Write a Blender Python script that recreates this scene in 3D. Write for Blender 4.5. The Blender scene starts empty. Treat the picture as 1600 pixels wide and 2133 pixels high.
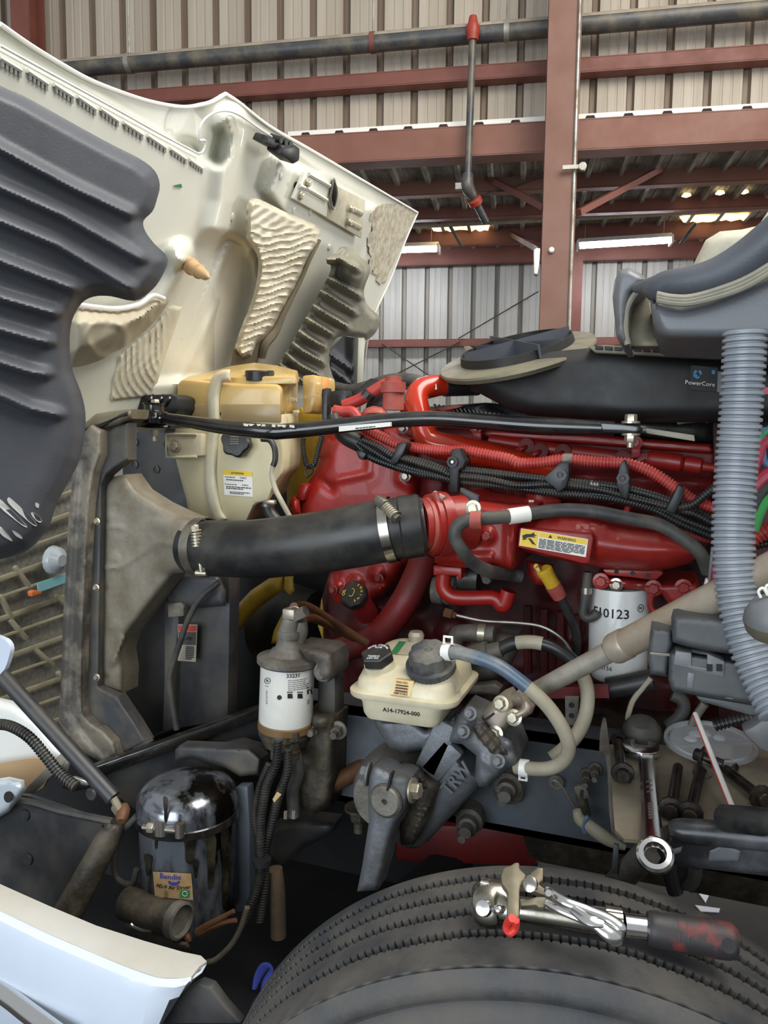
import bpy, bmesh, math, random
from mathutils import Vector, Matrix
random.seed(7)
R = math.radians
SC = bpy.context.scene
COL = SC.collection
V = Vector

# ------------------------------------------------------------------ camera
EYE = V((0, 0, 1.69)); FPX = 1600.0
_y, _p, _r = R(20), R(5.7), R(0.6)
FW = V((-math.sin(_y)*math.cos(_p), math.cos(_y)*math.cos(_p), -math.sin(_p)))
_rt = V((math.cos(_y), math.sin(_y), 0)); _up = _rt.cross(FW)
RT = _rt*math.cos(_r) + _up*math.sin(_r); UP = _up*math.cos(_r) - _rt*math.sin(_r)
cam_data = bpy.data.cameras.new('camera'); cam_data.sensor_fit = 'HORIZONTAL'
cam_data.sensor_width = 36; cam_data.lens = 36*FPX/1600; cam_data.clip_start = 0.05
cam = bpy.data.objects.new('camera', cam_data); COL.objects.link(cam)
mw = Matrix((RT, UP, -FW)).transposed().to_4x4(); mw.translation = EYE
cam.matrix_world = mw
SC.camera = cam

# ------------------------------------------------------------------ world, light, exposure
SC.view_settings.view_transform = 'Standard'; SC.view_settings.look = 'None'
SC.view_settings.gamma = 1; SC.view_settings.use_curve_mapping = False
SC.view_settings.exposure = 0.0
SC.cycles.use_denoising = True
world = bpy.data.worlds.new('shop_daylight'); SC.world = world; world.use_nodes = True
bg = world.node_tree.nodes['Background']
bg.inputs[0].default_value = (0.92, 0.96, 1.0, 1); bg.inputs[1].default_value = 0.50

def area(name, loc, target, sx, sy, power, color):
    l = bpy.data.lights.new(name, 'AREA'); l.shape = 'RECTANGLE'; l.size = sx; l.size_y = sy
    l.energy = power; l.color = color
    o = bpy.data.objects.new(name, l); COL.objects.link(o); o.location = loc
    o.rotation_euler = (V(target)-V(loc)).to_track_quat('-Z', 'Y').to_euler()
    return o
# the big roll-up door behind the photographer, and the roof skylights above the bay
area('door_daylight', (-1.5, -5.5, 2.4), (-0.4, 1.5, 1.4), 6.0, 4.4, 430, (0.82, 0.91, 1.0))
area('roof_skylight', (2.2, 1.6, 6.4), (-0.9, 2.4, 1.4), 5.0, 4.0, 620, (1.0, 0.955, 0.87))

# added fill light, out of view at the right, to brighten the lean-to
area('lean_to_fill', (8.0, 10.6, 2.4), (0.0, 9.0, 3.4), 3.5, 3.0, 520, (1.0, 0.97, 0.92))

# ------------------------------------------------------------------ pixel -> place helpers
def ray(px, py):
    return FW + RT*((px-800)/FPX) + UP*((1066.5-py)/FPX)
def hit(px, py, point, normal):
    d = ray(px, py); n = V(normal)
    return EYE + d*((V(point)-EYE).dot(n)/d.dot(n))
def P(px, py, Y): return hit(px, py, (0, Y, 0), (0, 1, 0))       # on a plane parallel to the truck's side
def PX(px, py, X): return hit(px, py, (X, 0, 0), (1, 0, 0))      # on a plane across the truck
def PZ(px, py, z): return hit(px, py, (0, 0, z), (0, 0, 1))      # on a level plane
WN = V((-math.sin(R(10)), math.cos(R(10)), 0)); WA = V((math.cos(R(10)), math.sin(R(10)), 0))
def PW(px, py, v): return hit(px, py, WN*v, WN)                  # on a plane parallel to the building's wall
def W(u, v, z): return WA*u + WN*v + V((0, 0, z))
def mpp(p): return (p-EYE).dot(FW)/FPX                           # metres in one pixel at p
K = {'a1': (0, 0, .35), 'a2': (420, 180, .3), 'a3': (860, 0, .4625), 'a4': (0, 600, .2625), 'a5': (640, 720, .3125),
     'a6': (1060, 420, .3375), 'a7': (1000, 880, .375), 'b1': (250, 720, .28125), 'b2': (0, 1080, .2875),
     'b3': (440, 1180, .25), 'b4': (700, 1280, .3375), 'b5': (1100, 1200, .3125), 'b6': (0, 1560, .35),
     'b7': (440, 1560, .35), 'b8': (940, 1700, .4125)}
def q(k, *pts):
    ox, oy, s = K[k]
    return [(ox+x*s, oy+y*s) + tuple(r) for x, y, *r in pts]

# ------------------------------------------------------------------ materials
def lin(h):
    h = h.lstrip('#'); c = [int(h[i:i+2], 16)/255 for i in (0, 2, 4)]
    return tuple(x/12.92 if x <= .04045 else ((x+.055)/1.055)**2.4 for x in c) + (1,)
MATS = {}
def M(name, col, rough=.5, metal=0, dirt=None, damt=.5, dscale=6, bump=0, bscale=80, coat=0, stretch=(1, 1, 1), trans=0, emit=0, rvar=.12, alpha=1, sss=0, spec=.5, dsharp=.12):
    m = bpy.data.materials.new(name); m.use_nodes = True; nt = m.node_tree; N = nt.nodes; L = nt.links
    b = N['Principled BSDF']
    b.inputs['Base Color'].default_value = lin(col); b.inputs['Roughness'].default_value = rough
    b.inputs['Metallic'].default_value = metal; b.inputs['Coat Weight'].default_value = coat
    b.inputs['Specular IOR Level'].default_value = spec
    if trans: b.inputs['Transmission Weight'].default_value = trans
    if alpha < 1: b.inputs['Alpha'].default_value = alpha
    if sss:
        b.inputs['Subsurface Weight'].default_value = sss; b.inputs['Subsurface Scale'].default_value = .02
    if emit:
        b.inputs['Emission Color'].default_value = lin(col); b.inputs['Emission Strength'].default_value = emit
    tc = N.new('ShaderNodeTexCoord'); mp = N.new('ShaderNodeMapping'); L.new(tc.outputs['Object'], mp.inputs[0])
    mp.inputs['Scale'].default_value = stretch
    n1 = N.new('ShaderNodeTexNoise'); n1.inputs['Scale'].default_value = dscale; n1.inputs['Detail'].default_value = 6
    n1.inputs['Roughness'].default_value = .62
    L.new(mp.outputs[0], n1.inputs['Vector'])
    if dirt:
        rp = N.new('ShaderNodeMapRange'); c = .5 + (.5-damt)*.35
        rp.inputs['From Min'].default_value = c-dsharp; rp.inputs['From Max'].default_value = c+dsharp
        L.new(n1.outputs['Fac'], rp.inputs['Value'])
        mx = N.new('ShaderNodeMix'); mx.data_type = 'RGBA'
        mx.inputs['A'].default_value = lin(col); mx.inputs['B'].default_value = lin(dirt)
        L.new(rp.outputs[0], mx.inputs['Factor']); L.new(mx.outputs['Result'], b.inputs['Base Color'])
    if rvar:
        rr = N.new('ShaderNodeMapRange'); rr.inputs['From Min'].default_value = .3; rr.inputs['From Max'].default_value = .7
        rr.inputs['To Min'].default_value = max(.02, rough-rvar); rr.inputs['To Max'].default_value = min(1, rough+rvar)
        L.new(n1.outputs['Fac'], rr.inputs['Value']); L.new(rr.outputs[0], b.inputs['Roughness'])
    if bump:
        n2 = N.new('ShaderNodeTexNoise'); n2.inputs['Scale'].default_value = bscale; n2.inputs['Detail'].default_value = 3
        L.new(mp.outputs[0], n2.inputs['Vector'])
        bp = N.new('ShaderNodeBump'); bp.inputs['Strength'].default_value = bump; bp.inputs['Distance'].default_value = .004
        L.new(n2.outputs['Fac'], bp.inputs['Height']); L.new(bp.outputs[0], b.inputs['Normal'])
    MATS[name] = m
    return m

# ------------------------------------------------------------------ mesh helpers
def NB(): return bmesh.new()
def cr(pts, n=6, closed=False):
    """Catmull-Rom through pts (any dimension)."""
    pts = [V(p) for p in pts]; out = []; m = len(pts)
    rng = range(m) if closed else range(m-1)
    for i in rng:
        if closed: a, b, c, d = pts[i-1], pts[i], pts[(i+1) % m], pts[(i+2) % m]
        else:
            b, c = pts[i], pts[i+1]
            a = pts[i-1] if i else b*2-c; d = pts[i+2] if i+2 < m else c*2-b
        for k in range(n):
            t = k/n
            out.append(.5*((2*b)+(c-a)*t+(2*a-5*b+4*c-d)*t*t+(3*b-a-3*c+d)*t**3))
    if not closed: out.append(pts[-1])
    return out
def frames(pts):
    T = []
    for i in range(len(pts)):
        a = pts[max(0, i-1)]; b = pts[min(len(pts)-1, i+1)]; d = (b-a)
        T.append(d.normalized() if d.length > 1e-9 else V((0, 0, 1)))
    n = T[0].orthogonal().normalized(); out = []
    for i, t in enumerate(T):
        if i:
            ax = T[i-1].cross(t)
            if ax.length > 1e-8: n = Matrix.Rotation(T[i-1].angle(t), 3, ax.normalized()) @ n
            n = (n - t*n.dot(t)).normalized()
        out.append((t, n, t.cross(n)))
    return out
def loft(bm, rings, closed=True, caps=True):
    rows = [[bm.verts.new(p) for p in r] for r in rings]; m = len(rows[0])
    for a, b in zip(rows, rows[1:]):
        for j in range(m if closed else m-1):
            k = (j+1) % m
            try: bm.faces.new((a[j], a[k], b[k], b[j]))
            except ValueError: pass
    if caps and closed:
        try: bm.faces.new(rows[0][::-1]); bm.faces.new(rows[-1])
        except ValueError: pass
    return bm
def tube(pts, r, seg=12, n=6, bm=None, smooth=True, flat=1.0, caps=True):
    """Round tube through 3-D pts; r a number or one per point."""
    bm = bm or NB(); pts = [V(p) for p in pts]
    if smooth and len(pts) > 2:
        if isinstance(r, (list, tuple)):
            q4 = cr([V((*p, rr)) for p, rr in zip(pts, r)], n); rs = [x[3] for x in q4]; pts = [V(x[:3]) for x in q4]
        else: pts = cr(pts, n); rs = [r]*len(pts)
    else: rs = list(r) if isinstance(r, (list, tuple)) else [r]*len(pts)
    rings = []
    for (t, a, b), p, rr in zip(frames(pts), pts, rs):
        rings.append([p + a*rr*math.cos(2*math.pi*j/seg) + b*rr*flat*math.sin(2*math.pi*j/seg) for j in range(seg)])
    return loft(bm, rings, caps=caps)
def corr(pts, r, pitch, depth, seg=14, bm=None, smooth=True):
    """Corrugated loom / convoluted hose."""
    bm = bm or NB(); pts = cr([V(p) for p in pts], 10) if smooth else [V(p) for p in pts]
    L = [0]
    for a, b in zip(pts, pts[1:]): L.append(L[-1]+(b-a).length)
    n = max(2, int(L[-1]/pitch)); sp = []; rs = []
    def at(s):
        for i in range(len(L)-1):
            if L[i+1] >= s: return pts[i].lerp(pts[i+1], (s-L[i])/max(1e-9, L[i+1]-L[i]))
        return pts[-1]
    for i in range(n):
        for f, rr in ((0, r-depth), (.18, r), (.62, r), (.8, r-depth)):
            sp.append(at(L[-1]*(i+f)/n)); rs.append(rr)
    rings = []
    for (t, a, b), p, rr in zip(frames(sp), sp, rs):
        rings.append([p + (a*math.cos(2*math.pi*j/seg) + b*math.sin(2*math.pi*j/seg))*rr for j in range(seg)])
    return loft(bm, rings)
def lathe(p0, axis, prof, seg=32, bm=None, caps=True, fn=None):
    """prof: (distance along axis, radius)."""
    bm = bm or NB(); ax = V(axis).normalized(); a = ax.orthogonal().normalized()
    if abs(ax.z) > .5:
        a = (V((1, 0, 0)) - ax*ax.x).normalized()
    b = ax.cross(a); rings = []
    for t, r in prof:
        rings.append([V(p0) + ax*t + (a*math.cos(2*math.pi*j/seg) + b*math.sin(2*math.pi*j/seg))*(max(r, 1e-4)*(fn(j, t) if fn else 1)) for j in range(seg)])
    return loft(bm, rings, caps=caps)
def bev(bm, w, seg=2, ang=30):
    es = [e for e in bm.edges if len(e.link_faces) == 2 and e.calc_face_angle(0) > R(ang)]
    if es and w > 0:
        bmesh.ops.bevel(bm, geom=es, offset=w, segments=seg, profile=.5, affect='EDGES', clamp_overlap=True)
    return bm
def hull8(f, b, bm=None, bw=0):
    """prism between two loops of equal length."""
    own = bm is None; bm2 = NB(); loft(bm2, [[V(p) for p in f], [V(p) for p in b]])
    bmesh.ops.recalc_face_normals(bm2, faces=bm2.faces)
    if bw: bev(bm2, bw)
    if own: return bm2
    return join(bm, bm2)
def join(bm, other):
    me = bpy.data.meshes.new('t'); other.to_mesh(me); other.free(); bm.from_mesh(me); bpy.data.meshes.remove(me)
    return bm
def pxp(pts, Y, dy, bw=0, sm=0, bm=None, mapf=P):
    """outline in photograph pixels on the plane Y, given real thickness dy."""
    if sm: pts = [(p[0], p[1]) for p in cr([V((*p[:2], 0)) for p in pts], sm, True)]
    f = [mapf(x, y, Y) for x, y in pts]
    off = V((0, dy, 0)) if mapf is P else (V((dy, 0, 0)) if mapf is PX else (WN*dy if mapf is PW else V((0, 0, dy))))
    return hull8(f, [p+off for p in f], bm, bw)
def box(c, s, bm=None, bw=0, rot=None):
    sx, sy, sz = [x/2 for x in s]; m = rot or Matrix.Identity(3); c = V(c)
    f = [c + m @ V(p) for p in ((-sx, -sy, -sz), (sx, -sy, -sz), (sx, sy, -sz), (-sx, sy, -sz))]
    b = [c + m @ V(p) for p in ((-sx, -sy, sz), (sx, -sy, sz), (sx, sy, sz), (-sx, sy, sz))]
    return hull8(f, b, bm, bw)
def bar(p0, p1, w, h, bm=None, bw=0, up=(0, 0, 1)):
    """rectangular bar; h along 'up', w sideways."""
    p0, p1 = V(p0), V(p1); d = (p1-p0).normalized(); s = d.cross(V(up)).normalized(); u = s.cross(d)
    r = [s*(-w/2)+u*(-h/2), s*(w/2)+u*(-h/2), s*(w/2)+u*(h/2), s*(-w/2)+u*(h/2)]
    return hull8([p0+x for x in r], [p1+x for x in r], bm, bw)
def basis(axis):
    ax = V(axis).normalized(); a = ax.orthogonal().normalized(); return a, ax.cross(a), ax
def bolt(p, axis, r, h, bm=None, washer=True, stud=0, seg=6):
    bm = bm or NB(); ax = V(axis).normalized()
    if washer: lathe(p, ax, [(0, r*1.5), (h*.22, r*1.5), (h*.26, r*1.4)], 20, bm)
    lathe(V(p)+ax*h*.2, ax, [(0, r), (h*.75, r), (h*.9, r*.86)], seg, bm)
    if stud: lathe(V(p)+ax*h, ax, [(0, r*.55), (stud, r*.55)], 12, bm)
    return bm
def grid_sheet(outline, step, mapf, hf=None, thick=.004, sm=0, relax=0):
    """surface patch: outline in pixels, cut into a grid, mapped to 3-D by mapf(px,py,height)."""
    pts = [tuple(p[:2]) for p in outline]
    if sm: pts = [(p[0], p[1]) for p in cr([V((*p, 0)) for p in pts], sm, True)]
    bm = NB(); f = bm.faces.new([bm.verts.new((x, y, 0)) for x, y in pts])
    f.normal_update(); bmesh.ops.triangulate(bm, faces=[f])
    xs = [p[0] for p in pts]; ys = [p[1] for p in pts]
    x = min(xs)+step
    while x < max(xs):
        bmesh.ops.bisect_plane(bm, geom=bm.verts[:]+bm.edges[:]+bm.faces[:], plane_co=(x, 0, 0), plane_no=(1, 0, 0)); x += step
    y = min(ys)+step
    while y < max(ys):
        bmesh.ops.bisect_plane(bm, geom=bm.verts[:]+bm.edges[:]+bm.faces[:], plane_co=(0, y, 0), plane_no=(0, 1, 0)); y += step
    bmesh.ops.remove_doubles(bm, verts=bm.verts[:], dist=.05)
    ed = [e for e in bm.edges if len(e.link_faces) == 2 and abs(e.verts[0].co.x-e.verts[1].co.x) > 1e-3 and abs(e.verts[0].co.y-e.verts[1].co.y) > 1e-3]
    bmesh.ops.dissolve_edges(bm, edges=ed, use_verts=False)
    dv = [v for v in bm.verts if len(v.link_edges) == 2 and not v.is_boundary]
    if dv: bmesh.ops.dissolve_verts(bm, verts=dv)
    for v in bm.verts:
        v.co = mapf(v.co.x, v.co.y, hf(v.co.x, v.co.y) if hf else 0)
    inner = [v for v in bm.verts if not v.is_boundary]
    for _ in range(relax): bmesh.ops.smooth_vert(bm, verts=inner, factor=.5, use_axis_x=True, use_axis_y=True, use_axis_z=True)
    bmesh.ops.recalc_face_normals(bm, faces=bm.faces)
    s = sum(((f.calc_center_median()-EYE).dot(f.normal)*f.calc_area() for f in bm.faces))
    if s > 0: bmesh.ops.reverse_faces(bm, faces=bm.faces)
    if thick: thicken(bm, thick)
    return bm
def thicken(bm, thick):
    bm.normal_update(); fs = bm.faces[:]; mp = {v: bm.verts.new(v.co - (v.normal if v.normal.length > .5 else V((0, 0, 0)))*thick) for v in bm.verts[:]}
    be = [e for e in bm.edges[:] if len(e.link_faces) == 1]
    for f in fs: bm.faces.new([mp[v] for v in reversed(f.verts)])
    for e in be:
        a, b = e.link_loops[0].vert, e.link_loops[0].link_loop_next.vert
        try: bm.faces.new((b, a, mp[a], mp[b]))
        except ValueError: pass
def sseg(px, py, a, b):
    ax, ay = a[:2]; bx, by = b[:2]; dx, dy = bx-ax, by-ay; l = dx*dx+dy*dy
    t = max(0, min(1, ((px-ax)*dx+(py-ay)*dy)/l)) if l else 0
    return math.hypot(px-ax-t*dx, py-ay-t*dy), t, (dx*(py-ay)-dy*(px-ax))
def spoly(px, py, pl):
    return min(sseg(px, py, a, b)[0] for a, b in zip(pl, pl[1:]))
def inside(px, py, pg):
    c = False; j = len(pg)-1
    for i in range(len(pg)):
        if (pg[i][1] > py) != (pg[j][1] > py) and px < (pg[j][0]-pg[i][0])*(py-pg[i][1])/(pg[j][1]-pg[i][1])+pg[i][0]: c = not c
        j = i
    return c
def sdf(px, py, pg):
    d = spoly(px, py, list(pg)+[pg[0]])
    return d if inside(px, py, pg) else -d
def ss(a, b, x):
    t = max(0, min(1, (x-a)/(b-a))); return t*t*(3-2*t)

# ------------------------------------------------------------------ objects
THINGS = []
def obj(name, bm, mat, parent=None, smooth=35, label=None, norm=True):
    if norm: bmesh.ops.recalc_face_normals(bm, faces=bm.faces)
    me = bpy.data.meshes.new(name); bm.to_mesh(me); bm.free()
    if smooth:
        me.polygons.foreach_set('use_smooth', [True]*len(me.polygons)); me.set_sharp_from_angle(angle=R(smooth))
    me.materials.append(MATS[mat] if isinstance(mat, str) else mat)
    o = bpy.data.objects.new(name, me); COL.objects.link(o)
    if parent is not None: o.parent = parent
    if label: o['label'] = label
    return o
def thing(name, label, cat, group=None, kind=None):
    o = bpy.data.objects.new(name, None); COL.objects.link(o); o.empty_display_size = .05
    o['label'] = label
    if cat: o['category'] = cat
    if group: o['group'] = group
    if kind: o['kind'] = kind
    THINGS.append(o); return o
def solo(name, bm, mat, label, cat, group=None, kind=None, smooth=35):
    o = obj(name, bm, mat, None, smooth); o['label'] = label
    if cat: o['category'] = cat
    if group: o['group'] = group
    if kind: o['kind'] = kind
    cs = [v.co for v in o.data.vertices]
    c = V(((min(v.x for v in cs)+max(v.x for v in cs))/2, (min(v.y for v in cs)+max(v.y for v in cs))/2, min(v.z for v in cs)))
    o.data.transform(Matrix.Translation(-c)); o.location = c
    return o
def struct(name, bm, mat, smooth=35):
    o = obj(name, bm, mat, None, smooth); o['kind'] = 'structure'; return o
def sthing(name, label=None):
    o = bpy.data.objects.new(name, None); COL.objects.link(o); o['kind'] = 'structure'
    if label: o['label'] = label
    return o
def dup(o, loc, parent=None, rot=None):
    c = o.copy(); COL.objects.link(c); c.location = loc
    if rot: c.rotation_euler = rot
    if parent is not None: c.parent = parent
    return c
def settle():
    for o in THINGS:
        ps = []
        for c in o.children:
            if c.type == 'MESH': ps += [c.matrix_basis @ v.co for v in c.data.vertices]
        if not ps: continue
        b = V(((min(p.x for p in ps)+max(p.x for p in ps))/2, (min(p.y for p in ps)+max(p.y for p in ps))/2, min(p.z for p in ps)))
        o.location = b
        for c in o.children: c.location = c.location - b
def text_mesh(body, size=1.0, depth=.0, align='CENTER', bold=0):
    cu = bpy.data.curves.new('txt', 'FONT'); cu.body = body; cu.size = size; cu.align_x = align; cu.align_y = 'CENTER'
    cu.extrude = depth; cu.offset = bold*size; cu.resolution_u = 2
    o = bpy.data.objects.new('txt', cu); COL.objects.link(o)
    bpy.context.view_layer.update()
    me = bpy.data.meshes.new_from_object(o.evaluated_get(bpy.context.evaluated_depsgraph_get()))
    bpy.data.objects.remove(o); bpy.data.curves.remove(cu)
    bm = NB(); bm.from_mesh(me); bpy.data.meshes.remove(me); return bm
def txt(body, o, xd, yd, h, depth=.0004, align='CENTER', bold=0, bm=None, wrap=None):
    """lettering of letter height about h; wrap=(axis point, axis dir, radius): bent round a can."""
    t = text_mesh(body, h/.7, depth, align, bold); xd = V(xd).normalized(); yd = V(yd).normalized(); n = xd.cross(yd)
    for v in t.verts:
        x, y, z = v.co
        if wrap:
            c, ax, r = V(wrap[0]), V(wrap[1]).normalized(), wrap[2]
            rel = V(o)-c; al = rel.dot(ax); rad = (rel-ax*al).normalized(); side = ax.cross(rad)
            a = x/r; v.co = c + ax*(al+y) + (rad*math.cos(a)+side*math.sin(a))*(r+z+.0006)
        else: v.co = V(o) + xd*x + yd*y + n*(z+.0004)
    return join(bm, t) if bm is not None else t
def quadmap(c00, c10, c11, c01):
    """u,v in 0..1 -> point on a flat patch (bilinear)."""
    a, b, c, d = V(c00), V(c10), V(c11), V(c01)
    return lambda u, v, w=0: (a*(1-u)+b*u)*(1-v) + (d*(1-u)+c*u)*v + (b-a).cross(d-a).normalized()*w
def decal(qm, u0, v0, u1, v1, w=.0008, bm=None, w0=0):
    return hull8([qm(u0, v0, w0), qm(u1, v0, w0), qm(u1, v1, w0), qm(u0, v1, w0)], [qm(u0, v0, w), qm(u1, v0, w), qm(u1, v1, w), qm(u0, v1, w)], bm)
def fineprint(qm, u0, v0, u1, v1, lines, w=.0012, bm=None, fill=.55):
    """print too small to read in the photograph, as rows of word-long dashes."""
    bm = bm or NB(); hgt = (v1-v0)/lines
    for i in range(lines):
        u = u0; v = v0 + hgt*(i+.2)
        end = u1 if i else u0+(u1-u0)*.7
        while u < end-.01:
            l = random.uniform(.04, .13)*(u1-u0)*1.3; e = min(u+l, end)
            decal(qm, u, v, e, v+hgt*fill, w, bm, w*.6); u = e+.022*(u1-u0)
    return bm
def hexnut(p, axis, r, h, bm=None): return bolt(p, axis, r, h, bm, washer=False)
# ------------------------------------------------------------------ material palette
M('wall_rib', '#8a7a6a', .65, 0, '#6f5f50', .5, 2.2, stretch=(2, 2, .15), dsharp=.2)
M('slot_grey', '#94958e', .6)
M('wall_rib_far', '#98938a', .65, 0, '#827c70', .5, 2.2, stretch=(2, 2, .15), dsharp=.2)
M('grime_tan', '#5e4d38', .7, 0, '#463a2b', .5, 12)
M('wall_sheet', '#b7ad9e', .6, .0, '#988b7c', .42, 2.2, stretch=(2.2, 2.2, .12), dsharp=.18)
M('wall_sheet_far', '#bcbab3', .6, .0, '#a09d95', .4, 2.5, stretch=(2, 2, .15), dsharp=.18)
M('roof_sheet', '#b0aaa0', .55, .2, '#6e675e', .5, 2.0, stretch=(3, .3, 1))
M('red_oxide', '#7c473c', .6, 0, '#6b3f34', .5, 3, dsharp=.2)
M('red_oxide_dusty', '#845848', .62, 0, '#7a5042', .5, 2.5, dsharp=.2)
M('column_paint', '#7f5b4d', .6, 0, '#735042', .5, 2, dsharp=.2)
M('pipe_black', '#4a4b4d', .45, .2, '#79705f', .35, 5)
M('pipe_dust', '#8d8272', .8, 0, '#a09684', .5, 6)
M('coupling_red', '#9a3626', .5)
M('galv', '#a6a49c', .45, .5, '#837d70', .4, 8)
M('lamp_white', '#e8e6df', .5)
M('tube_light', '#f3f7ff', .5, emit=60, rvar=0)
M('skylight', '#ffe39a', .6, emit=3.0, rvar=0)
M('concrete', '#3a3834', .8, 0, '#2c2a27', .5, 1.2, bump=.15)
M('dark_steel', '#3a3a3b', .5, .5, '#57524a', .4, 8)

M('hood_cream', '#d9dacf', .42, 0, '#cdccbd', .4, 3, coat=.15, dsharp=.25)
M('hood_white', '#eff0ec', .3, 0, '#e2e3dc', .4, 2.5, coat=.3, dsharp=.25)
M('hood_dusty', '#cfcbb5', .55, 0, '#9d937d', .40, 10, dsharp=.2)
M('hood_grime', '#a59b86', .75, 0, '#c9c3b2', .45, 40, stretch=(1, 1, 1))
M('shield_black', '#43464c', .46, 0, '#565960', .5, 3, bump=.12, bscale=220, dsharp=.2)
M('shield_far', '#747368', .5, 0, '#8f8b78', .45, 7, bump=.1)
M('chalk', '#c6c6c4', .9)
M('foam_pad', '#d2ccb8', .5, .0, '#bfb8a2', .45, 9, coat=.1)
M('pad_dirty', '#b5ad99', .55, 0, '#a69d88', .5, 9)
M('felt_dark', '#6b6250', .9)
M('rubber_tan', '#bb9a72', .6)
M('insulator_dark', '#3a3934', .7)
M('plastic_grille', '#979078', .6, 0, '#aaa288', .45, 12)
M('mesh_grille', '#97948a', .6, 0, '#7d7a70', .5, 60)

M('frame_tan', '#837b6d', .55, .1, '#47443f', .45, 9, dsharp=.08)
M('cac_alu', '#8d8779', .6, .25, '#736a58', .5, 9, bump=.15, bscale=90)
M('shroud_black', '#2b2c2f', .5, 0, '#45423c', .38, 7)
M('shroud_dusty', '#3c3d40', .55, 0, '#5b564b', .42, 8)
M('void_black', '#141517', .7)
M('core_black', '#1c1d1e', .6)
M('rubber_hose', '#212122', .40, 0, '#3b3934', .38, 9, stretch=(1, 1, 1))
M('rubber_dusty', '#353434', .6, 0, '#57534b', .42, 12)
M('loom_black', '#1b1c1d', .45, 0, '#38352e', .40, 14)
M('loom_red', '#a8322c', .5, 0, '#b84e44', .4, 14)
M('clip_black', '#1e1f20', .45)
M('steel', '#a8a39a', .32, .85, '#847c6e', .4, 14)
M('zinc', '#c3bda9', .35, .7, '#9a917b', .4, 20)
M('chrome', '#dcdcda', .2, 1.0, rvar=.06)
M('chrome_worn', '#b9b6ae', .25, 1.0, '#8c8676', .4, 18)
M('gloss_black', '#161617', .18, 0, '#26231f', .4, 12, coat=.5)
M('paint_chip', '#d9d5c6', .7)

M('tank_amber', '#d0b678', .3, 0, '#bf9c5c', .45, 7, coat=.25, sss=.25, dsharp=.3)
M('tank_brown', '#a58f66', .35, 0, '#8f7a55', .45, 6, sss=.2, dsharp=.3)
M('tank_cream', '#d6cdaa', .4, 0, '#c6ba94', .4, 5, sss=.25, dsharp=.3)
M('tank_cream2', '#d8d1b6', .4, 0, '#b3a78a', .42, 11, sss=.15, dsharp=.22)
M('tank_orange', '#d89a55', .4, sss=.2)
M('cap_black', '#1d1e20', .42, 0, '#33322e', .35, 20)
M('cap_dusty', '#3b3d42', .6, 0, '#7d7a6e', .40, 12)
M('label_white', '#e6e4da', .5, rvar=0)
M('label_yellow', '#e8c22c', .5, rvar=0)
M('label_grey', '#9a9484', .6)
M('ink', '#1b1b1d', .6, rvar=0)
M('ink_purple', '#8d5aa0', .6, rvar=0)
M('ink_blue', '#2f3f94', .6, rvar=0)
M('ink_red', '#b93a2b', .6, rvar=0)
M('ink_green', '#2e7a4a', .6, rvar=0)
M('ink_white', '#d8d8d4', .6, rvar=0)
M('ink_cyan', '#3f86b5', .6, rvar=0)

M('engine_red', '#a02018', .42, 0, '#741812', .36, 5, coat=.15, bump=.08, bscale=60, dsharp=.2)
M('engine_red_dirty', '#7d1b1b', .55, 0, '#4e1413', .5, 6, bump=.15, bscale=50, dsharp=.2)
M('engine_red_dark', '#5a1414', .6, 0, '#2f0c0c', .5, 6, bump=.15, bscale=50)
M('pipe_red', '#bb3018', .25, 0, '#a52613', .4, 5, coat=.5)
M('red_dusty', '#a8574c', .6, 0, '#8f3c34', .4, 10)
M('aluminium', '#b3aca0', .4, .6, '#8a7f6e', .45, 12, bump=.1)
M('yellow_plastic', '#d0a830', .4, 0, '#b58d22', .4, 20)
M('fan_yellow', '#c9a53a', .5, 0, '#8f7320', .4, 6)
M('filter_white', '#e3e2dc', .3, 0, '#c8c5bb', .36, 7, coat=.3, dsharp=.25)
M('filter_white2', '#dedfdc', .32, 0, '#bdbab2', .36, 6, coat=.3, dsharp=.25)
M('gasket_brown', '#6d5333', .6)
M('cast_grey', '#7a766e', .6, .35, '#565048', .45, 12, bump=.25, bscale=120)
M('cast_blue', '#75787c', .6, .35, '#4f4e4b', .42, 8, bump=.3, bscale=100)
M('cast_grease', '#312d25', .55, .1, '#564d3f', .38, 14, bump=.6, bscale=60)
M('rail_blue', '#5e656c', .55, .15, '#484b4e', .45, 4, bump=.12, bscale=40)
M('rust_pipe', '#6f4a2e', .6, .2, '#4e3420', .45, 10)
M('hose_grey', '#b0a894', .55, 0, '#8e8570', .40, 10, dsharp=.25)
M('hose_blue', '#4a5f73', .38, 0, '#8f8b7d', .36, 9)
M('shaft_grey', '#b9b3a8', .45, .5, '#857b67', .42, 9)
M('shaft_tan', '#b9ad9d', .45, .4, '#a08f78', .45, 8)
M('bracket_olive', '#8f8873', .5, .5, '#6e6654', .45, 9)
M('fusebox', '#45484b', .55, 0, '#5f605e', .42, 8)
M('drain_hose', '#7f868f', .4, 0, '#969a9f', .4, 14, dsharp=.25)
M('cowl', '#5a5e66', .42, 0, '#797a78', .42, 5, bump=.06, bscale=200, dsharp=.25)
M('cowl_lip', '#77746a', .45, 0, '#96917f', .45, 7)
M('airbox_black', '#101012', .6, 0, '#211f1c', .40, 7, dsharp=.25)
M('airbox_rim', '#77725f', .5, 0, '#5c5848', .42, 9)
M('dryer_chrome', '#8b9098', .22, .75, '#16150f', .46, 9, stretch=(1, 1, .35), dsharp=.05)
M('grease_black', '#17150f', .25, 0, '#3a352a', .4, 18, coat=.3)
M('tape_tan', '#b39467', .6, 0, '#9a7d52', .4, 20)
M('bumper_white', '#cdd7e5', .22, 0, '#c6d0de', .4, 2, coat=.5)
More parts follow.
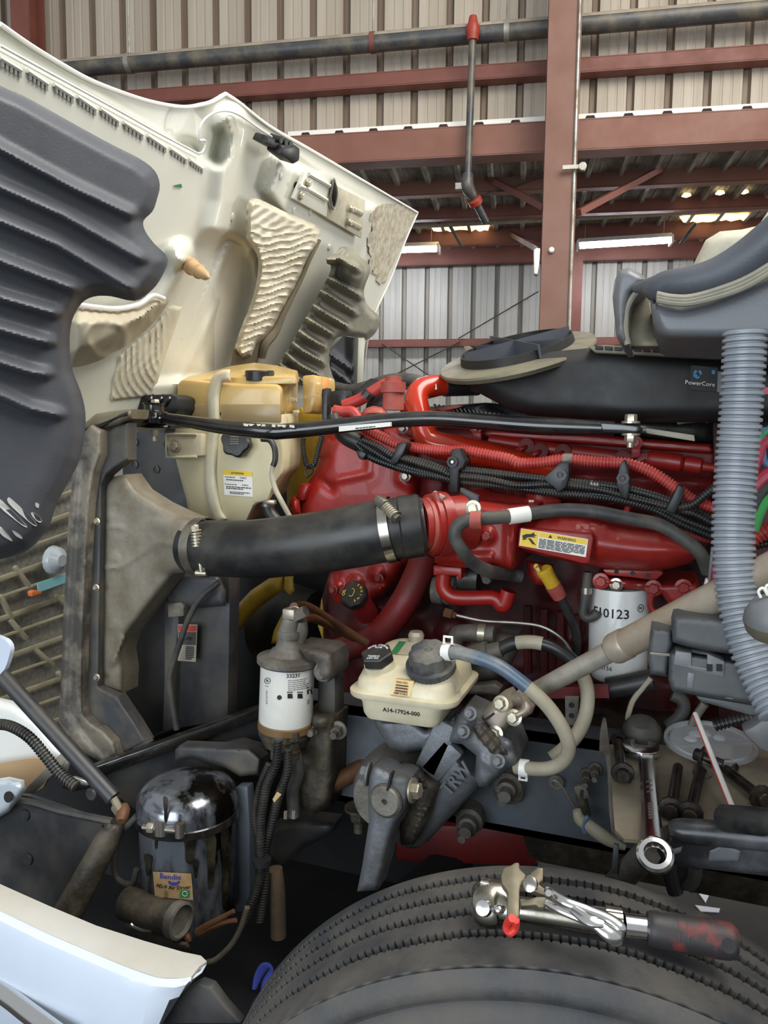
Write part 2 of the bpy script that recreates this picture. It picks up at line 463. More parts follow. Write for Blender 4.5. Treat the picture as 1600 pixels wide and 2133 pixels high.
M('bumper_lip', '#c2c1bb', .4, 0, '#b7b3a6', .4, 4)
M('tyre_rubber', '#333437', .62, 0, '#58544d', .36, 9, bump=.12, bscale=150, dsharp=.2)
M('rim_steel', '#c5c5c5', .35, .5)
M('bolt_dark', '#2c2b2a', .35, .7, '#4d443a', .4, 25)
M('tray_metal', '#9d9480', .42, .25, '#6a6253', .46, 7, dsharp=.2)
M('tray_black', '#2b2c2e', .35, .1, '#5f6063', .36, 9)
M('clear_lid', '#e6ebee', .12, 0, alpha=.26, rvar=0)
M('straw_white', '#ece9e4', .4, rvar=0)
M('straw_red', '#c8403a', .4, rvar=0)
M('grip_black', '#2a2728', .55, 0, '#6b2a28', .30, 16, dsharp=.05)
M('marker_red', '#d2362c', .5)
M('wire_green', '#3fa352', .4)
M('wire_red', '#b8344a', .4)
M('wire_blue', '#5a7390', .4)
M('rag_blue', '#4a56b0', .8)
M('paper_scrap', '#d9dde4', .8)
M('teal_tape', '#8cc9cf', .6)
M('orange_part', '#e07840', .5)
M('headlamp_clear', '#cfd8de', .15, .3)
# ================================================================== THE SHOP
ROTW = (0, 0, R(10))
def uv(p): return p.dot(WA), p.dot(WN)
def sheet_mesh(w, h, ribs, depth=.045):
    """one corrugated panel: local x along, y away from the viewer, z up."""
    prof = []; s = w/ribs
    for i in range(ribs):
        x = i*s
        prof += [(x, 0), (x+s*.07, 0), (x+s*.12, depth), (x+s*.24, depth), (x+s*.29, 0), (x+s*.50, 0), (x+s*.52, .006), (x+s*.56, .006), (x+s*.58, 0), (x+s*.76, 0), (x+s*.78, .006), (x+s*.82, .006), (x+s*.84, 0)]
    prof.append((w+.01, .003))
    bm = NB()
    loft(bm, [[V((x, y, 0)) for x, y in prof], [V((x, y, h)) for x, y in prof]], closed=False, caps=False)
    return bm
def sheeted(name, mat, v, u0, u1, z0, z1, ribs=3, w=.914, tilt=0, jag=0):
    root = sthing(name); o0 = None; n = int((u1-u0)/w)+1
    for i in range(n):
        loc = W(u0+i*w, v, z0)
        if o0 is None:
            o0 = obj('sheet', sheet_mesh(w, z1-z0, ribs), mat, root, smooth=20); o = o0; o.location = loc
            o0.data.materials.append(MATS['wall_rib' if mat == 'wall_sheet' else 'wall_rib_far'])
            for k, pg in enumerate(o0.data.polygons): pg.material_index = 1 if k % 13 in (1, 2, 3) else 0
        else: o = dup(o0, loc, root)
        o.rotation_euler = (tilt, 0, R(10))
    return root

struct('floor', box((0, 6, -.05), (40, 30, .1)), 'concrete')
VU = 7.0                                                   # upper wall line
z_up = PW(1000, 272, VU).z
u0, u1 = uv(PW(-60, 100, VU))[0]-.3, uv(PW(1650, 100, VU))[0]+.5
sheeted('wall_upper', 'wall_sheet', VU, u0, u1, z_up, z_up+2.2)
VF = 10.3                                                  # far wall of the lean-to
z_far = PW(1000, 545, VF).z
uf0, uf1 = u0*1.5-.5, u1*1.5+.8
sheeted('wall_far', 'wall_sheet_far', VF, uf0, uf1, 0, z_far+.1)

# lean-to roof, rows of sheet running down to the far wall
z_ra = PW(1000, 300, VU).z; z_rb = z_far+.16
root = sthing('ceiling'); slope = math.atan2(z_rb-z_ra, VF-VU); ln = math.hypot(z_rb-z_ra, VF-VU)+.1
o0 = None
for i in range(int((uf1-uf0)/.914)+1):
    loc = W(uf0+i*.914, VU, z_ra)
    if o0 is None: o0 = obj('sheet', sheet_mesh(.914, ln, 3), 'roof_sheet', root, smooth=20); o = o0; o.location = loc
    else: o = dup(o0, loc, root)
    o.rotation_euler = Matrix.Rotation(R(10), 3, 'Z').to_4x4().to_3x3().__matmul__(Matrix.Rotation(-(math.pi/2-slope), 3, 'X')).to_euler()

def wbar(name, pxy, v, hpx, depth, mat, uu=(None, None), parent=None, channel=True):
    """channel-section girt or purlin through a pixel point, parallel to the wall."""
    p = PW(*pxy, v); h = hpx*mpp(p)
    a = u0-.4 if uu[0] is None else uu[0]; b = u1+.4 if uu[1] is None else uu[1]
    if v > 7.5: a, b = (uf0, uf1) if uu[0] is None else uu
    bm = NB()
    def slab(v0, v1, z0, z1):
        f = [W(a, v0, z0), W(a, v1, z0), W(a, v1, z1), W(a, v0, z1)]; g = [W(b, v0, z0), W(b, v1, z0), W(b, v1, z1), W(b, v0, z1)]
        hull8(f, g, bm)
    slab(v, v+.012, p.z-h/2, p.z+h/2)
    slab(v, v+depth, p.z-h/2-.008, p.z-h/2+.004); slab(v, v+depth, p.z+h/2-.004, p.z+h/2+.008)
    return struct(name, bm, mat, smooth=0)
wbar('trim_1', (1000, 150), VU-.14, 26, .13, 'red_oxide')
wbar('trim_2', (1000, 292), VU-.22, 58, .2, 'red_oxide_dusty')
for n, (py, v, h, m) in enumerate(((376, 7.8, 46, 'red_oxide_dusty'), (433, 8.6, 36, 'red_oxide'), (490, 9.4, 34, 'red_oxide'), (530, 10.1, 34, 'red_oxide'))):
    wbar('trim_%d' % (3+n), (1000, py), v, h, .1, m)
wbar('trim_7', (1000, 713), VF-.12, 13, .1, 'red_oxide')
# white eave flashing with its notched lower edge, above the big purlin
bm = NB(); a = PW(600, 286, VU-.16); b = PW(1700, 236, VU-.16); ua, ub = uv(a)[0], uv(b)[0]; zt = PW(1000, 250, VU-.16).z; zb = PW(1000, 268, VU-.16).z
pts = []; s = .3047; n = int((ub-ua)/s)
up = [(ua, zt)]; lo = [(ua, zb)]
for i in range(n):
    x = ua+i*s
    lo += [(x+.10, zb), (x+.13, zb+.055), (x+.19, zb+.055), (x+.22, zb)]
    up += [(x+.10, zt), (x+.13, zt), (x+.19, zt), (x+.22, zt)]
loft(bm, [[W(x, VU-.16, z) for x, z in lo], [W(x, VU-.16, z) for x, z in up], [W(x, VU-.02, z) for x, z in up]], closed=False, caps=False)
thicken(bm, .004)
struct('trim_8', bm, 'lamp_white', 0)

# ---- the I-section column in the middle of the bay
def hcol(name, label, pl, pr, py, v, depth, ztop, mat, group=None, cat='column'):
    a, b = PW(pl, py, v), PW(pr, py, v); ua, ub = uv(a)[0], uv(b)[0]; um = (ua+ub)/2
    t = thing(name, label, cat, group)
    def slab(x0, x1, v0, v1, nm):
        bm = NB(); hull8([W(x0, v0, 0), W(x1, v0, 0), W(x1, v1, 0), W(x0, v1, 0)], [W(x0, v0, ztop), W(x1, v0, ztop), W(x1, v1, ztop), W(x0, v1, ztop)], bm)
        obj(nm, bm, mat, t, 0)
    slab(ua, ub, v, v+.016, 'flange'); slab(ua, ub, v+depth-.016, v+depth, 'flange'); slab(um-.006, um+.006, v+.016, v+depth-.016, 'web')
    return t, ua, ub
col, cu0, cu1 = hcol('steel_column', 'tall rust-brown steel column standing in front of the corrugated wall', 1134, 1202, 350, 6.35, .3, 6.2, 'column_paint')
bm = NB(); tube([W(cu1-.02, 6.34, 1.0), W(cu1-.02, 6.34, 6.2)], .012, 8, bm=bm); obj('conduit', bm, 'galv', col)
hcol('wall_post', 'thin dark red post on the far wall right behind the column', 1192, 1212, 620, VF-.3, .2, z_far, 'red_oxide')
hcol('wall_post', 'red steel post in the top left corner above the hood', 22, 60, 40, VU-.35, .25, 6.2, 'red_oxide')
bm = pxp(q('a3', (545, 1125), (558, 1115), (574, 1118), (570, 1190), (562, 1235), (546, 1232)), 6.32, .1, .006, mapf=PW); solo('junction_box', bm, 'lamp_white', 'small white box fixed to the left side of the column', 'box')
p = PW(1149, 521, 6.34); solo('knob', lathe(p, -WN, [(0, .022), (.012, .022), (.02, .014)], 16), 'lamp_white', 'round white button on the face of the column', 'button')
p = PW(1197, 348, 6.3)
bm = NB(); bar(p-WA*.09, p+WA*.07, .02, .03, bm); lathe(p+WA*.06, -WN, [(-.02, .03), (.02, .03)], 12, bm); bar(p-V((0, 0, .02)), p+V((0, 0, .05)), .03, .02, bm)
solo('pipe_clamp', bm, 'galv', 'small beige beam clamp on the right edge of the column', 'clamp')

# ---- sprinkler pipework
def wtube(pts, v, rpx): 
    ps = [PW(x, y, v) for x, y in pts]; return ps, rpx*mpp(ps[0])
t = thing('sprinkler_main', 'long black sprinkler pipe running along the top of the wall', 'pipe')
a, b = PW(170, 141, 6.8), PW(1600, 18, 6.8); d = (b-a); a2 = a-d*.15; b2 = b+d*.1
obj('pipe', tube([a2, b2], .077, 20), 'pipe_black', t)
dn = (b2-a2).normalized(); bm = NB(); loft(bm, [[p_ + (V((0, 0, 1))*math.sin(R(an)) + dn.cross(V((0, 0, 1)))*math.cos(R(an)))*.0785 for an in range(20, 161, 10)] for p_ in (a2, b2)], closed=False, caps=False); thicken(bm, .001); obj('dust_layer', bm, 'pipe_dust', t, label='tan dust lying on top of the pipe')
for px, py in ((285, 128), (832, 72), (1107, 48)):
    c = a + d*((px-170)/1430)
    lathe_d = d.normalized(); obj('hanger_band', lathe(c-lathe_d*.022, lathe_d, [(0, .084), (.044, .084)], 20), 'galv' if px != 832 else 'red_oxide', t)
    bm = tube([c+V((0, 0, .08)), c+V((0, 0, 1.6))], .008, 6); obj('hanger_rod', bm, 'galv', t)
t = thing('sprinkler_drop', 'thin grey sprinkler drop pipe hanging from a red coupling', 'pipe')
ps = [PW(985, 75, 6.68), PW(974, 385, 6.68)]
obj('pipe', tube(ps, .03, 14), 'pipe_black', t)
c = PW(985, 66, 6.68)
obj('coupling', lathe(c, V((0, 0, -1)), [(-.12, .03), (-.05, .045), (-.045, .055), (.0, .06), (.03, .052), (.07, .045), (.07, .03)], 18), 'coupling_red', t, label='red cast coupling')
e = PW(974, 388, 6.68); e2 = PW(1012, 462, 6.9)
bm = tube([e+V((0, 0, .1)), e, e.lerp(e2, .25)], [.045, .055, .045], 14, bm=NB(), n=5); obj('elbow', bm, 'pipe_black', t)
obj('branch', tube([e, e2], .033, 12), 'pipe_black', t)
m_ = e.lerp(e2, .42); obj('coupling', lathe(m_, (e2-e).normalized(), [(-.03, .05), (-.02, .06), (.02, .06), (.03, .05)], 16), 'coupling_red', t)
bm = bar(e-WA*.1, e-WA*.02, .05, .05, NB()); bar(e-WA*.12-V((0, 0, .06)), e-WA*.12+V((0, 0, .06)), .02, .03, bm); obj('valve', bm, 'galv', t)
t = thing('sprinkler_branch', 'grey sprinkler pipe under the lean-to roof behind the column', 'pipe')
a, b = PW(900, 466, 9.0), PW(1600, 430, 9.0); d = b-a
obj('pipe', tube([a-d*.4, b+d*.3], .045, 14), 'pipe_dust', t)
for px, py0, py1 in ((917, 425, 468), (1474, 400, 440)):
    obj('hanger', tube([PW(px-6, py0, 9.0), PW(px, (py0+py1)/2, 9.0), PW(px, py1, 9.0)], [.02, .05, .055], 10), 'red_oxide_dusty', t)
for k, (x0, y0, x1, y1) in enumerate(((935, 466, 963, 515), (1450, 465, 1418, 508))):
    obj('stub', tube([PW(x0, y0, 9.0), PW(x1, y1, 9.1)], .02, 8), 'pipe_black', t)

# ---- fluorescent strip lights
def strip_light(x0, y0, x1, y1, v, label):
    t = thing('strip_light', label, 'light', 'fluorescent strip lights under the lean-to roof')
    a, b = PW(x0, y0, v), PW(x1, y1, v); d = (b-a).normalized(); up = V((0, 0, 1))
    bm = hull8([a+x for x in (WN*.1+up*.02, -WN*.1+up*.02, -WN*.045+up*.075, WN*.045+up*.075)], [b+x for x in (WN*.1+up*.02, -WN*.1+up*.02, -WN*.045+up*.075, WN*.045+up*.075)])
    obj('housing', bm, 'lamp_white', t, 0)
    for s in (-1, 1): obj('tube', tube([a+d*.03+WN*.045*s, b-d*.03+WN*.045*s], .019, 12), 'tube_light', t)
    for c in (a, b): obj('end_cap', bar(c-d*.012, c+d*.012, .2, .09, NB()), 'lamp_white', t)
    for f in (.08, .92):
        c = a.lerp(b, f)+up*.07; obj('chain', tube([c, c+up*.42], .004, 5), 'galv', t)
    return t
strip_light(1203, 513, 1398, 501, 9.3, 'lit fluorescent strip light right of the column')
strip_light(720, 525, 914, 519, 9.3, 'lit fluorescent strip light half hidden behind the hood')
RN = WN*(-math.sin(slope)) + V((0, 0, 1))*math.cos(slope)
# daylight leaking through fibreglass strips of the roof
for pts, lb in ((((897, 468), (1020, 465), (1017, 478), (903, 480)), 'ragged yellow daylight gap in the roof left of the column'), (((1416, 450), (1560, 444), (1552, 457), (1424, 461)), 'ragged yellow daylight gap in the roof at the right')):
    p0 = [V((x+random.uniform(-3, 3), y, 0)) for x, y in pts]
    edge = []
    for k in range(14): f = k/13; edge.append((pts[0][0]*(1-f)+pts[1][0]*f, pts[0][1]*(1-f)+pts[1][1]*f+random.uniform(-2.5, 2.5)))
    for k in range(14): f = k/13; edge.append((pts[2][0]*(1-f)+pts[3][0]*f, pts[2][1]*(1-f)+pts[3][1]*f+random.uniform(-3, 3)))
    f_ = [hit(x, y, W(0, VU, z_ra-.03), RN) for x, y in edge]
    solo('skylight_gap', hull8(f_, [p_-RN*.01 for p_ in f_]), 'skylight', lb, 'skylight', 'daylight gaps in the lean-to roof')
for x, y, lb in ((1430, 405, 'left'), (1500, 400, 'middle'), (1550, 398, 'right')):
    f_ = [hit(x+dx, y+dy, W(0, VU, z_ra-.03), RN) for dx, dy in ((-10, 3), (-4, -4), (8, -3), (10, 1), (0, 5))]
    solo('roof_hole', hull8(f_, [p_-RN*.01 for p_ in f_]), 'skylight', '%s one of three small bright holes in the roof' % lb, 'skylight', 'daylight gaps in the lean-to roof')

# ---- bracing
for a, b, v, r, lb in (((785, 800), (958, 712), VF-.14, .008, 'thin cross-bracing rod rising to the right on the far wall behind the tank'), ((795, 715), (905, 790), VF-.14, .008, 'thin cross-bracing rod falling to the right on the far wall'),
                       ((955, 705), (1122, 607), VF-.14, .008, 'long thin bracing rod on the far wall left of the column'), ((1000, 408), (1138, 362), 7.7, .008, 'thin rod crossing the lean-to purlins')):
    solo('brace_rod', tube([PW(*a, v), PW(*b, v)], r, 6), 'dark_steel', lb, 'rod', 'bracing rods')
for a, b, va, vb, lb in (((1015, 370), (1135, 432), 7.8, 6.6, 'red diagonal fly brace left of the column'), ((1205, 443), (1380, 350), 6.6, 7.8, 'red diagonal fly brace right of the column'), ((1065, 487), (1126, 520), 9.4, 6.6, 'short red fly brace low on the left of the column')):
    solo('fly_brace', bar(PW(*a, va), PW(*b, vb), .05, .05), 'red_oxide', lb, 'brace', 'fly braces')
# ================================================================== THE TILTED HOOD
HB = .38; HN = V((1, 0, -HB)).normalized(); HO = V((-1.45, 0, 1.5))
def PH(px, py, h=0): return hit(px, py, HO+HN*h, HN)
hood = thing('truck_hood', 'big white truck hood tilted forward, showing its cream underside', 'hood')
skin = [(-120, -20), (0, 50), (60, 92), (130, 135), (200, 172), (300, 208), (370, 222), (405, 221), (440, 212), (470, 195), (500, 215), (560, 262), (640, 308), (700, 343), (800, 402), (870, 443), (845, 500), (812, 585), (778, 660), (764, 720), (756, 800), (740, 880), (430, 900), (150, 900), (-120, 900)]
recess = [(395, 560), (405, 510), (430, 482), (470, 480), (505, 502), (527, 545), (533, 600), (520, 655), (492, 740), (470, 790), (300, 800), (240, 830), (330, 690), (370, 610)]
side_pan = [(570, 318), (640, 350), (790, 430), (760, 500), (700, 640), (640, 790), (520, 800), (490, 790), (560, 640), (600, 480), (545, 400)]
scoop = [(445, 262), (470, 255), (485, 290), (478, 330), (462, 350), (445, 345), (430, 330)]
def hood_h(x, y):
    h = 0
    # inner panel glued under the skin: everything below this line stands proud
    yl = 95 + (x-0)*.547
    if x < 470: h += .022*ss(0, 14, y-yl)*ss(470, 420, x)
    # fold where the hood top turns into the far side
    d = spoly(x, y, [(478, 250), (470, 330), (464, 420), (452, 480)])
    h += .05*math.exp(-(d/26)**2)
    h += .035*ss(0, 16, sdf(x, y, side_pan))
    s = sdf(x, y, recess); h -= .036*ss(-4, 14, s)
    s = sdf(x, y, scoop); h -= .05*ss(-2, 14, s)
    d = spoly(x, y, [(436, 340), (440, 300), (450, 262), (480, 240), (530, 262), (600, 306)]); h += .008*math.exp(-(d/4)**2)
    # far lip, raised line near the outer edge
    d = spoly(x, y, [(600, 306), (660, 350), (770, 412), (790, 440), (782, 470), (768, 540)]); h += .006*math.exp(-(d/4)**2)
    d = spoly(x, y, [(520, 520), (470, 600), (400, 740), (370, 800)]); h += .01*math.exp(-(d/5)**2)
    d = spoly(x, y, [(430, 500), (380, 610), (310, 740), (270, 800)]); h += .012*math.exp(-(d/6)**2)
    # pocket under the louvres
    d = math.hypot((x-385)/34, (y-318)/28); h -= .018*ss(1.15, .75, d)*ss(-4, 4, yl-y)
    # boss that carries the rubber bumper
    d = math.hypot(x-378, y-528); h += .035*ss(34, 12, d)
    d = spoly(x, y, [(375, 545), (330, 640)]); h += .02*math.exp(-(d/14)**2)
    # top scallop rolls away
    return h
obj('hood_shell', grid_sheet(skin, 5, PH, hood_h, .012, relax=2), 'hood_cream', hood, 50)
# rolled outer edge
for i0, i1 in ((1, 10), (9, 16), (15, 21)): obj('hood_edge', tube([PH(x, y, .004) for x, y in skin[i0:i1]], .0045, 8, n=6), 'hood_white', hood)
# grimy patch of road dirt at the rear corner
grime = [(778, 440), (830, 425), (868, 447), (842, 500), (800, 590), (785, 570), (770, 560), (772, 500)]
gq = cr([V((*p_, 0)) for p_ in grime], 7, True); gj = random.Random(9)
grime = [(p_.x+gj.uniform(-7, 7)*(1 if inside(p_.x+8, p_.y, skin) and p_.x < 815 else 0), p_.y+gj.uniform(-6, 6)*(1 if p_.x < 815 else 0)) for p_ in gq]
obj('rear_corner', grid_sheet(grime, 14, lambda x, y, h: PH(x, y, .004+hood_h(x, y)), None, .002), 'hood_grime', hood, label='dirty rear corner of the hood')
# louvres: eight groups of five slots
for g, (a, b) in enumerate((((2, 131), (47, 158)), ((60, 158), (102, 186)), ((115, 186), (155, 212)), ((164, 211), (202, 238)), ((212, 236), (249, 262)), ((260, 264), (300, 290)), ((310, 291), (348, 317)), ((358, 318), (390, 340)), ((398, 341), (424, 359)))):
    bm = NB()
    for k in range(5):
        f = (k+.5)/5; x = a[0]+(b[0]-a[0])*f; y = a[1]+(b[1]-a[1])*f; w = (b[0]-a[0])/5*.30; hh = 7.5-g*.35
        pts = [(x-w, y-hh), (x+w, y-hh+1.5), (x+w, y+hh), (x-w, y+hh-1.5)]
        fr = [PH(px, py, .026) for px, py in pts]; hull8(fr, [p-HN*.006 for p in fr], bm)
    lv = obj('louver', bm, 'slot_grey', hood, 0, label='row of five grey vent slots')
    bm = NB(); n = cr([V((*a, 0)), V((*b, 0))], 6)
    tube([PH(x-3, y-11+g*.4, .024) for x, y, _ in n], .004, 6, bm=bm); obj('louver_lip', bm, 'hood_cream', lv)
# inner reinforcement line
obj('seam', tube([PH(x, y, .02) for x, y in ((0, 95), (100, 150), (250, 232), (330, 277), (414, 321))], .003, 6), 'hood_white', hood)
obj('seam', tube([PH(x, y, .05) for x, y in ((412, 320), (422, 316), (428, 300), (426, 292), (414, 290), (418, 262), (434, 242), (462, 231), (495, 238), (540, 268), (566, 285))], .0028, 6), 'hood_white', hood)
# grey-blue panel glimpsed through the headlamp opening
pan = [(400, 585), (412, 515), (432, 490), (462, 488), (500, 512), (522, 550), (527, 600), (514, 652), (486, 735), (470, 780), (300, 790), (340, 690)]
def pan_h(x, y):
    d = spoly(x, y, [(478, 505), (420, 620), (345, 780)]); h = .02*math.exp(-(d/5)**2)
    d = spoly(x, y, [(440, 512), (370, 660), (310, 780)]); return h - .012*math.exp(-(d/2.5)**2)
obj('lamp_opening_panel', grid_sheet(pan, 8, lambda x, y, h: PH(x, y, -.026+h), pan_h, .004, relax=1), 'hood_white', hood, label='pale panel inside the arched opening')
# quilted foam pad
padp = [(519, 418), (540, 415), (600, 444), (657, 468), (667, 486), (664, 507), (642, 540), (627, 576), (612, 606), (588, 648), (570, 684), (552, 705), (537, 714), (526, 744), (504, 748), (489, 730), (501, 687), (519, 642), (531, 603), (538, 558), (534, 528), (513, 495), (513, 450)]
def pad_h(x, y):
    e = sdf(x, y, padp); h = .022*ss(0, 10, e)
    t = (x-513)/150
    w = math.exp(-(math.sin(y*.20+1.5*t+1.5*math.sin(x*.036+y*.019)+.5*math.sin(x*.1+y*.05))/.42)**2)
    w2 = math.exp(-(math.sin(y*.29-2.2*t+1.3*math.sin(x*.03+y*.009))/.34)**2)
    amp = ss(440, 520, y)
    return h + amp*(.0062*w + .0022*w2)*ss(0, 8, e) + .0012*math.sin(x*.2+y*.3)
pad = obj('insulation_pad', grid_sheet(padp, 2.6, lambda x, y, h: PH(x, y, .04+h), pad_h, 0, sm=4), 'foam_pad', hood, 60, label='crinkled pale insulation pad with wavy folds')
obj('pad_edge', tube([PH(x, y, .05) for x, y in ((666, 500), (645, 540), (630, 576), (614, 608), (592, 650), (573, 690), (552, 716), (545, 745))], [.006, .007, .007, .008, .01, .014, .016, .012], 8), 'felt_dark', hood)
obj('pad_tail', grid_sheet([(489, 728), (540, 712), (535, 760), (484, 765)], 8, lambda x, y, h: PH(x, y, .045), None, .006), 'felt_dark', hood)
# pads on the near side (behind the black liner)
p2 = [(130, 660), (160, 632), (240, 640), (290, 632), (318, 615), (345, 622), (350, 632), (318, 675), (262, 722), (205, 752), (150, 765), (128, 740)]
def p2h(x, y):
    e = sdf(x, y, p2); r = math.hypot(x-222, y-705)
    return .05*ss(0, 40, e) + .006*ss(0, 6, e) + .0022*math.sin(x*.33+y*.16+math.sin(y*.1)*2)*ss(700, 640, y)*ss(0, 10, e) + .008*math.exp(-((r-40)/9)**2)
obj('insulation_pad', grid_sheet(p2, 4, lambda x, y, h: PH(x, y, .04+h), p2h, 0, sm=4), 'pad_dirty', hood, 60, label='grimy bulging pad beside the black liner')
p3 = [(245, 740), (262, 722), (318, 675), (350, 632), (380, 640), (345, 740), (318, 830), (225, 840), (230, 790)]
def p3h(x, y):
    e = sdf(x, y, p3); return .012*ss(0, 8, e)+.003*(math.exp(-(math.sin(x*.21-y*.07+2.2*math.sin(y*.035+x*.02))/.4)**2)+.6*math.exp(-(math.sin(x*.16+y*.09+1.5*math.sin(y*.05))/.3)**2))*ss(0, 10, e)*ss(370, 320, x)
obj('pad_trim', tube([PH(x, y, .06) for x, y in ((158, 634), (200, 640), (245, 643), (290, 634), (318, 616), (342, 622))], .006, 8), 'hood_white', hood)
obj('insulation_pad', grid_sheet(p3, 3, lambda x, y, h: PH(x, y, .015+h), p3h, 0), 'foam_pad', hood, 60, label='folded pale pad below the bulging one')
obj('lower_recess', grid_sheet([(140, 770), (205, 752), (262, 722), (245, 760), (222, 830), (160, 830)], 10, lambda x, y, h: PH(x, y, .01), None, .004), 'felt_dark', hood)
# steel bracket with slots and bolts
def hpr(pts, h, th, mat, nm='bracket_plate', par=hood, bw=.002, sm=0, **k):
    if sm: pts = [(p[0], p[1]) for p in cr([V((*p[:2], 0)) for p in pts], sm, True)]
    f = [PH(x, y, h+th) for x, y in pts]; return obj(nm, hull8(f, [p-HN*th for p in f], None, bw), mat, par, **k)
br = hpr(q('a2', (720, 595), (860, 590), (915, 630), (890, 720), (870, 910), (640, 780)), .045, .012, 'hood_cream', 'hinge_bracket', label='bolted cream hinge bracket')
hpr(q('a2', (905, 660), (960, 700), (1140, 790), (1110, 1055), (870, 915), (885, 750)), .045, .012, 'hood_dusty', 'bracket_plate', br)
for c in ((730, 670), (686, 757)): bb = PH(*q('a2', c)[0], .058); obj('bolt', bolt(bb, HN, .009, .012), 'zinc', br)
obj('rib', tube([PH(*p, .06) for p in q('a2', (680, 690), (760, 725), (870, 790))], .006, 6), 'hood_cream', br)
obj('rib', tube([PH(*p, .06) for p in q('a2', (745, 610), (890, 690))], .006, 6), 'hood_cream', br)
for c, e in (((1035, 850), (1110, 890)), ((1025, 945), (1100, 985))):
    a, b = q('a2', c, e); bm = NB(); n = (b[1]-a[1])/max(1e-6, b[0]-a[0])
    tube([PH(*a, .058), PH(*b, .058)], .011, 12, bm=bm, flat=.5, smooth=False); obj('slot', bm, 'hood_grime', br)
    obj('bolt', bolt(PH(*a, .064), HN, .009, .01), 'zinc', br)
# torn edge of the bracket
obj('latch_hole', tube([PH(*p, .06) for p in q('a2', (915, 650), (905, 740), (915, 845))], [.006, .017, .006], 10, flat=.5), 'void_black', br, label='torn oval latch hole')
obj('latch_hole_rim', tube([PH(*p, .064) for p in q('a2', (918, 640), (940, 740), (918, 850), (895, 780), (915, 650))], .004, 6), 'galv', br)
obj('drain_hole', lathe(PH(*q('a2', (652, 683))[0], .037), HN, [(0, .009), (.002, .009)], 16), 'void_black', hood)
for c in ((550, 625), (640, 857), (755, 875), (885, 1115), (210, 905), (1210, 868), (1415, 962)):
    obj('rivet', lathe(PH(*q('a2', c)[0], hood_h(*q('a2', c)[0])), HN, [(0, .011), (.003, .009), (.004, .004)], 14), 'hood_cream', hood)
# black wiring connector by the far edge
cn = hpr(q('a2', (445, 395), (470, 345), (560, 385), (575, 415), (545, 450)), .02, .045, 'clip_black', 'connector', hood, .004)
hpr(q('a2', (545, 470), (575, 410), (650, 405), (690, 430), (685, 520), (640, 545)), .03, .05, 'clip_black', 'plug', cn, .008)
for c in ((480, 350), (515, 365), (548, 380)): obj('socket', lathe(PH(*q('a2', c)[0], .04), HN, [(0, .009), (.035, .009)], 12), 'clip_black', cn)
# tan rubber bumper
a, b = q('a1', (1100, 1560), (1245, 1655)); A = PH(*a, .03); B = PH(*b, .15); d = (B-A); L = d.length
obj('rubber_bumper', lathe(A, d, [(0, .020), (L*.25, .019), (L*.27, .022), (L*.31, .022), (L*.33, .018), (L*.55, .017), (L*.57, .019), (L*.61, .019), (L*.63, .015), (L*.85, .012), (L, .002)], 18), 'rubber_tan', hood, label='tan pointed rubber bumper')
hpr(q('a1', (1035, 1105), (1080, 1095), (1085, 1118), (1040, 1112)), .024, .001, 'ink_green', 'sticker', hood, 0)

# ---- black wheel-arch liner of the near fender
SO = V((-1.10, 0, 1.5)); SN = V((1, -.25, -.16)).normalized()
def PS(px, py, h=0): return hit(px, py, SO+V((0, 1.0, 0))+SN*h, SN)
lin_o = [(-130, 100), (0, 178), (50, 200), (165, 264), (235, 302), (290, 330), (322, 355), (333, 385), (327, 415), (318, 440), (299, 460), (303, 482), (322, 508), (350, 540), (332, 585), (310, 610), (280, 627), (230, 617), (195, 618), (170, 632), (150, 668), (145, 720), (151, 770), (168, 815), (178, 860), (176, 910), (165, 960), (145, 1000), (118, 1050), (100, 1100), (60, 1145), (0, 1165), (-130, 1175)]
ribs = [((-130, 235), (0, 312), (150, 392), (270, 448)), ((-130, 330), (0, 392), (130, 450), (290, 540)), ((-130, 410), (0, 462), (120, 512), (270, 602)), ((-130, 500), (0, 545), (90, 580), (150, 602)), ((-130, 570), (0, 622), (80, 645), (112, 654)), ((-130, 650), (0, 688), (70, 708), (100, 715)), ((-130, 715), (0, 757), (60, 776), (95, 782)), ((-130, 760), (0, 825), (60, 852), (120, 866))]
def lin_h(x, y):
    e = sdf(x, y, lin_o); h = .03*ss(0, 26, e)
    for rb in ribs:
        best = 1e9; sg = 0
        for a, b in zip(rb, rb[1:]):
            d, t, s = sseg(x, y, a, b)
            if d < best: best = d; sg = s
        w = 24 if sg < 0 else 12                             # steep lower flank
        if best < 40: h += .024*ss(w, 0, best)
    h += .02*math.exp(-(spoly(x, y, [(-130, 170), (0, 235), (250, 365), (296, 400), (300, 450)])/26)**2)*0
    h -= .02*ss(60, 0, e)*ss(620, 900, y)*.6
    return h
liner = thing('wheel_arch_liner', 'large ribbed black plastic wheel-arch liner hanging at the left edge', 'liner')
obj('liner_panel', grid_sheet(lin_o, 4.5, PS, lin_h, .006, sm=3, relax=3), 'shield_black', liner, 60)
rng = random.Random(3)
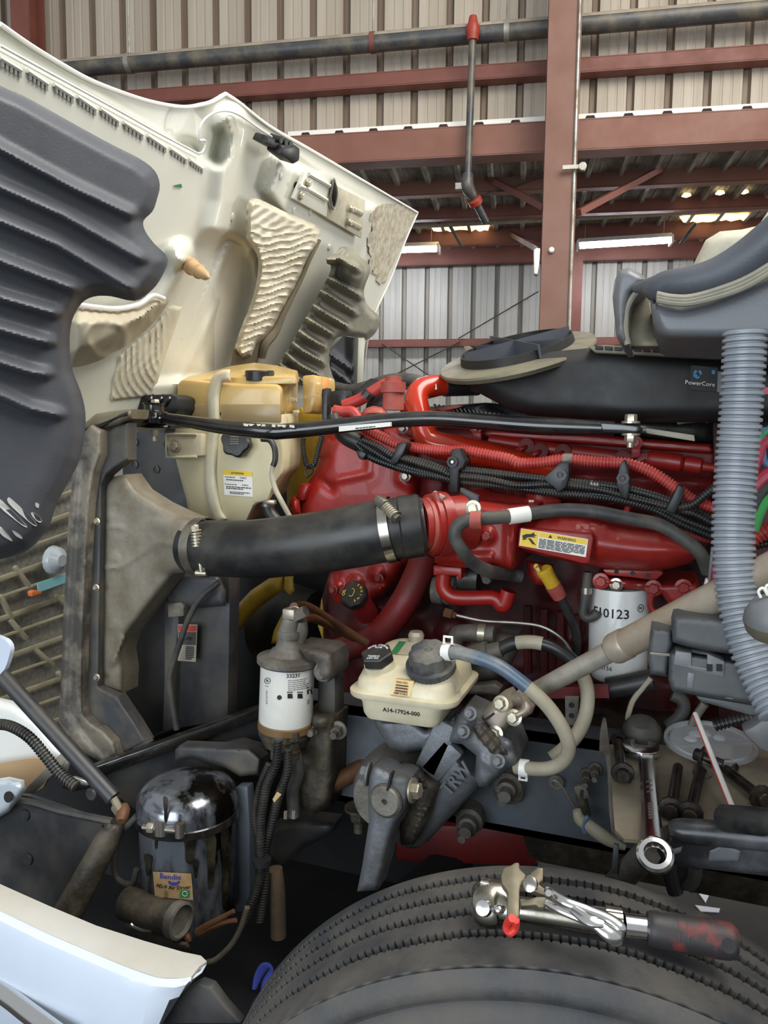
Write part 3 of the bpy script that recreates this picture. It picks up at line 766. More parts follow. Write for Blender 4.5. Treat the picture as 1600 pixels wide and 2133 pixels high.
for pts in (q('a4', (0, 1680), (40, 1710), (200, 1870), (205, 1900), (120, 1840), (0, 1740)), q('a4', (70, 1665), (110, 1690), (280, 1850), (280, 1890), (200, 1830), (70, 1710)), q('a4', (255, 1780), (300, 1800), (335, 1845), (310, 1860), (255, 1810)), q('a4', (100, 1925), (150, 1950), (180, 1990), (130, 1970)), q('a4', (285, 1705), (310, 1715), (305, 1745), (285, 1735)), q('a4', (0, 1890), (60, 1950), (100, 2010), (40, 1980), (0, 1940))):
    f = [PS(x, y, lin_h(x, y)+.0015) for x, y in cr([V((*p, 0)) for p in pts], 3, True) for x, y in [(x, y)]] if False else [PS(p.x, p.y, lin_h(p.x, p.y)+.0012) for p in cr([V((*p[:2], 0)) for p in pts], 3, True)]
    obj('scuff_mark', hull8(f, [p-SN*.002 for p in f]), 'chalk', liner, 0)

# ---- ribbed liner of the far fender
far_o = q('a2', (950, 1140), (985, 1112), (1050, 1130), (1100, 1180), (1165, 1240), (1170, 1290), (1130, 1400), (1135, 1480), (1170, 1540), (1238, 1605), (1215, 1700), (1150, 1760), (1080, 1745), (985, 1735), (925, 1760), (890, 1840), (885, 1920), (910, 2010), (935, 2110), (760, 2100), (520, 2000), (560, 1900), (640, 1760), (700, 1650), (760, 1550), (810, 1450), (870, 1340), (900, 1250), (870, 1230), (880, 1190))
frib = [q('a2', a, b, c) for a, b, c in (((870, 1200), (960, 1190), (1080, 1260)), ((830, 1305), (930, 1350), (1100, 1450)), ((780, 1395), (890, 1450), (1060, 1560)), ((725, 1485), (840, 1560), (1010, 1660)), ((670, 1570), (800, 1650), (905, 1715)), ((625, 1660), (740, 1740), (850, 1805)), ((580, 1740), (700, 1830), (840, 1910)), ((545, 1820), (680, 1930), (830, 2010)), ((510, 1900), (640, 2000), (760, 2090)))]
def far_h(x, y):
    e = sdf(x, y, far_o); h = .02*ss(0, 12, e)
    for rb in frib:
        best = 1e9; sg = 0
        for a, b in zip(rb, rb[1:]):
            d, t, s = sseg(x, y, a, b)
            if d < best: best = d; sg = s
        if best < 20: h += .05*ss(14 if sg > 0 else 7, 0, best)
    c = q('a2', (1070, 1290))[0]; h += .06*ss(38, 10, math.hypot(x-c[0], (y-c[1])*.8))
    return h
fl = thing('fender_liner', 'dusty finned wheel-arch liner on the far side of the hood', 'liner')
obj('liner_panel', grid_sheet(far_o, 3, lambda x, y, h: PH(x, y, .09+h), far_h, .005, sm=3, relax=1), 'shield_far', fl, 60)
low = q('a2', (890, 1840), (985, 1735), (1090, 1748), (1130, 1760), (1125, 2060), (940, 2110), (905, 2000))
def low_h(x, y):
    h = 0
    for rb in (q('a2', (890, 1860), (1040, 1960)), q('a2', (900, 1960), (1030, 2060))):
        h += .03*math.exp(-(spoly(x, y, rb)/6)**2)
    return h
obj('lower_panel', grid_sheet(low, 4, lambda x, y, h: PH(x, y, .06+h), low_h, .005), 'shield_black', fl, 60)
hpr(q('a2', (1090, 1750), (1135, 1745), (1125, 2070), (1080, 2070)), .08, .02, 'hood_cream', 'flange', fl, .004)

# ---- grille of the hood, seen from behind at the left edge
gr = thing('hood_grille', 'dusty mesh grille seen from behind at the left edge', 'grille')
GX = -2.0
def PG(px, py, h=0): return PX(px, py, GX+h)
bm = NB()
back = [(-80, 960), (170, 900), (170, 1560), (-80, 1520)]
obj('mesh_backing', hull8([PG(*p) for p in back], [PG(*p, -.01) for p in back]), 'mesh_grille', gr, 0)
for k in range(14):
    y = 960+k*42+ (k % 2)*4
    a, b = PG(-80, y+60, .02), PG(175, y-30, .02)
    obj('grille_bar', bar(a, b, .012, .016 if k % 2 else .009, None, .002), 'plastic_grille', gr)
for (a, b) in (((20, 1290), (55, 1330)), ((70, 1350), (110, 1385)), ((0, 1240), (25, 1290)), ((115, 1240), (140, 1262)), ((120, 1400), (150, 1440)), ((-20, 1390), (20, 1430)), ((30, 1180), (60, 1220))):
    obj('grille_strut', bar(PG(*a, .02), PG(*b, .02), .014, .014, None, .002), 'plastic_grille', gr)
# things seen past the grille
solo('tape_strip', pxp(q('b2', (265, 470), (480, 395), (480, 460), (275, 535)), GX+.06, .004, mapf=PX), 'teal_tape', 'pale teal strip of tape on the grille', 'tape')
solo('marker_lamp', pxp(q('b2', (192, 530), (215, 515), (270, 520), (275, 545), (200, 565)), GX+.05, .02, .004, mapf=PX), 'orange_part', 'small orange marker beside the teal tape', 'marker')
solo('side_lamp', lathe(PX(*q('b2', (385, 300))[0], GX+.05), (1, 0, 0), [(0, .05), (.02, .045), (.04, .02)], 16), 'headlamp_clear', 'clear bulb housing showing through the grille', 'lamp')
# ================================================================== RADIATOR END
def YM(Y): return lambda x, y, h: P(x, y, Y-h)
def dome(e, H, w): t = min(1, max(0, e/w)); return H*math.sqrt(max(0, 1-(1-t)**2))
def bl(name, out, Y, H, w, mat, parent, step=8, sm=0, extra=None, thick=.004, back=0, smooth=50, **k):
    """rounded casting: outline on plane Y, swelling H metres towards the viewer over w pixels from its edge."""
    pg = [tuple(p[:2]) for p in out]; step = min(step, max(2.6, w/2.4))
    if sm: pg = [(p[0], p[1]) for p in cr([V((*p, 0)) for p in pg], sm, True)]
    def hf(x, y):
        e = sdf(x, y, pg); return dome(e, H, w) + (extra(x, y, e) if extra else 0)
    bm = grid_sheet(pg, step, YM(Y), hf, thick, relax=1 if w >= 8 else 0)
    if back:
        f = [P(x, y, Y) for x, y in pg]; wall = NB(); loft(wall, [f, [p+V((0, back, 0)) for p in f]], caps=False); wall.faces.new([wall.verts.new(p+V((0, back, 0))) for p in f])
        join(bm, wall)
    return obj(name, bm, mat, parent, smooth, **k)
def pl(name, out, Y, dy, mat, parent, bw=.003, sm=0, smooth=35, **k):
    return obj(name, pxp(out, Y, dy, bw, sm), mat, parent, smooth, **k)
def bump(x, y, c, r, H): return H*ss(r, r*.55, math.hypot(x-c[0], y-c[1]))
def ridge(x, y, pts, w, H): return H*math.exp(-(spoly(x, y, pts)/w)**2)
def pt(k, x, y, Y): a = q(k, (x, y))[0]; return P(a[0], a[1], Y)

rad = thing('radiator', 'tall radiator side frame in tan and black metal beside the grille', 'radiator')
fl = [(158, 960), (150, 1010), (143, 1080), (137, 1190), (131, 1300), (127, 1420), (122, 1505), (140, 1532), (180, 1572), (215, 1588), (247, 1576), (238, 1545), (215, 1520), (188, 1503), (174, 1488), (171, 1450), (175, 1300), (181, 1180), (188, 1050), (197, 985), (212, 945), (212, 898), (190, 885), (172, 905)]
def flx(x, y, e): return ridge(x, y, [(172, 960), (162, 1100), (152, 1300), (146, 1480), (180, 1530), (215, 1570)], 9, -.008)
bl('side_flange', fl, 1.50, .012, 8, 'frame_tan', rad, 7, extra=flx, back=.03)
st = [(212, 905), (240, 888), (268, 880), (268, 958), (240, 975), (222, 990), (213, 1012), (210, 1200), (206, 1430), (245, 1450), (258, 1470), (282, 1505), (306, 1545), (247, 1577), (225, 1540), (188, 1500), (176, 1480), (180, 1300), (186, 1150), (194, 1010), (205, 960)]
bl('side_channel', st, 1.53, .01, 6, 'shroud_dusty', rad, 9, back=.03)
pl('front_edge_strip', [(176, 990), (190, 985), (181, 1180), (174, 1440), (172, 1490), (166, 1480), (170, 1200)], 1.512, .01, 'bracket_olive', rad)
# curved cap on top
cap = [(178, 880), (200, 862), (240, 855), (275, 852), (275, 872), (250, 885), (215, 893), (178, 898)]
bl('top_cap', cap, 1.53, .02, 12, 'bracket_olive', rad, 6, back=.1)
obj('seal_strip', tube([P(x, y, 1.515) for x, y in ((180, 896), (205, 888), (240, 873), (268, 862))], .006, 8), 'rubber_hose', rad)
for c in ((700, 500), (705, 1150), (705, 20)): obj('clip', bolt(pt('b2', *c, 1.515), (0, -1, 0), .006, .008), 'zinc', rad)
core = [(255, 900), (380, 880), (400, 1000), (470, 1190), (480, 1480), (330, 1530), (260, 1560)]
obj('core', pxp(core, 1.93, .05), 'core_black', rad, 0)
obj('core', pxp([(380, 900), (720, 900), (720, 1520), (380, 1520)], 2.42, .05), 'core_black', rad, 0)
pl('shroud_panel', [(262, 890), (272, 868), (372, 862), (372, 930), (378, 985), (388, 1040), (400, 1075), (395, 1120), (285, 1030), (262, 1000)], 1.87, .05, 'shroud_black', rad, .004)
for c in ((110, 880), (270, 915), (110, 715), (350, 730)): obj('emboss', lathe(pt('b1', *c, 1.869), (0, -1, 0), [(0, .012), (.003, .012), (.004, .007), (.001, .006)], 20), 'shroud_black', rad)
pl('shroud_lower', [(258, 1330), (330, 1240), (400, 1190), (480, 1195), (478, 1300), (474, 1500), (330, 1525), (262, 1560)], 1.68, .05, 'shroud_black', rad, .004)
pl('shroud_strip', [(342, 1190), (372, 1190), (372, 1300), (360, 1400), (358, 1520), (338, 1525), (342, 1400)], 1.655, .03, 'shroud_dusty', rad, .004)
bl('shroud_upper_lip', [(345, 1205), (375, 1192), (455, 1196), (470, 1230), (470, 1262), (400, 1268), (352, 1262)], 1.65, .02, 14, 'shroud_dusty', rad, 7)
pl('relay_block', q('b2', (1210, 620), (1310, 605), (1335, 635), (1330, 710), (1215, 720)), 1.62, .04, 'frame_tan', rad, .004)
pl('bottom_gusset', [(206, 1432), (246, 1450), (262, 1484), (310, 1548), (285, 1560), (238, 1556), (210, 1520), (190, 1500)], 1.522, .02, 'shroud_dusty', rad, 0, smooth=0)

# tube that snakes down the shroud, and a warning plate
solo('drain_tube', tube([pt('b2', x, y, 1.60) for x, y in ((1590, 460), (1450, 580), (1360, 740), (1310, 880), (1270, 1000), (1240, 1100), (1230, 1200), (1250, 1350), (1280, 1530))], .0075, 10), 'rubber_dusty', 'dusty bent tube running down the front of the black fan shroud', 'tube')
wl = thing('shroud_label', 'worn orange and grey warning label on the black fan shroud', 'label')
L = q('b2', (1292, 765), (1432, 768), (1420, 1038), (1290, 1030)); Lq = quadmap(*[P(x, y, 1.652) for x, y in (L[3], L[2], L[1], L[0])])
obj('plate', decal(Lq, 0, 0, 1, 1, .0015), 'label_grey', wl, 0)
obj('print', decal(Lq, .03, .82, .97, .97, .0025), 'ink_red', wl, 0); obj('print', decal(Lq, .03, .45, .97, .8, .0022), 'frame_tan', wl, 0)
obj('print', fineprint(Lq, .45, .05, .9, .42, 8, .003), 'ink', wl, 0)
obj('symbol', hull8(*[[Lq(u, v, w) for u, v in ((.3, .55), (.55, .68), (.8, .64), (.7, .58), (.5, .6))] for w in (.002, .0035)]), 'ink', wl, 0)

# ---- charge-air cooler end tank with its neck
cac = thing('charge_air_cooler', 'dusty grey aluminium charge-air cooler tank feeding the black hose', 'cooler')
co = [(214, 1022), (222, 1004), (240, 992), (262, 988), (286, 1022), (330, 1050), (372, 1070), (405, 1083), (414, 1140), (405, 1188), (362, 1196), (335, 1230), (298, 1278), (262, 1325), (252, 1360), (258, 1400), (256, 1444), (209, 1434), (211, 1330), (213, 1180)]
def cex(x, y, e):
    h = ridge(x, y, [(215, 1182), (245, 1184), (300, 1150), (325, 1130), (370, 1134)], 4, .006)
    h += ridge(x, y, [(216, 1095), (258, 1101)], 3, .004) + ridge(x, y, [(260, 1330), (235, 1380)], 6, .01)
    for c, r, s in (((237, 1060), 10, -1), ((237, 1162), 9, 1), ((325, 1110), 8, -1), ((326, 1154), 9, -1), ((234, 1302), 9, 1), ((384, 1122), 7, 1)): h += .004*s*ss(r+2, r-1, math.hypot(x-c[0], y-c[1])) - .003*s*ss(r-2, r-5, math.hypot(x-c[0], y-c[1]))
    t = ss(300, 400, x); h += t*.062*math.sqrt(max(0, 1-((y-1136)/58)**2))
    return h
bl('end_tank', co, 1.56, .02, 16, 'cac_alu', cac, 5, extra=cex, back=.06)
NA = P(402, 1137, 1.56); NBp = P(440, 1141, 1.53); nd = (NBp-NA).normalized()
obj('neck', lathe(NA-nd*.02, nd, [(0, .052), (.02, .058), (.05, .058), (.07, .056)], 32), 'cac_alu', cac)

# ---- big black charge-air hose with two clamps
hose = thing('charge_air_hose', 'thick black rubber hose bridging from the cooler tank to the red engine inlet', 'hose')
hp = [(406, 1138, 1.545, 57), (440, 1142, 1.53, 58.5), (520, 1143, 1.52, 60), (610, 1136, 1.515, 63), (700, 1124, 1.52, 65), (780, 1109, 1.53, 66), (840, 1099, 1.545, 64), (885, 1093, 1.56, 58)]
HPT = [P(x, y, Y) for x, y, Y, r in hp]; HRR = [r*mpp(p) for p, (_, _, _, r) in zip(HPT, hp)]
obj('hose_body', tube(HPT, HRR, 40, n=8), 'rubber_hose', hose)
def clampband(c, d, r, w, name='clamp', mat='steel'):
    return lathe(c-d*w/2, d, [(0, r), (0, r+.0025), (w, r+.0025), (w, r)], 40, caps=False)
d0 = (HPT[2]-HPT[0]).normalized(); c0 = P(424, 1140, 1.538)
cl = obj('clamp', clampband(c0, d0, HRR[0]+.003, .026), 'steel', hose, label='steel spring clamp')
a, b = P(408, 1098, 1.475), P(420, 1196, 1.48)
obj('spring', corr([P(408, 1108, 1.472), P(411, 1140, 1.472)], .0125, .006, .004, 14, smooth=False), 'zinc', cl)
obj('clamp_bolt', tube([P(407, 1092, 1.472), P(420, 1192, 1.474)], .005, 10), 'zinc', cl)
obj('clamp_nut', bolt(P(407, 1106, 1.472), (P(407, 1092, 1.472)-P(411, 1140, 1.472)), .009, .012), 'zinc', cl)
obj('clamp_bracket', bar(P(404, 1148, 1.478), P(430, 1150, 1.482), .02, .012, None, .002), 'steel', cl)
obj('clamp_pin', tube([P(409, 1193, 1.482), P(431, 1194, 1.484)], .007, 10), 'zinc', cl)
obj('clamp_link', bar(P(418, 1152, 1.474), P(422, 1190, 1.476), .004, .016, None, .001, up=(1, 0, 0)), 'steel', cl)
d1 = (HPT[6]-HPT[4]).normalized(); c1 = P(812, 1104, 1.535)
cl = obj('clamp', clampband(c1, d1, HRR[5]+.001, .02), 'chrome_worn', hose, label='shiny steel band clamp')
p0, p1 = P(803, 1055, 1.475), P(824, 1076, 1.462)
obj('spring', corr([p0, p1], .0115, .005, .003, 14, smooth=False), 'zinc', cl)
obj('clamp_bolt', bolt(p1, p1-p0, .0095, .008), 'steel', cl)
obj('clamp_bracket', bar(P(786, 1040, 1.50), P(803, 1052, 1.485), .016, .02, None, .002), 'steel', cl)
d2 = (HPT[7]-HPT[6]).normalized(); obj('end_collar', lathe(P(852, 1097, 1.548)-d2*.02, d2, [(0, .064), (.004, .068), (.045, .0675), (.05, .062)], 40), 'rubber_hose', hose)

# ---- coolant surge tank
tank = thing('coolant_tank', 'translucent amber and cream coolant tank with two black caps', 'tank')
YT = 1.80
up = [P(x, y, YT) for x, y in ((370, 800), (380, 790), (470, 800), (578, 803), (586, 812), (584, 862), (372, 862), (368, 850))]
ub = [P(x, y, YT+.26) for x, y in ((392, 795), (400, 778), (500, 765), (610, 772), (622, 785), (620, 860), (398, 860), (392, 850))]
obj('upper_body', hull8(up, ub, None, .010), 'tank_amber', tank, label='amber upper half')
# hump carrying the filler
hu = [P(x, y, YT+.02) for x, y in ((386, 797), (420, 791), (470, 786), (530, 784), (570, 785), (612, 784), (616, 800), (386, 802))]
hv = [P(x, y, YT+.22) for x, y in ((400, 786), (432, 776), (482, 762), (530, 755), (578, 761), (620, 772), (624, 795), (400, 796))]
obj('filler_hump', hull8(hu, hv, None, .006), 'tank_amber', tank)
lo = [(372, 862), (586, 862), (588, 900), (592, 950), (590, 985), (570, 1012), (558, 1045), (530, 1050), (512, 1090), (395, 1085), (386, 1040), (366, 962), (362, 905)]
lof = [P(x, y, YT) for x, y in lo]
lob = [P(x+26 if x < 450 else x+36, y-4 if y < 950 else y-14, YT+.26) for x, y in lo]
obj('lower_body', hull8(lof, lob, None, .012), 'tank_cream', tank, label='cream lower half')
# moulded strap running down the front
sp = [(480, 782), (464, 784), (452, 794), (444, 830), (445, 880), (440, 930), (438, 1000), (448, 1060), (462, 1088)]
sl_ = [(p_.x, p_.y) for p_ in cr([V((*p_, 0)) for p_ in sp], 4)]; so = []
for i_, p_ in enumerate(sl_):
    a_, b_ = sl_[max(0, i_-1)], sl_[min(len(sl_)-1, i_+1)]; dx, dy = b_[0]-a_[0], b_[1]-a_[1]; l_ = math.hypot(dx, dy); so.append((p_[0]-dy/l_*13, p_[1]+dx/l_*13, p_[0]+dy/l_*13, p_[1]-dx/l_*13))
bl('moulded_strap', [s_[:2] for s_ in so]+[s_[2:] for s_ in so[::-1]], YT-.001, .012, 9, 'tank_cream2', tank, 4)
pl('tint_band', [(373, 842), (444, 842), (444, 878), (373, 878)], YT-.003, .01, 'tank_brown', tank, .002); pl('tint_band', [(460, 842), (583, 842), (583, 880), (460, 878)], YT-.003, .01, 'tank_brown', tank, .002)
# ear with bolt
YE = 1.70
ear = [(347, 908), (352, 903), (420, 903), (420, 950), (352, 953), (346, 946)]
e_ = obj('mounting_ear', pxp(ear, YT-.03, .06, .006), 'tank_cream2', tank)
obj('ear_lip', tube([P(x, y, YT-.031) for x, y in ((410, 905), (352, 905), (347, 912), (348, 946), (354, 952), (410, 951))], .004, 6), 'tank_cream2', e_)
obj('bolt', bolt(P(365, 929, YT-.032), (.3, -1, 0), .012, .018), 'zinc', e_)
# caps
tc = P(541, 785, YT+.05)
cp = obj('filler_cap', lathe(tc, (.03, -.06, 1), [(-.012, .034), (-.010, .039), (.014, .039), (.017, .036), (.017, .032), (.013, .030), (.013, .002)], 36), 'cap_black', tank, label='round black filler cap on top')
obj('cap_tab', box(tc+V((.038, -.012, .006)), (.02, .014, .018), None, .003), 'cap_black', cp)
fc = P(500, 922, YT-.005); ax = V((.12, -1, .10))
cp = obj('pressure_cap', lathe(fc, ax, [(0, .034), (.012, .040), (.028, .040), (.033, .035), (.034, .002)], 48, fn=lambda j, t: 1+.07*math.cos(j/48*2*math.pi*6)), 'cap_black', tank, label='scalloped black pressure cap on the front')
n = ax.normalized(); xd = V((1, .12, 0)).normalized(); yd = n.cross(xd)*-1
yd = V((0, .1, 1)).normalized()
bm = NB()
for k in range(9):
    a_ = R(200+k*18); txt('-', fc+n*.0355+xd*math.cos(a_)*.026+yd*math.sin(a_)*.026, xd*-math.sin(a_)+yd*math.cos(a_), yd, .008, bm=bm)
for k in range(4): bar(fc+n*.0356+yd*(.012-.006*k)-xd*.012, fc+n*.0356+yd*(.012-.006*k)+xd*.012, .001, .0016, bm)
obj('cap_print', bm, 'label_grey', cp, 0)
obj('neck_ring', lathe(fc+n*-.01, n, [(0, .036), (.012, .036)], 36), 'tank_cream2', cp)
# side: embossed level marks, orange port
pr = [P(x, y, YT+.16) for x, y in ((628, 782), (656, 780), (658, 800), (655, 838), (648, 860), (630, 862))]
obj('side_chamber', hull8(pr, [p+V((0, .14, 0)) for p in pr], None, .008), 'tank_amber', tank)
pr = [P(x, y, YT+.2) for x, y in ((656, 786), (672, 785), (672, 822), (658, 824))]
obj('port_block', hull8(pr, [p+V((0, .05, 0)) for p in pr], None, .004), 'tank_orange', tank, label='orange side port')
for (x, y, s_) in ((1230, 395, 'COLD MIN'), (1400, 378, 'COLD MIN')):
    o_ = pt('b1', x, y, YT+.1 if x < 1300 else YT+.155)
    obj('level_text', txt(s_, o_, (.55, .83, 0) if x < 1300 else (1, 0, 0), (0, 0, 1), .010), 'tank_cream2', tank, 0)
for x, y in ((1205, 500), (1305, 490)): obj('level_mark', box(pt('b1', x, y, YT+.08), (.016, .012, .008), None, .002), 'tank_cream2', tank)
# ATTENTION sticker
A4 = q('b1', (775, 1105), (985, 1120), (980, 945), (765, 930)); Aq = quadmap(*[P(x, y, YT-.0005) for x, y in A4])
stk = obj('attention_label', decal(Aq, 0, 0, 1, 1, .001), 'label_white', tank, 0, label='white and yellow ATTENTION sticker')
obj('label_header', decal(Aq, 0, .86, 1, 1.07, .0016), 'label_yellow', stk, 0)
xd = Aq(1, 0)-Aq(0, 0); yd = Aq(0, 1)-Aq(0, 0); hL = yd.length
obj('label_text', txt('ATTENTION', Aq(.5, .955, .0018), xd, yd, hL*.075, bold=.004), 'ink', stk, 0)
bm = txt('Factory Filled with', Aq(.06, .77, .0014), xd, yd, hL*.045, align='LEFT'); txt('For Service, Use Only', Aq(.04, .47, .0014), xd, yd, hL*.045, align='LEFT', bm=bm)
fineprint(Aq, .1, .62, .95, .70, 1, .0018, bm); fineprint(Aq, .08, .26, .95, .40, 2, .0018, bm); fineprint(Aq, .2, .06, .9, .18, 2, .0018, bm)
obj('label_text', bm, 'ink', stk, 0)
bm = txt('PURPLE', Aq(.58, .77, .0014), xd, yd, hL*.065, align='LEFT'); txt('PURPLE', Aq(.64, .47, .0014), xd, yd, hL*.065, align='LEFT', bm=bm); obj('label_text', bm, 'ink_purple', stk, 0)
# overflow line beside the tank
t = thing('overflow_hose', 'thin black and grey hose curving down the right side of the coolant tank', 'hose')
obj('upper_hose', tube([pt('b1', x, y, YT-.03) for x, y in ((1050, 690), (1110, 700), (1145, 760), (1150, 840), (1135, 890))], .008, 10), 'rubber_hose', t)
obj('lower_hose', tube([pt('b1', x, y, YT-.03) for x, y in ((1135, 885), (1125, 960), (1150, 1060), (1200, 1160), (1265, 1280))], .007, 10), 'hose_grey', t)
t = thing('lower_hose_stub', 'short black hose with a worm clamp under the coolant tank', 'hose')
obj('hose_body', tube([pt('b1', x, y, YT+.04) for x, y in ((1105, 1090), (1090, 1170), (1110, 1240), (1160, 1300))], .018, 14), 'rubber_hose', t)
obj('clamp', lathe(pt('b1', 1095, 1145, YT+.04), V((-.1, 0, -1)), [(0, .0195), (.016, .0195)], 20), 'steel', t)
obj('clamp_screw', box(pt('b1', 1110, 1158, YT+.015), (.034, .014, .012), None, .002), 'zinc', t)

# ---- radiator mount, left end of the support rod
mt = thing('radiator_mount', 'black bolted mount on the top corner of the radiator', 'bracket')
pl('mount_housing', q('b1', (75, 450), (130, 375), (160, 365), (250, 362), (370, 358), (425, 380), (430, 470), (400, 520), (90, 520)), 1.72, .1, 'clip_black', mt, .006)
bm = NB()
for x in (215, 290, 350): tube([pt('b1', x-20, 450, 1.715), pt('b1', x+10, 400, 1.715), pt('b1', x+30, 365, 1.73)], .004, 6, bm=bm)
obj('housing_rib', bm, 'gloss_black', mt)
pl('mount_plate', q('b1', (30, 570), (60, 552), (200, 575), (350, 580), (355, 610), (200, 610), (60, 590)), 1.62, .1, 'gloss_black', mt, .002)
obj('bushing', lathe(pt('b1', 255, 575, 1.62), (0, 0, 1), [(0, .030), (.012, .032), (.02, .026), (.045, .024), (.05, .028)], 24), 'gloss_black', mt)
obj('bolt', bolt(pt('b1', 262, 452, 1.62), (0, 0, 1), .011, .016), 'zinc', mt)
obj('bolt', bolt(pt('b1', 255, 612, 1.62), (0, 0, -1), .010, .018, None, False, .014), 'zinc', mt)
obj('bolt', bolt(pt('b1', 75, 530, 1.60), (0, 0, 1), .009, .014), 'zinc', mt)
rod = thing('support_rod', 'long bent black support rod crossing in front of tank and engine', 'rod')
rp = [(322, 866, 1.62), (372, 875, 1.62), (470, 890, 1.62), (560, 899, 1.62), (600, 898, 1.63), (700, 888, 1.66), (800, 877, 1.69), (900, 872, 1.72), (1000, 878, 1.74), (1120, 887, 1.75), (1280, 893, 1.75)]
RRp = [P(*p) for p in rp]; obj('rod_bar', tube(RRp, [.012, .014, .0185, .0185, .0185, .018, .018, .018, .019, .021, .016], 14, n=5), 'gloss_black', rod)
obj('rod_end', box(RRp[0], (.05, .05, .026), None, .006), 'gloss_black', rod)
pl('rod_foot', [(1250, 880), (1330, 884), (1340, 896), (1320, 904), (1255, 902)], 1.73, .05, 'gloss_black', rod, .003)
obj('bolt', bolt(P(1314, 882, 1.745), (0, 0, 1), .013, .018), 'zinc', rod); obj('bolt', bolt(P(1314, 903, 1.745), (0, 0, -1), .013, .018, None, True, .012), 'zinc', rod)
lb_ = [P(x, y, 1.645) for x, y in ((706, 888), (813, 879), (813, 888), (706, 899))]
o_ = obj('paper_label', hull8(lb_, [p+V((0, .01, .0)) for p in lb_]), 'label_white', rod, 0, label='white printed paper label')
lq = quadmap(lb_[3], lb_[2], lb_[1], lb_[0]); obj('label_text', fineprint(lq, .33, .1, .88, .5, 1, .0015), 'ink', o_, 0)
bm = NB()
rg = random.Random(5)
for x in (512, 524, 541, 548, 570, 583, 592, 607):
    y = 884+(x-512)*.03; p0 = [(x-rg.uniform(3, 7), y-2), (x+rg.uniform(3, 7), y-1), (x+rg.uniform(1, 5), y+rg.uniform(1, 5)), (x-4, y+3)]
    f = [P(a_, b_, 1.603) for a_, b_ in p0]; hull8(f, [p+V((0, .004, 0)) for p in f], bm)
obj('chipped_paint', bm, 'paint_chip', rod, 0)

# ---- cooling fan behind the shroud
fan = thing('cooling_fan', 'yellow plastic cooling fan behind the coolant tank', 'fan')
bl('fan_blade', [(600, 1075), (596, 1000), (612, 900), (625, 850), (665, 845), (690, 862), (688, 905), (668, 985), (655, 1010), (630, 1050)], 2.16, .02, 20, 'fan_yellow', fan, 8)
bl('fan_blade', q('b3', (135, 625), (150, 470), (200, 340), (330, 200), (480, 100), (600, 85), (600, 200), (540, 240), (420, 330), (300, 450), (180, 600)), 2.12, .03, 16, 'fan_yellow', fan, 7)
bl('fan_blade', q('b3', (610, 85), (685, 80), (695, 200), (660, 235), (640, 230), (605, 190)), 2.08, .01, 8, 'fan_yellow', fan, 6)
bl('fan_blade', q('b3', (500, 640), (520, 540), (600, 380), (680, 300), (650, 420), (580, 560), (565, 640)), 2.08, .01, 8, 'fan_yellow', fan, 6)
bl('fan_blade', q('b3', (920, 260), (945, 380), (935, 620), (890, 500)), 2.08, .01, 8, 'fan_yellow', fan, 6)
obj('fan_hub', lathe(P(600, 1300, 2.3), (1, 0, 0), [(-.1, .02), (-.1, .12), (0, .14), (.1, .12), (.1, .02)], 24), 'dark_steel', fan)
# black hoses and harness loops in the gap between tank and engine
solo('harness_loop', corr([pt('b1', x, y, 1.9) for x, y in ((1500, 660), (1470, 770), (1440, 880), (1390, 890), (1365, 820), (1355, 740), (1360, 680))], .008, .006, .002, 10), 'loom_black', 'thin black wire loop between the coolant tank and the red engine', 'cable')
solo('zip_tie', tube([pt('b1', x, y, 1.885) for x, y in ((1385, 890), (1430, 880), (1425, 940), (1385, 970), (1370, 930), (1385, 890))], .0025, 6), 'clip_black', 'small black cable tie hanging from the wire loop', 'cable tie')
# ================================================================== RED ENGINE
eng = thing('diesel_engine', 'large red diesel engine filling the middle of the bay', 'engine')
blk = [(690, 870), (860, 862), (1120, 880), (1500, 895), (1520, 1200), (1500, 1520), (1300, 1600), (1000, 1560), (700, 1500), (660, 1280), (690, 1180)]
rg = random.Random(11)
lumps = [((rg.uniform(700, 1480), rg.uniform(1180, 1540)), rg.uniform(14, 46), rg.uniform(-.03, .05)) for _ in range(90)]
def bex(x, y, e):
    h = 0
    for c, r, H in lumps:
        if abs(x-c[0]) < r and abs(y-c[1]) < r: h += H*ss(r, r*.5, math.hypot(x-c[0], y-c[1]))
    return h + (.05*ss(980, 900, y) if x > 850 else 0)
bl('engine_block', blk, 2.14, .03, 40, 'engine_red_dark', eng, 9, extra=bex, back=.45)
gh = [(608, 1072), (612, 1055), (640, 1008), (655, 985), (668, 955), (660, 948), (664, 930), (672, 908), (690, 898), (740, 898), (800, 905), (850, 912), (862, 940), (868, 1000), (872, 1060), (866, 1160), (838, 1180), (825, 1205), (800, 1235), (770, 1262), (735, 1268), (700, 1255), (686, 1235), (682, 1210), (690, 1190), (640, 1180), (610, 1150)]
def ghx(x, y, e):
    h = ridge(x, y, [(700, 1000), (770, 985), (772, 930)], 5, .008)+ridge(x, y, [(840, 920), (832, 1000), (858, 1015)], 5, .012)+ridge(x, y, [(668, 1000), (690, 1020)], 6, -.01)
    for c in ((700, 1225), (740, 1215), (785, 1195), (800, 1230)): h += bump(x, y, c, 16, .02)
    return h
ghp = bl('gear_housing', gh, 2.0, .045, 26, 'engine_red', eng, 6, extra=ghx, back=.2)
pl('side_bracket', q('b1', (1335, 1020), (1395, 1035), (1360, 1150), (1295, 1150)), 1.94, .05, 'engine_red', eng, .004)
bl('side_lug', q('b1', (1250, 1180), (1285, 1110), (1330, 1150), (1340, 1250), (1290, 1275)), 1.93, .03, 10, 'engine_red', eng, 5)
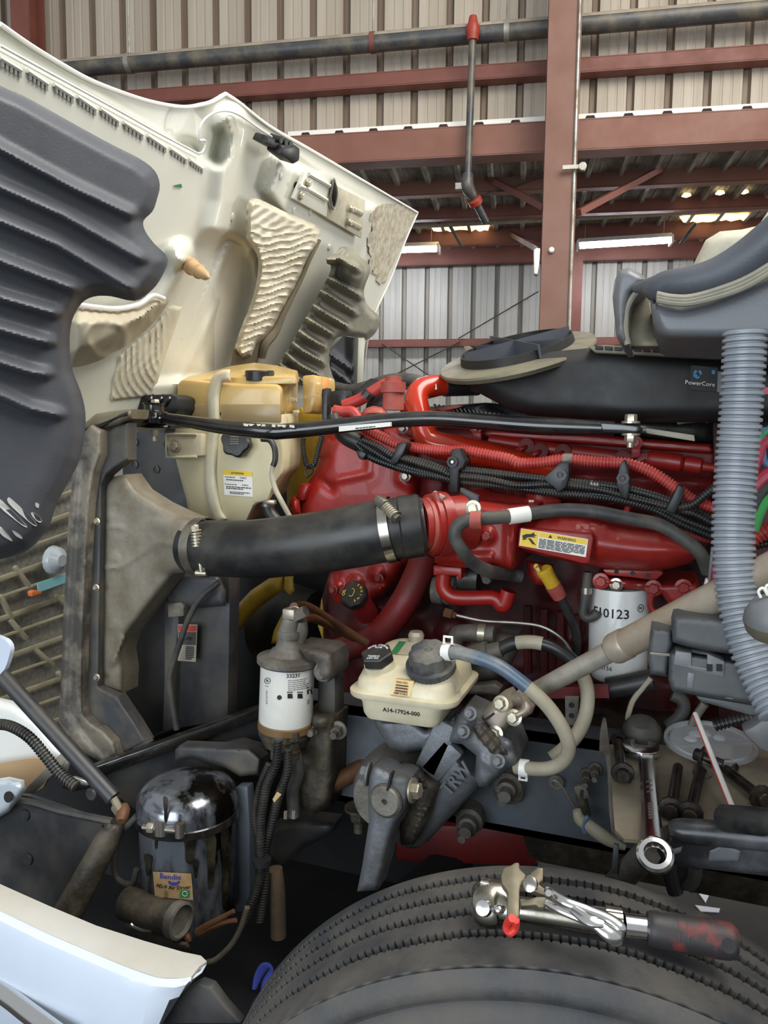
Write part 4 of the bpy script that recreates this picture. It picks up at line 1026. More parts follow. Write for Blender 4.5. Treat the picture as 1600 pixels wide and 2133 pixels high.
for x, y in ((658, 870), (640, 550)): obj('bolt', bolt(pt('a5', x, y, 1.94), (0, -1, 0), .010, .012), 'steel', ghp)
for x, y in ((695, 1228), (716, 1232), (738, 1214), (790, 1205)): obj('bolt', bolt(P(x, y, 1.92), (0, -1, 0), .009, .012), 'engine_red_dirty', ghp)
pl('sensor_cover', q('a5', (500, 560), (570, 545), (620, 600), (690, 620), (690, 660), (600, 660), (520, 620)), 1.92, .05, 'engine_red', eng, .006)

# head and rocker box
hd = [(800, 890), (1000, 892), (1200, 905), (1500, 925), (1500, 1080), (1240, 1075), (1060, 1055), (870, 1060), (860, 930)]
def hdx(x, y, e):
    h = 0
    for k in range(7): h += bump(x, y, (905+k*92, 1010+k*6), 30, .03)
    h += ridge(x, y, [(860, 1030), (1200, 1040), (1500, 1070)], 8, .02) + ridge(x, y, [(870, 985), (1100, 985), (1500, 1010)], 10, -.02)
    return h
head = bl('cylinder_head', hd, 2.04, .03, 16, 'engine_red_dirty', eng, 7, extra=hdx, back=.3)
bl('rocker_ledge', [(1000, 893), (1200, 902), (1480, 925), (1490, 940), (1480, 946), (1200, 925), (1000, 912)], 2.0, .02, 7, 'engine_red', head, 6, back=.2)
pl('rocker_cover', [(840, 850), (1010, 838), (1160, 852), (1500, 872), (1500, 925), (1200, 905), (1000, 895), (840, 885)], 2.06, .4, 'gloss_black', eng, .01)
# ribbed strip of the rocker cover
bm = NB()
for k in range(26):
    x = 905+k*9; y = 850+k*1.3; bar(P(x, y-8, 2.03), P(x+12, y+12, 2.03), .004, .012, bm, up=(0, 1, 0))
obj('cover_fins', bm, 'dark_steel', eng, 0)
pl('cover_top', q('a5', (600, 385), (670, 375), (700, 420), (860, 420), (1020, 395), (960, 440), (620, 445)), 2.02, .12, 'engine_red', eng, .004)
pl('cover_label', q('a5', (860, 420), (990, 395), (1040, 405), (900, 440)), 2.01, .02, 'red_dusty', eng, .002)
# fuel rail with injector fittings
rail = obj('fuel_rail', tube([P(1020, 918, 1.965), P(1150, 936, 1.965), P(1285, 952, 1.965)], .017, 16), 'engine_red', eng)
obj('rail_end', lathe(P(1349, 955, 1.955), P(1424, 966, 1.95)-P(1349, 955, 1.955), [(0, .018), (.01, .022), (.075, .022), (.08, .017), (.082, .014), (.085, .02), (.12, .02), (.125, .012), (.17, .008)], 20), 'engine_red', rail)
for x, y in ((1127, 940), (1174, 942), (1298, 955), (1345, 961), (1098, 930)):
    c = P(x, y, 1.955); o_ = obj('injector_boss', lathe(c, (0, -1, .1), [(-.03, .02), (.0, .022), (.012, .02), (.014, .012)], 20), 'engine_red_dirty', eng)
    obj('injector_line', tube([c+V((0, -.012, 0)), P(x-14, y+6, 1.93), P(x-44, y+16, 1.95)], .006, 8), 'engine_red', o_)
for x, y in ((1324, 932), (992, 900)):
    o_ = obj('rail_bracket', pxp([(x-9, y-18), (x, y-23), (x+10, y-18), (x+12, y+22), (x-11, y+24)], 1.94, .05, .005), 'engine_red', eng)
    obj('bolt', bolt(P(x, y-10, 1.938), (0, -1, 0), .011, .012), 'engine_red', o_)

# the thick bent coolant pipe
pipe = thing('coolant_pipe', 'fat glossy red pipe bending up over the black rod to the airbox', 'pipe')
pp = [(935, 802, 1.98), (905, 804, 1.95), (878, 812, 1.92), (868, 832, 1.90), (877, 870, 1.89), (886, 905, 1.885), (905, 925, 1.885), (960, 936, 1.89), (1030, 950, 1.90), (1100, 968, 1.92), (1170, 985, 1.95)]
rp_ = [20, 23, 24, 24, 24.5, 26, 28, 28, 26, 22, 18]
ps = [P(*p) for p in pp]; obj('pipe_body', tube(ps, [r*mpp(p) for r, p in zip(rp_, ps)], 28, n=7), 'pipe_red', pipe)
a, b = P(905, 804, 1.95), P(955, 801, 2.0); d = (b-a).normalized()
o_ = obj('rubber_joint', lathe(P(925, 803, 1.965), d, [(0, .029), (.1, .032)], 24), 'rubber_hose', pipe)
pl('foil_label', q('a5', (815, 265), (860, 255), (865, 290), (820, 300)), 1.92, .003, 'label_white', pipe, 0)
# dusty upper hoses and red battery cable
t = thing('battery_cable', 'thick red battery cable clipped in front of the far fender liner', 'cable')
obj('cable', tube([pt('a5', x, y, 2.0) for x, y in ((245, 400), (330, 370), (420, 320), (510, 265), (550, 265), (560, 300))], .017, 14), 'loom_red', t)
obj('cable', tube([pt('a5', x, y, 1.95) for x, y in ((180, 430), (240, 440), (300, 440), (330, 470), (360, 520))], .015, 14), 'loom_red', t)
obj('cable_clip', tube([pt('a5', 395, 345, 1.985), pt('a5', 420, 315, 1.985)], .02, 10), 'clip_black', t)
solo('breather_tube', tube([pt('a5', x, y, 2.25) for x, y in ((110, 270), (200, 285), (300, 300), (420, 270), (560, 230), (700, 230), (800, 260))], .02, 12), 'rubber_dusty', 'dusty grey breather tube beyond the red battery cable', 'hose')
solo('heater_hose', tube([pt('a5', x, y, 2.3) for x, y in ((520, 300), (600, 280), (700, 265), (760, 270))], .012, 10), 'hose_grey', 'thin tan tube behind the bolt post', 'tube')
t = thing('wiring_connector', 'black wiring connectors clustered beside the coolant tank', 'connector')
pl('connector_body', q('a5', (130, 305), (240, 295), (265, 340), (250, 400), (140, 410)), 2.0, .06, 'clip_black', t, .004)
pl('connector_body', q('a5', (260, 350), (420, 215), (520, 235), (540, 270), (420, 340), (330, 360)), 2.06, .05, 'clip_black', t, .005)
pl('connector_arm', q('a5', (95, 290), (135, 280), (130, 560), (95, 600)), 1.93, .03, 'clip_black', t, .003)
pl('connector_body', q('a5', (420, 300), (520, 290), (530, 420), (380, 430)), 2.06, .05, 'clip_black', t, .005)
obj('thermostat_post', lathe(pt('a5', 572, 430, 1.99), (0, 0, 1), [(0, .030), (.045, .028), (.047, .034), (.075, .034), (.077, .022), (.09, .022), (.092, .010)], 20), 'red_dusty', eng)
obj('bolt', bolt(pt('a5', 580, 305, 1.99), (0, 0, 1), .016, .014), 'zinc', eng)
bl('thermostat_housing', q('a5', (355, 460), (380, 420), (440, 400), (500, 410), (540, 450), (520, 475), (360, 490)), 1.97, .04, 14, 'red_dusty', eng, 5)

# ---- intake: inlet ring, elbow, horn
inl = obj('inlet_ring', lathe(P(872, 1094, 1.555), P(960, 1090, 1.62)-P(872, 1094, 1.555), [(0, .055), (.012, .058), (.02, .058), (.024, .066), (.05, .067), (.055, .060), (.12, .060)], 40), 'engine_red', eng)
bm = NB(); dd = (P(960, 1090, 1.62)-P(872, 1094, 1.555)).normalized()
obj('inlet_clamp', lathe(P(905, 1093, 1.578), dd, [(0, .0675), (0, .0705), (.022, .0705), (.022, .0675)], 40, caps=False), 'engine_red', inl)
obj('clamp_bolt', tube([P(905, 1028, 1.56), P(926, 1040, 1.55)], .007, 8), 'zinc', inl)
pl('clamp_ear', [(902, 1026), (912, 1024), (922, 1060), (914, 1062), (900, 1035)], 1.545, .03, 'engine_red', inl, .002)
obj('foil_label', lathe(P(884, 1094, 1.562), dd, [(0, .0590), (.022, .0590)], 40, caps=False), 'red_dusty', inl, label='worn pale label with black zeros round the inlet')
for k in range(7):
    a_ = R(-40+k*14); ring_c = P(890, 1094, 1.567)
    c = ring_c + (V((0, -1, 0))*math.cos(a_) + V((0, 0, 1))*math.sin(a_+.3))*.0598
    tube([c+V((0, 0, .004)), c+V((.004, 0, 0)), c-V((0, 0, .004)), c-V((.004, 0, 0)), c+V((0, 0, .004))], .0009, 5, bm=bm)
obj('label_text', bm, 'ink', inl, 0)
el = [(925, 1038), (960, 1030), (985, 1042), (1062, 1052), (1120, 1050), (1130, 1075), (1090, 1085), (1080, 1150), (1072, 1185), (1060, 1190), (960, 1182), (930, 1178), (905, 1172), (908, 1140)]
def elx(x, y, e):
    h = bump(x, y, (1014, 1116), 20, .018) - bump(x, y, (1014, 1116), 9, .006)
    h += .012*ss(0, 5, sdf(x, y, [(972, 1150), (1030, 1148), (1030, 1180), (972, 1178)])) + ridge(x, y, [(1060, 1060), (1056, 1180)], 6, -.012)+ridge(x, y, [(945, 1040), (940, 1175)], 6, .01)
    return h
elb = bl('intake_elbow', el, 1.68, .06, 24, 'engine_red', eng, 5, extra=elx, back=.25)
obj('bolt', bolt(P(1014, 1116, 1.605), (0, -1, 0), .010, .010, None, False), 'engine_red', elb)
ho = [(1062, 1088), (1100, 1078), (1150, 1076), (1212, 1078), (1262, 1088), (1320, 1098), (1400, 1108), (1440, 1125), (1462, 1150), (1440, 1172), (1400, 1184), (1350, 1190), (1300, 1188), (1260, 1184), (1210, 1176), (1140, 1160), (1082, 1146), (1068, 1120)]
def hox(x, y, e): return ridge(x, y, [(1170, 1080), (1265, 1094)], 8, .02) - ridge(x, y, [(1238, 1110), (1234, 1185)], 3, .008) - ridge(x, y, [(1240, 1146), (1400, 1162)], 1.5, .002)
horn = bl('intake_horn', ho, 1.72, .085, 52, 'engine_red', eng, 5, extra=hox, back=.2)
for c, w in (((1205, 1098), 5), ((1222, 1099), 6), ((1232, 1104), 8), ((1268, 1112), 4)):
    bl('paint_chip', [(c[0]-w, c[1]-5), (c[0]+w, c[1]-6), (c[0]+w, c[1]+5), (c[0]-w, c[1]+6)], 1.648+.004*(c[0]-1205)/20, .002, 3, 'red_dusty', horn, 4, sm=3)
# warning plate riveted to the horn
wp = q('a7', (205, 690), (215, 590), (625, 615), (630, 640), (608, 780), (570, 782), (220, 700))
wpo = obj('warning_plate', pxp([(1078, 1140), (1082, 1100), (1233, 1113), (1236, 1122), (1228, 1172), (1215, 1174)], 1.615, .05, .003), 'engine_red', eng)
Wq = quadmap(*[P(x, y, 1.6145) for x, y in q('a7', (218, 683), (588, 748), (601, 648), (229, 588))])
lab = obj('warning_label', decal(Wq, 0, 0, 1, 1, .0008), 'label_white', wpo, 0, label='yellow and white WARNING label with a hand symbol')
obj('label_panel', decal(Wq, .01, .02, .27, .98, .0014), 'label_yellow', lab, 0); obj('label_panel', decal(Wq, .28, .68, .99, .97, .0014), 'label_yellow', lab, 0)
xd = Wq(1, 0)-Wq(0, 0); yd = Wq(0, 1)-Wq(0, 0); hL = yd.length
bm = txt('WARNING', Wq(.69, .81, .0015), xd, yd, hL*.15, bold=.01)
hull8([Wq(u, v, .0015) for u, v in ((.42, .73), (.48, .73), (.45, .92))], [Wq(u, v, .0022) for u, v in ((.42, .73), (.48, .73), (.45, .92))], bm)
fineprint(Wq, .29, .06, .97, .62, 8, .0022, bm)
for hp_ in (((.03, .6), (.08, .72), (.16, .78), (.2, .9), (.21, .78), (.25, .74), (.2, .68), (.24, .62), (.17, .6), (.12, .55), (.05, .42)), ((.12, .5), (.15, .52), (.22, .22), (.2, .2)), ((.15, .5), (.17, .5), (.25, .2), (.235, .18)), ((.04, .42), (.1, .48), (.11, .44), (.05, .36))):
    hull8([Wq(u, v, .0015) for u, v in hp_], [Wq(u, v, .0022) for u, v in hp_], bm)
obj('label_text', bm, 'ink', lab, 0)
# vertical flange and cap under the loom
obj('sensor_boss', lathe(P(1128, 1060, 1.80), (0, 0, 1), [(0, .044), (.02, .044), (.024, .036), (.05, .036)], 24), 'engine_red', eng)
pl('sensor_tag', q('a7', (270, 430), (300, 432), (298, 458), (272, 456)), 1.755, .003, 'label_white', eng, 0)

# lower red plumbing
lp = thing('lower_coolant_pipe', 'dusty red pipe slanting down below the black hose', 'pipe')
pps = [P(x, y, Y) for x, y, Y in ((882, 1165, 1.9), (872, 1195, 1.88), (845, 1250, 1.86), (805, 1305, 1.86), (760, 1338, 1.87), (700, 1358, 1.9), (650, 1380, 1.95))]
obj('pipe_body', tube(pps, [r*mpp(p) for r, p in zip((30, 30, 30, 29, 27, 26, 24), pps)], 24), 'engine_red_dirty', lp)
lp2 = thing('cross_pipe', 'small red elbow pipe under the intake elbow', 'pipe')
obj('pipe_body', tube([P(x, y, 1.78) for x, y in ((925, 1195), (925, 1225), (945, 1243), (985, 1246), (1030, 1246), (1048, 1262), (1060, 1230))], .019, 16), 'engine_red', lp2)
obj('flange', pxp([(902, 1178), (962, 1182), (962, 1206), (955, 1210), (952, 1200), (912, 1198), (902, 1200)], 1.74, .06, .004), 'engine_red', lp2)
solo('oil_cooler_hose', tube([P(x, y, 1.83) for x, y in ((960, 1200), (985, 1200), (1000, 1202))], .04, 20), 'rubber_hose', 'short fat black hose joint beneath the intake elbow', 'hose')
cmpr = thing('air_compressor', 'dirty grey compressor cylinder behind the small red elbow pipe', 'compressor')
obj('cylinder', lathe(P(900, 1228, 1.88), (1, 0, 0), [(0, .02), (.004, .034), (.03, .036), (.034, .032), (.04, .036), (.09, .036), (.095, .03), (.12, .028)], 24), 'cast_grey', cmpr)
obj('fin_ring', lathe(P(950, 1228, 1.88), (1, 0, 0), [(0, .037), (.002, .041), (.012, .041), (.014, .037)], 24), 'dark_steel', cmpr)
# engine ribs near the filter
for k in range(4):
    obj('block_rib', tube([P(1100+k*34, 1262+k*6, 2.06), P(1100+k*34, 1400+k*4, 2.06)], .012, 8), 'engine_red_dark', eng)
obj('oil_pan', pxp([(820, 1715), (1120, 1725), (1120, 1810), (820, 1800)], 2.0, .4, .02), 'engine_red_dirty', eng)
# oil filler
oc = pt('b3', 1205, 260, 1.80); ax = V((-.05, -.8, .65)).normalized()
of = thing('oil_filler', 'black engine oil filler cap on a short red neck', 'cap')
obj('cap', lathe(oc, ax, [(-.006, .033), (0, .037), (.020, .037), (.025, .032), (.025, .002)], 8), 'cap_black', of, 20)
obj('neck', lathe(oc-ax*.09, ax, [(0, .03), (.05, .03), (.085, .024)], 24), 'engine_red_dirty', of)
u_ = V((1, .05, 0)); u_ = (u_-ax*u_.dot(ax)).normalized(); w_ = ax.cross(u_)
bm = NB()
for s_, r0, a0 in (('ENGINE', .020, 62), ('OIL', -.019, 0)):
    if s_ == 'OIL': txt(s_, oc+ax*.0265-u_*.023, w_, -u_, .008, bm=bm)
    else:
        for k, ch in enumerate(s_): 
            a_ = R(62-k*24.8); o_ = oc+ax*.0265+(u_*math.cos(a_)+w_*math.sin(a_))*.025
            txt(ch, o_, (u_*math.sin(a_)-w_*math.cos(a_)), (u_*math.cos(a_)+w_*math.sin(a_)), .0062, bm=bm)
tube([oc+ax*.02655+u_*x+w_*y for x, y in ((-.008, -.008), (.0, -.01), (.004, 0), (.003, .01), (-.004, .012))], .0008, 5, bm=bm)
obj('cap_text', bm, 'label_yellow', of, 0)

# dipstick with yellow T-handle
ds = thing('oil_dipstick', 'yellow dipstick handle on a red and black tube', 'dipstick')
c0_, c1_ = pt('a7', 380, 860, 1.70), pt('a7', 430, 945, 1.715); ax = (c0_-c1_).normalized()
obj('collar', lathe(c1_, ax, [(-.012, .016), (.012, .018), (.022, .018)], 18), 'red_dusty', ds)
obj('handle_plug', lathe(c1_+ax*.022, ax, [(0, .0165), (.03, .017), (.034, .0185), (.042, .0185), (.046, .014)], 20), 'yellow_plastic', ds)
tb = pxp(q('a7', (293, 800), (300, 785), (318, 784), (370, 860), (360, 875), (342, 872)), 1.685, .012, .003); hd_ = obj('handle_tab', tb, 'yellow_plastic', ds)
obj('tab_mark', tube([pt('a7', x, y, 1.683) for x, y in ((310, 805), (325, 800), (340, 830), (330, 835))], .001, 5), 'ink', hd_)
obj('tube', tube([pt('a7', x, y, Y) for x, y, Y in ((438, 960, 1.72), (475, 1030, 1.74), (520, 1120, 1.76), (538, 1210, 1.78), (530, 1300, 1.8))], .0105, 12), 'rubber_hose', ds)
bl('bracket', q('a7', (255, 765), (330, 775), (410, 790), (400, 850), (350, 905), (310, 900), (270, 850)), 1.79, .02, 10, 'engine_red', ds, 5)
# oil line right of the dipstick
t = thing('hydraulic_line', 'grey metal line curling beside the white filter', 'tube')
obj('line', tube([pt('a7', x, y, 1.74) for x, y in ((600, 830), (595, 900), (585, 980), (575, 1060), (600, 1085), (640, 1070), (650, 1050))], .011, 12), 'rubber_dusty', t)
obj('ferrule', lathe(pt('a7', 590, 950, 1.74), (0, 0, 1), [(0, .0125), (.014, .0125)], 16), 'steel', t)

# ---- fuel filter under the horn
ff = thing('fuel_filter', 'large white canister filter with a bold black number under the red horn', 'filter')
ft, fb = P(1290, 1225, 1.80), P(1286, 1412, 1.80); ax = (ft-fb).normalized(); rF = 60*mpp(ft)
obj('canister', lathe(fb, ax, [(0, rF*.80), (.004, rF*.88), (.02, rF*.97), (.035, rF), ((ft-fb).length, rF), ((ft-fb).length+.004, rF*.98)], 48), 'filter_white2', ff)
hb = [(1238, 1208), (1250, 1200), (1300, 1205), (1378, 1215), (1450, 1212), (1460, 1230), (1440, 1258), (1395, 1262), (1380, 1240), (1350, 1232), (1290, 1225), (1240, 1222)]
fh = bl('filter_head', hb, 1.76, .03, 10, 'engine_red', ff, 5, back=.15)
pl('head_flange', q('a7', (680, 815), (1000, 820), (1020, 840), (975, 880), (830, 860), (700, 850)), 1.745, .04, 'engine_red', fh, .003)
for x, y in ((757, 830), (847, 838), (933, 852), (458, 800)): obj('bolt_hole', lathe(pt('a7', x, y, 1.743), (0, -1, 0), [(0, .005), (.001, .005)], 12), 'void_black', fh)
obj('bolt', bolt(pt('a7', 757, 900, 1.735), (0, -1, 0), .010, .012), 'steel', fh)
for x, y in ((672, 880), (1130, 915), (963, 920)): obj('bolt', bolt(pt('a7', x, y, 1.735), (0, -1, 0), .012, .012), 'engine_red', fh)
obj('drain_line', tube([pt('a7', x, y, 1.735) for x, y in ((960, 940), (945, 990), (955, 1040), (1000, 1050), (1080, 1010), (1150, 940))], .007, 10), 'engine_red', fh)
def cano(px, py):      # point on the canister's surface under a pixel
    d = ray(px, py).normalized(); w0 = EYE-fb; dp = d-ax*d.dot(ax); wp_ = w0-ax*w0.dot(ax)
    A_, B_, C_ = dp.dot(dp), 2*dp.dot(wp_), wp_.dot(wp_)-rF*rF; disc = B_*B_-4*A_*C_
    return EYE+d*((-B_-math.sqrt(max(0, disc)))/(2*A_))
bm = txt('F10123', cano(1270, 1279), (1, 0, 0), ax, 17*mpp(ft)*1.1, bold=.012, wrap=(fb, ax, rF))
obj('part_number', bm, 'ink', ff, 0)
bm = NB()
for s_, px, py, h_ in (('SEI', 1258, 1350, 7), ('8', 1232, 1362, 7), ('R156', 1262, 1392, 9)): txt(s_, cano(px, py), (1, 0, 0), ax, h_*mpp(ft), wrap=(fb, ax, rF), bm=bm)
c = cano(1334, 1267); 
a_ = basis(c-fb-ax*(c-fb).dot(ax)); tube([c+a_[2]*.001+(a_[0]*math.cos(t_)+a_[1]*math.sin(t_))*.0085 for t_ in [R(i*30) for i in range(13)]], .0007, 5, bm=bm)
txt('N', c, (1, 0, 0), ax, .007, wrap=(fb, ax, rF), bm=bm)
for k in range(3): txt('----', cano(1340, 1285+k*4), (1, 0, 0), ax, .006, wrap=(fb, ax, rF), bm=bm)
obj('handwriting', bm, 'ink', ff, 0, label='small black markings and handwriting')

# ---- wiring loom across the engine
lm = thing('engine_harness', 'bundle of ribbed black looms sweeping across the red engine', 'wiring')
LP = [((340, 640), (440, 700), (560, 770), (700, 820), (900, 870), (1000, 885), (1200, 900), (1400, 930), (1600, 955)),
      ((370, 625), (470, 670), (560, 730), (650, 755), (760, 790), (900, 835), (960, 860), (1200, 890), (1400, 930)),
      ((330, 660), (420, 740), (540, 790), (700, 840), (900, 880), (1000, 905), (1200, 925), (1400, 950), (1600, 970)),
      ((650, 750), (800, 785), (930, 830), (1040, 830), (1200, 845), (1400, 870), (1600, 895))]
ext = [((1560, 340), (1620, 400)),]
right = [[(1400, 1085+4), (1440, 1100)]]
full = []
E1 = {0: [(1150, 1022), (1200, 1028), (1260, 1032), (1320, 1046), (1380, 1062), (1430, 1085), (1500, 1112)],
      1: [(1150, 1008), (1200, 1012), (1260, 1022), (1330, 1040), (1400, 1058), (1450, 1072), (1500, 1100)],
      2: [(1160, 1028), (1230, 1034), (1310, 1046), (1370, 1066), (1420, 1092), (1500, 1125)],
      3: [(1150, 1000), (1210, 1006), (1270, 1012), (1330, 1024), (1390, 1042), (1450, 1066), (1500, 1088)]}
for k, l in enumerate(LP):
    pts = [p for p in q('a5', *l) if p[0] < 1140] + E1[k]
    obj('loom', corr([P(x, y, 1.70-.012*(k % 2)+ (.01 if k == 3 else 0)) for x, y in pts], .0095 if k != 1 else .0085, .0062, .002, 12), 'loom_black', lm)
obj('loom', corr([P(x, y, 1.68) for x, y in ((1400, 1058), (1440, 1052), (1470, 1030), (1495, 1010))], .009, .006, .002, 12), 'loom_black', lm)
obj('loom_end', tube([pt('a5', x, y, 1.72) for x, y in ((170, 460), (200, 540), (260, 600), (350, 650))], [.014, .018, .022, .022], 12), 'loom_black', lm)
rl = thing('red_harness', 'ribbed red loom running above the black harness', 'wiring')
rpts = q('a5', (370, 540), (430, 575), (520, 620), (600, 655), (720, 680), (900, 700), (1050, 700), (1200, 725), (1350, 755)) + [(1080, 964), (1120, 964), (1180, 957), (1250, 962), (1310, 966), (1360, 985), (1410, 1018), (1450, 1045), (1500, 1062)]
rpts = [p for p in rpts if p[0] < 1070 or p in [(1080, 964), (1120, 964), (1180, 957), (1250, 962), (1310, 966), (1360, 985), (1410, 1018), (1450, 1045), (1500, 1062)]]
obj('loom', corr([P(x, y, 1.72) for x, y in rpts], .0125, .0068, .0025, 14), 'loom_red', rl)
obj('loom', corr([P(x, y, 1.75) for x, y in ((1305, 1066), (1312, 1052), (1335, 1052), (1380, 1075), (1440, 1100), (1500, 1116))], .007, .0055, .0015, 10), 'loom_red', rl)
obj('loom', corr([P(x, y, 1.75) for x, y in ((1395, 1105), (1440, 1115), (1500, 1125))], .011, .0065, .002, 12), 'loom_red', rl)
# clips that tie the looms together
def clip(name, poly, Y, dy, lb, hole=None):
    t = thing('harness_clip', lb, 'clip', 'black harness clips')
    o_ = pl('clip_body', poly, Y, dy, 'clip_black', t, .003)
    if hole:
        c = P(*hole, Y-.001); obj('clip_boss', lathe(c, (0, -1, 0), [(0, .013), (.008, .013), (.008, .008), (.002, .008)], 8), 'clip_black', t); obj('clip_stud', bolt(c, (0, -1, 0), .004, .008, None, False), 'zinc' if hole[0] < 960 else 'dark_steel', t)
    return t
clip('harness_clip', q('a5', (600, 650), (640, 640), (665, 655), (640, 720), (600, 780), (560, 800), (550, 770), (580, 710)), 1.675, .05, 'leftmost black clip on the looms')
clip('harness_clip', q('a5', (960, 690), (1015, 685), (1030, 720), (1055, 770), (1040, 815), (1010, 830), (1000, 980), (950, 985), (945, 820), (955, 740)), 1.67, .055, 'tall black clip hanging below the looms left of the sensor', (944, 962))
clip('harness_clip', q('a7', (445, 220), (495, 225), (495, 300), (480, 360), (430, 395), (420, 370), (345, 312), (400, 265)), 1.665, .05, 'black triangular clip in the middle of the looms', (1169, 989))
clip('harness_clip', q('a7', (775, 240), (800, 205), (822, 250), (835, 350), (820, 430), (790, 420), (755, 345)), 1.665, .05, 'black clip under the support rod bolt', (1298, 996))
clip('harness_clip', q('a7', (1100, 345), (1135, 360), (1130, 410), (1080, 510), (1030, 490), (1070, 410)), 1.66, .05, 'slanted black clip nearest the corrugated hose')
clip('harness_clip', q('a5', (320, 700), (360, 700), (395, 720), (370, 765), (340, 750)), 1.68, .04, 'small black clip under the first bend of the looms')
solo('loom_tape', lathe(P(1181, 958, 1.72)-V((.008, 0, 0)), (1, 0, 0), [(0, .0145), (.02, .0145)], 16), 'frame_tan', 'tan tape band on the red loom', 'tape')
solo('loom_tape', lathe(P(1234, 1012, 1.70)-V((.006, 0, 0)), (1, 0, -.1), [(0, .0125), (.018, .0125)], 16), 'hose_grey', 'pale tape band on the black looms', 'tape')

# ---- rubber hose looping over the intake
hs = thing('heater_hose', 'long matt black rubber hose looping over the warning label', 'hose')
hps = [P(*p) for p in ((1085, 1200, 1.70), (1060, 1196, 1.68), (1020, 1190, 1.59), (985, 1172, 1.54), (962, 1145, 1.50), (948, 1120, 1.49), (952, 1098, 1.49), (972, 1084, 1.495), (1000, 1080, 1.51), (1060, 1076, 1.55), (1130, 1066, 1.58), (1180, 1062, 1.58), (1240, 1066, 1.58), (1310, 1080, 1.59), (1370, 1092, 1.60), (1420, 1120, 1.60), (1458, 1152, 1.6), (1475, 1190, 1.62))]
obj('hose_body', tube(hps, [14*mpp(p) for p in hps], 16), 'rubber_dusty', hs)
o_ = obj('hose_label', lathe(P(1060, 1076, 1.55), P(1102, 1070, 1.57)-P(1060, 1076, 1.55), [(0, .0165), (.043, .0165)], 20), 'label_white', hs, label='white wrapped tag')
cl_ = obj('hose_clamp', lathe(P(980, 1083, 1.50), (1, .1, 0), [(0, .018), (.022, .018)], 20), 'red_dusty', hs); obj('band', lathe(P(984, 1083, 1.502), (1, .1, 0), [(0, .0185), (.012, .0185)], 20), 'zinc', cl_)
pl('clamp_bracket', q('a5', (1020, 945), (1145, 1000), (1142, 1060), (1130, 1110), (1080, 1110), (1075, 1020), (1015, 980)), 1.515, .012, 'dark_steel', hs, .002)
obj('bolt', bolt(pt('a5', 1108, 1082, 1.513), (0, -1, 0), .011, .012), 'zinc', hs)
obj('stub_fitting', lathe(pt('a5', 1205, 1530, 1.66), (.1, -1, -.2), [(0, .014), (.012, .016), (.024, .012), (.03, .010)], 6), 'rubber_dusty', hs, 20)
# ================================================================== CHASSIS AND LOWER BAY
rz0, rz1 = P(1150, 1752, 1.62).z, P(1150, 1535, 1.62).z
rx0, rx1 = P(600, 1600, 1.62).x, 1.6
fr = thing('frame_rail', 'blue-grey steel frame rail behind the steering gear', 'frame')
bm = box(((rx0+rx1)/2, 1.63, (rz0+rz1)/2), (rx1-rx0, .02, rz1-rz0)); box(((rx0+rx1)/2, 1.67, rz1-.008), (rx1-rx0, .1, .016), bm); box(((rx0+rx1)/2, 1.67, rz0+.008), (rx1-rx0, .1, .016), bm)
obj('rail_channel', bm, 'rail_blue', fr, 0)
for x, y, r in ((972, 1722, .016), (1053, 1647, .017), (1052, 1665, .0), (1240, 1600, .010), (1222, 1612, .010)):
    if r: obj('bolt', bolt(P(x, y, 1.62), (.05, -1, 0), r, .03, None, True, .03), 'cast_grey', fr)
for x, y in ((985, 1700), (1065, 1640)): obj('spacer', lathe(P(x, y, 1.62), (0, -1, 0), [(0, .03), (.02, .03), (.025, .02)], 20), 'cast_grey', fr)
# black plates added where the bay falls into shade, hiding the bright floor
shd = thing('underbay_shade_plates', 'black plates standing in for the unlit dark deep under the engine', 'dark backing')
obj('plate', pxp([(150, 1500), (560, 1490), (760, 1480), (900, 1560), (1120, 1760), (1120, 2300), (150, 2300)], 2.05, .05), 'void_black', shd, 0)
obj('inner_plate', pxp([(-150, 1560), (330, 1560), (470, 1500), (470, 2300), (-150, 2300)], 1.78, .04), 'void_black', shd, 0)
obj('under_plate', box((-.8, 1.6, .35), (2.2, 1.0, .03)), 'void_black', shd, 0)
obj('gearbox_shade', box((.35, 2.1, .79), (1.3, .5, .36), None, .05), 'cast_grease', shd)  # plain block added to darken the floor beyond the tyre
ax_ = thing('front_axle', 'plain black axle beam, added to darken the gap behind the tyre', 'axle')
obj('beam', bar(V((P(520, 1960, 1.25).x, 1.3, .45)), V((P(520, 1960, 1.25).x+.45, 2.9, .45)), .1, .12, None, .02), 'void_black', ax_)  # black beam added to keep the unlit gap dark
bl('spring_hanger', q('b7', (350, 470), (430, 430), (560, 420), (740, 440), (720, 500), (560, 590), (480, 650), (420, 690), (350, 640)), 1.72, .03, 16, 'shroud_dusty', ax_, 8, back=.05)

# diagonal black rail in front of the radiator foot
dr = thing('lower_rail', 'black painted rail slanting up below the radiator', 'rail')
obj('bar', bar(P(180, 1612, 1.42), P(548, 1480, 1.66), .03, .03, None, .003), 'gloss_black', dr)
obj('skirt', hull8([P(190, 1618, 1.43), P(548, 1490, 1.67), P(548, 1600, 1.67), P(300, 1700, 1.50)], [P(190, 1618, 1.43)+V((0, .02, 0)), P(548, 1490, 1.67)+V((0, .02, 0)), P(548, 1600, 1.67)+V((0, .02, 0)), P(300, 1700, 1.5)+V((0, .02, 0))]), 'shroud_black', dr, 0)

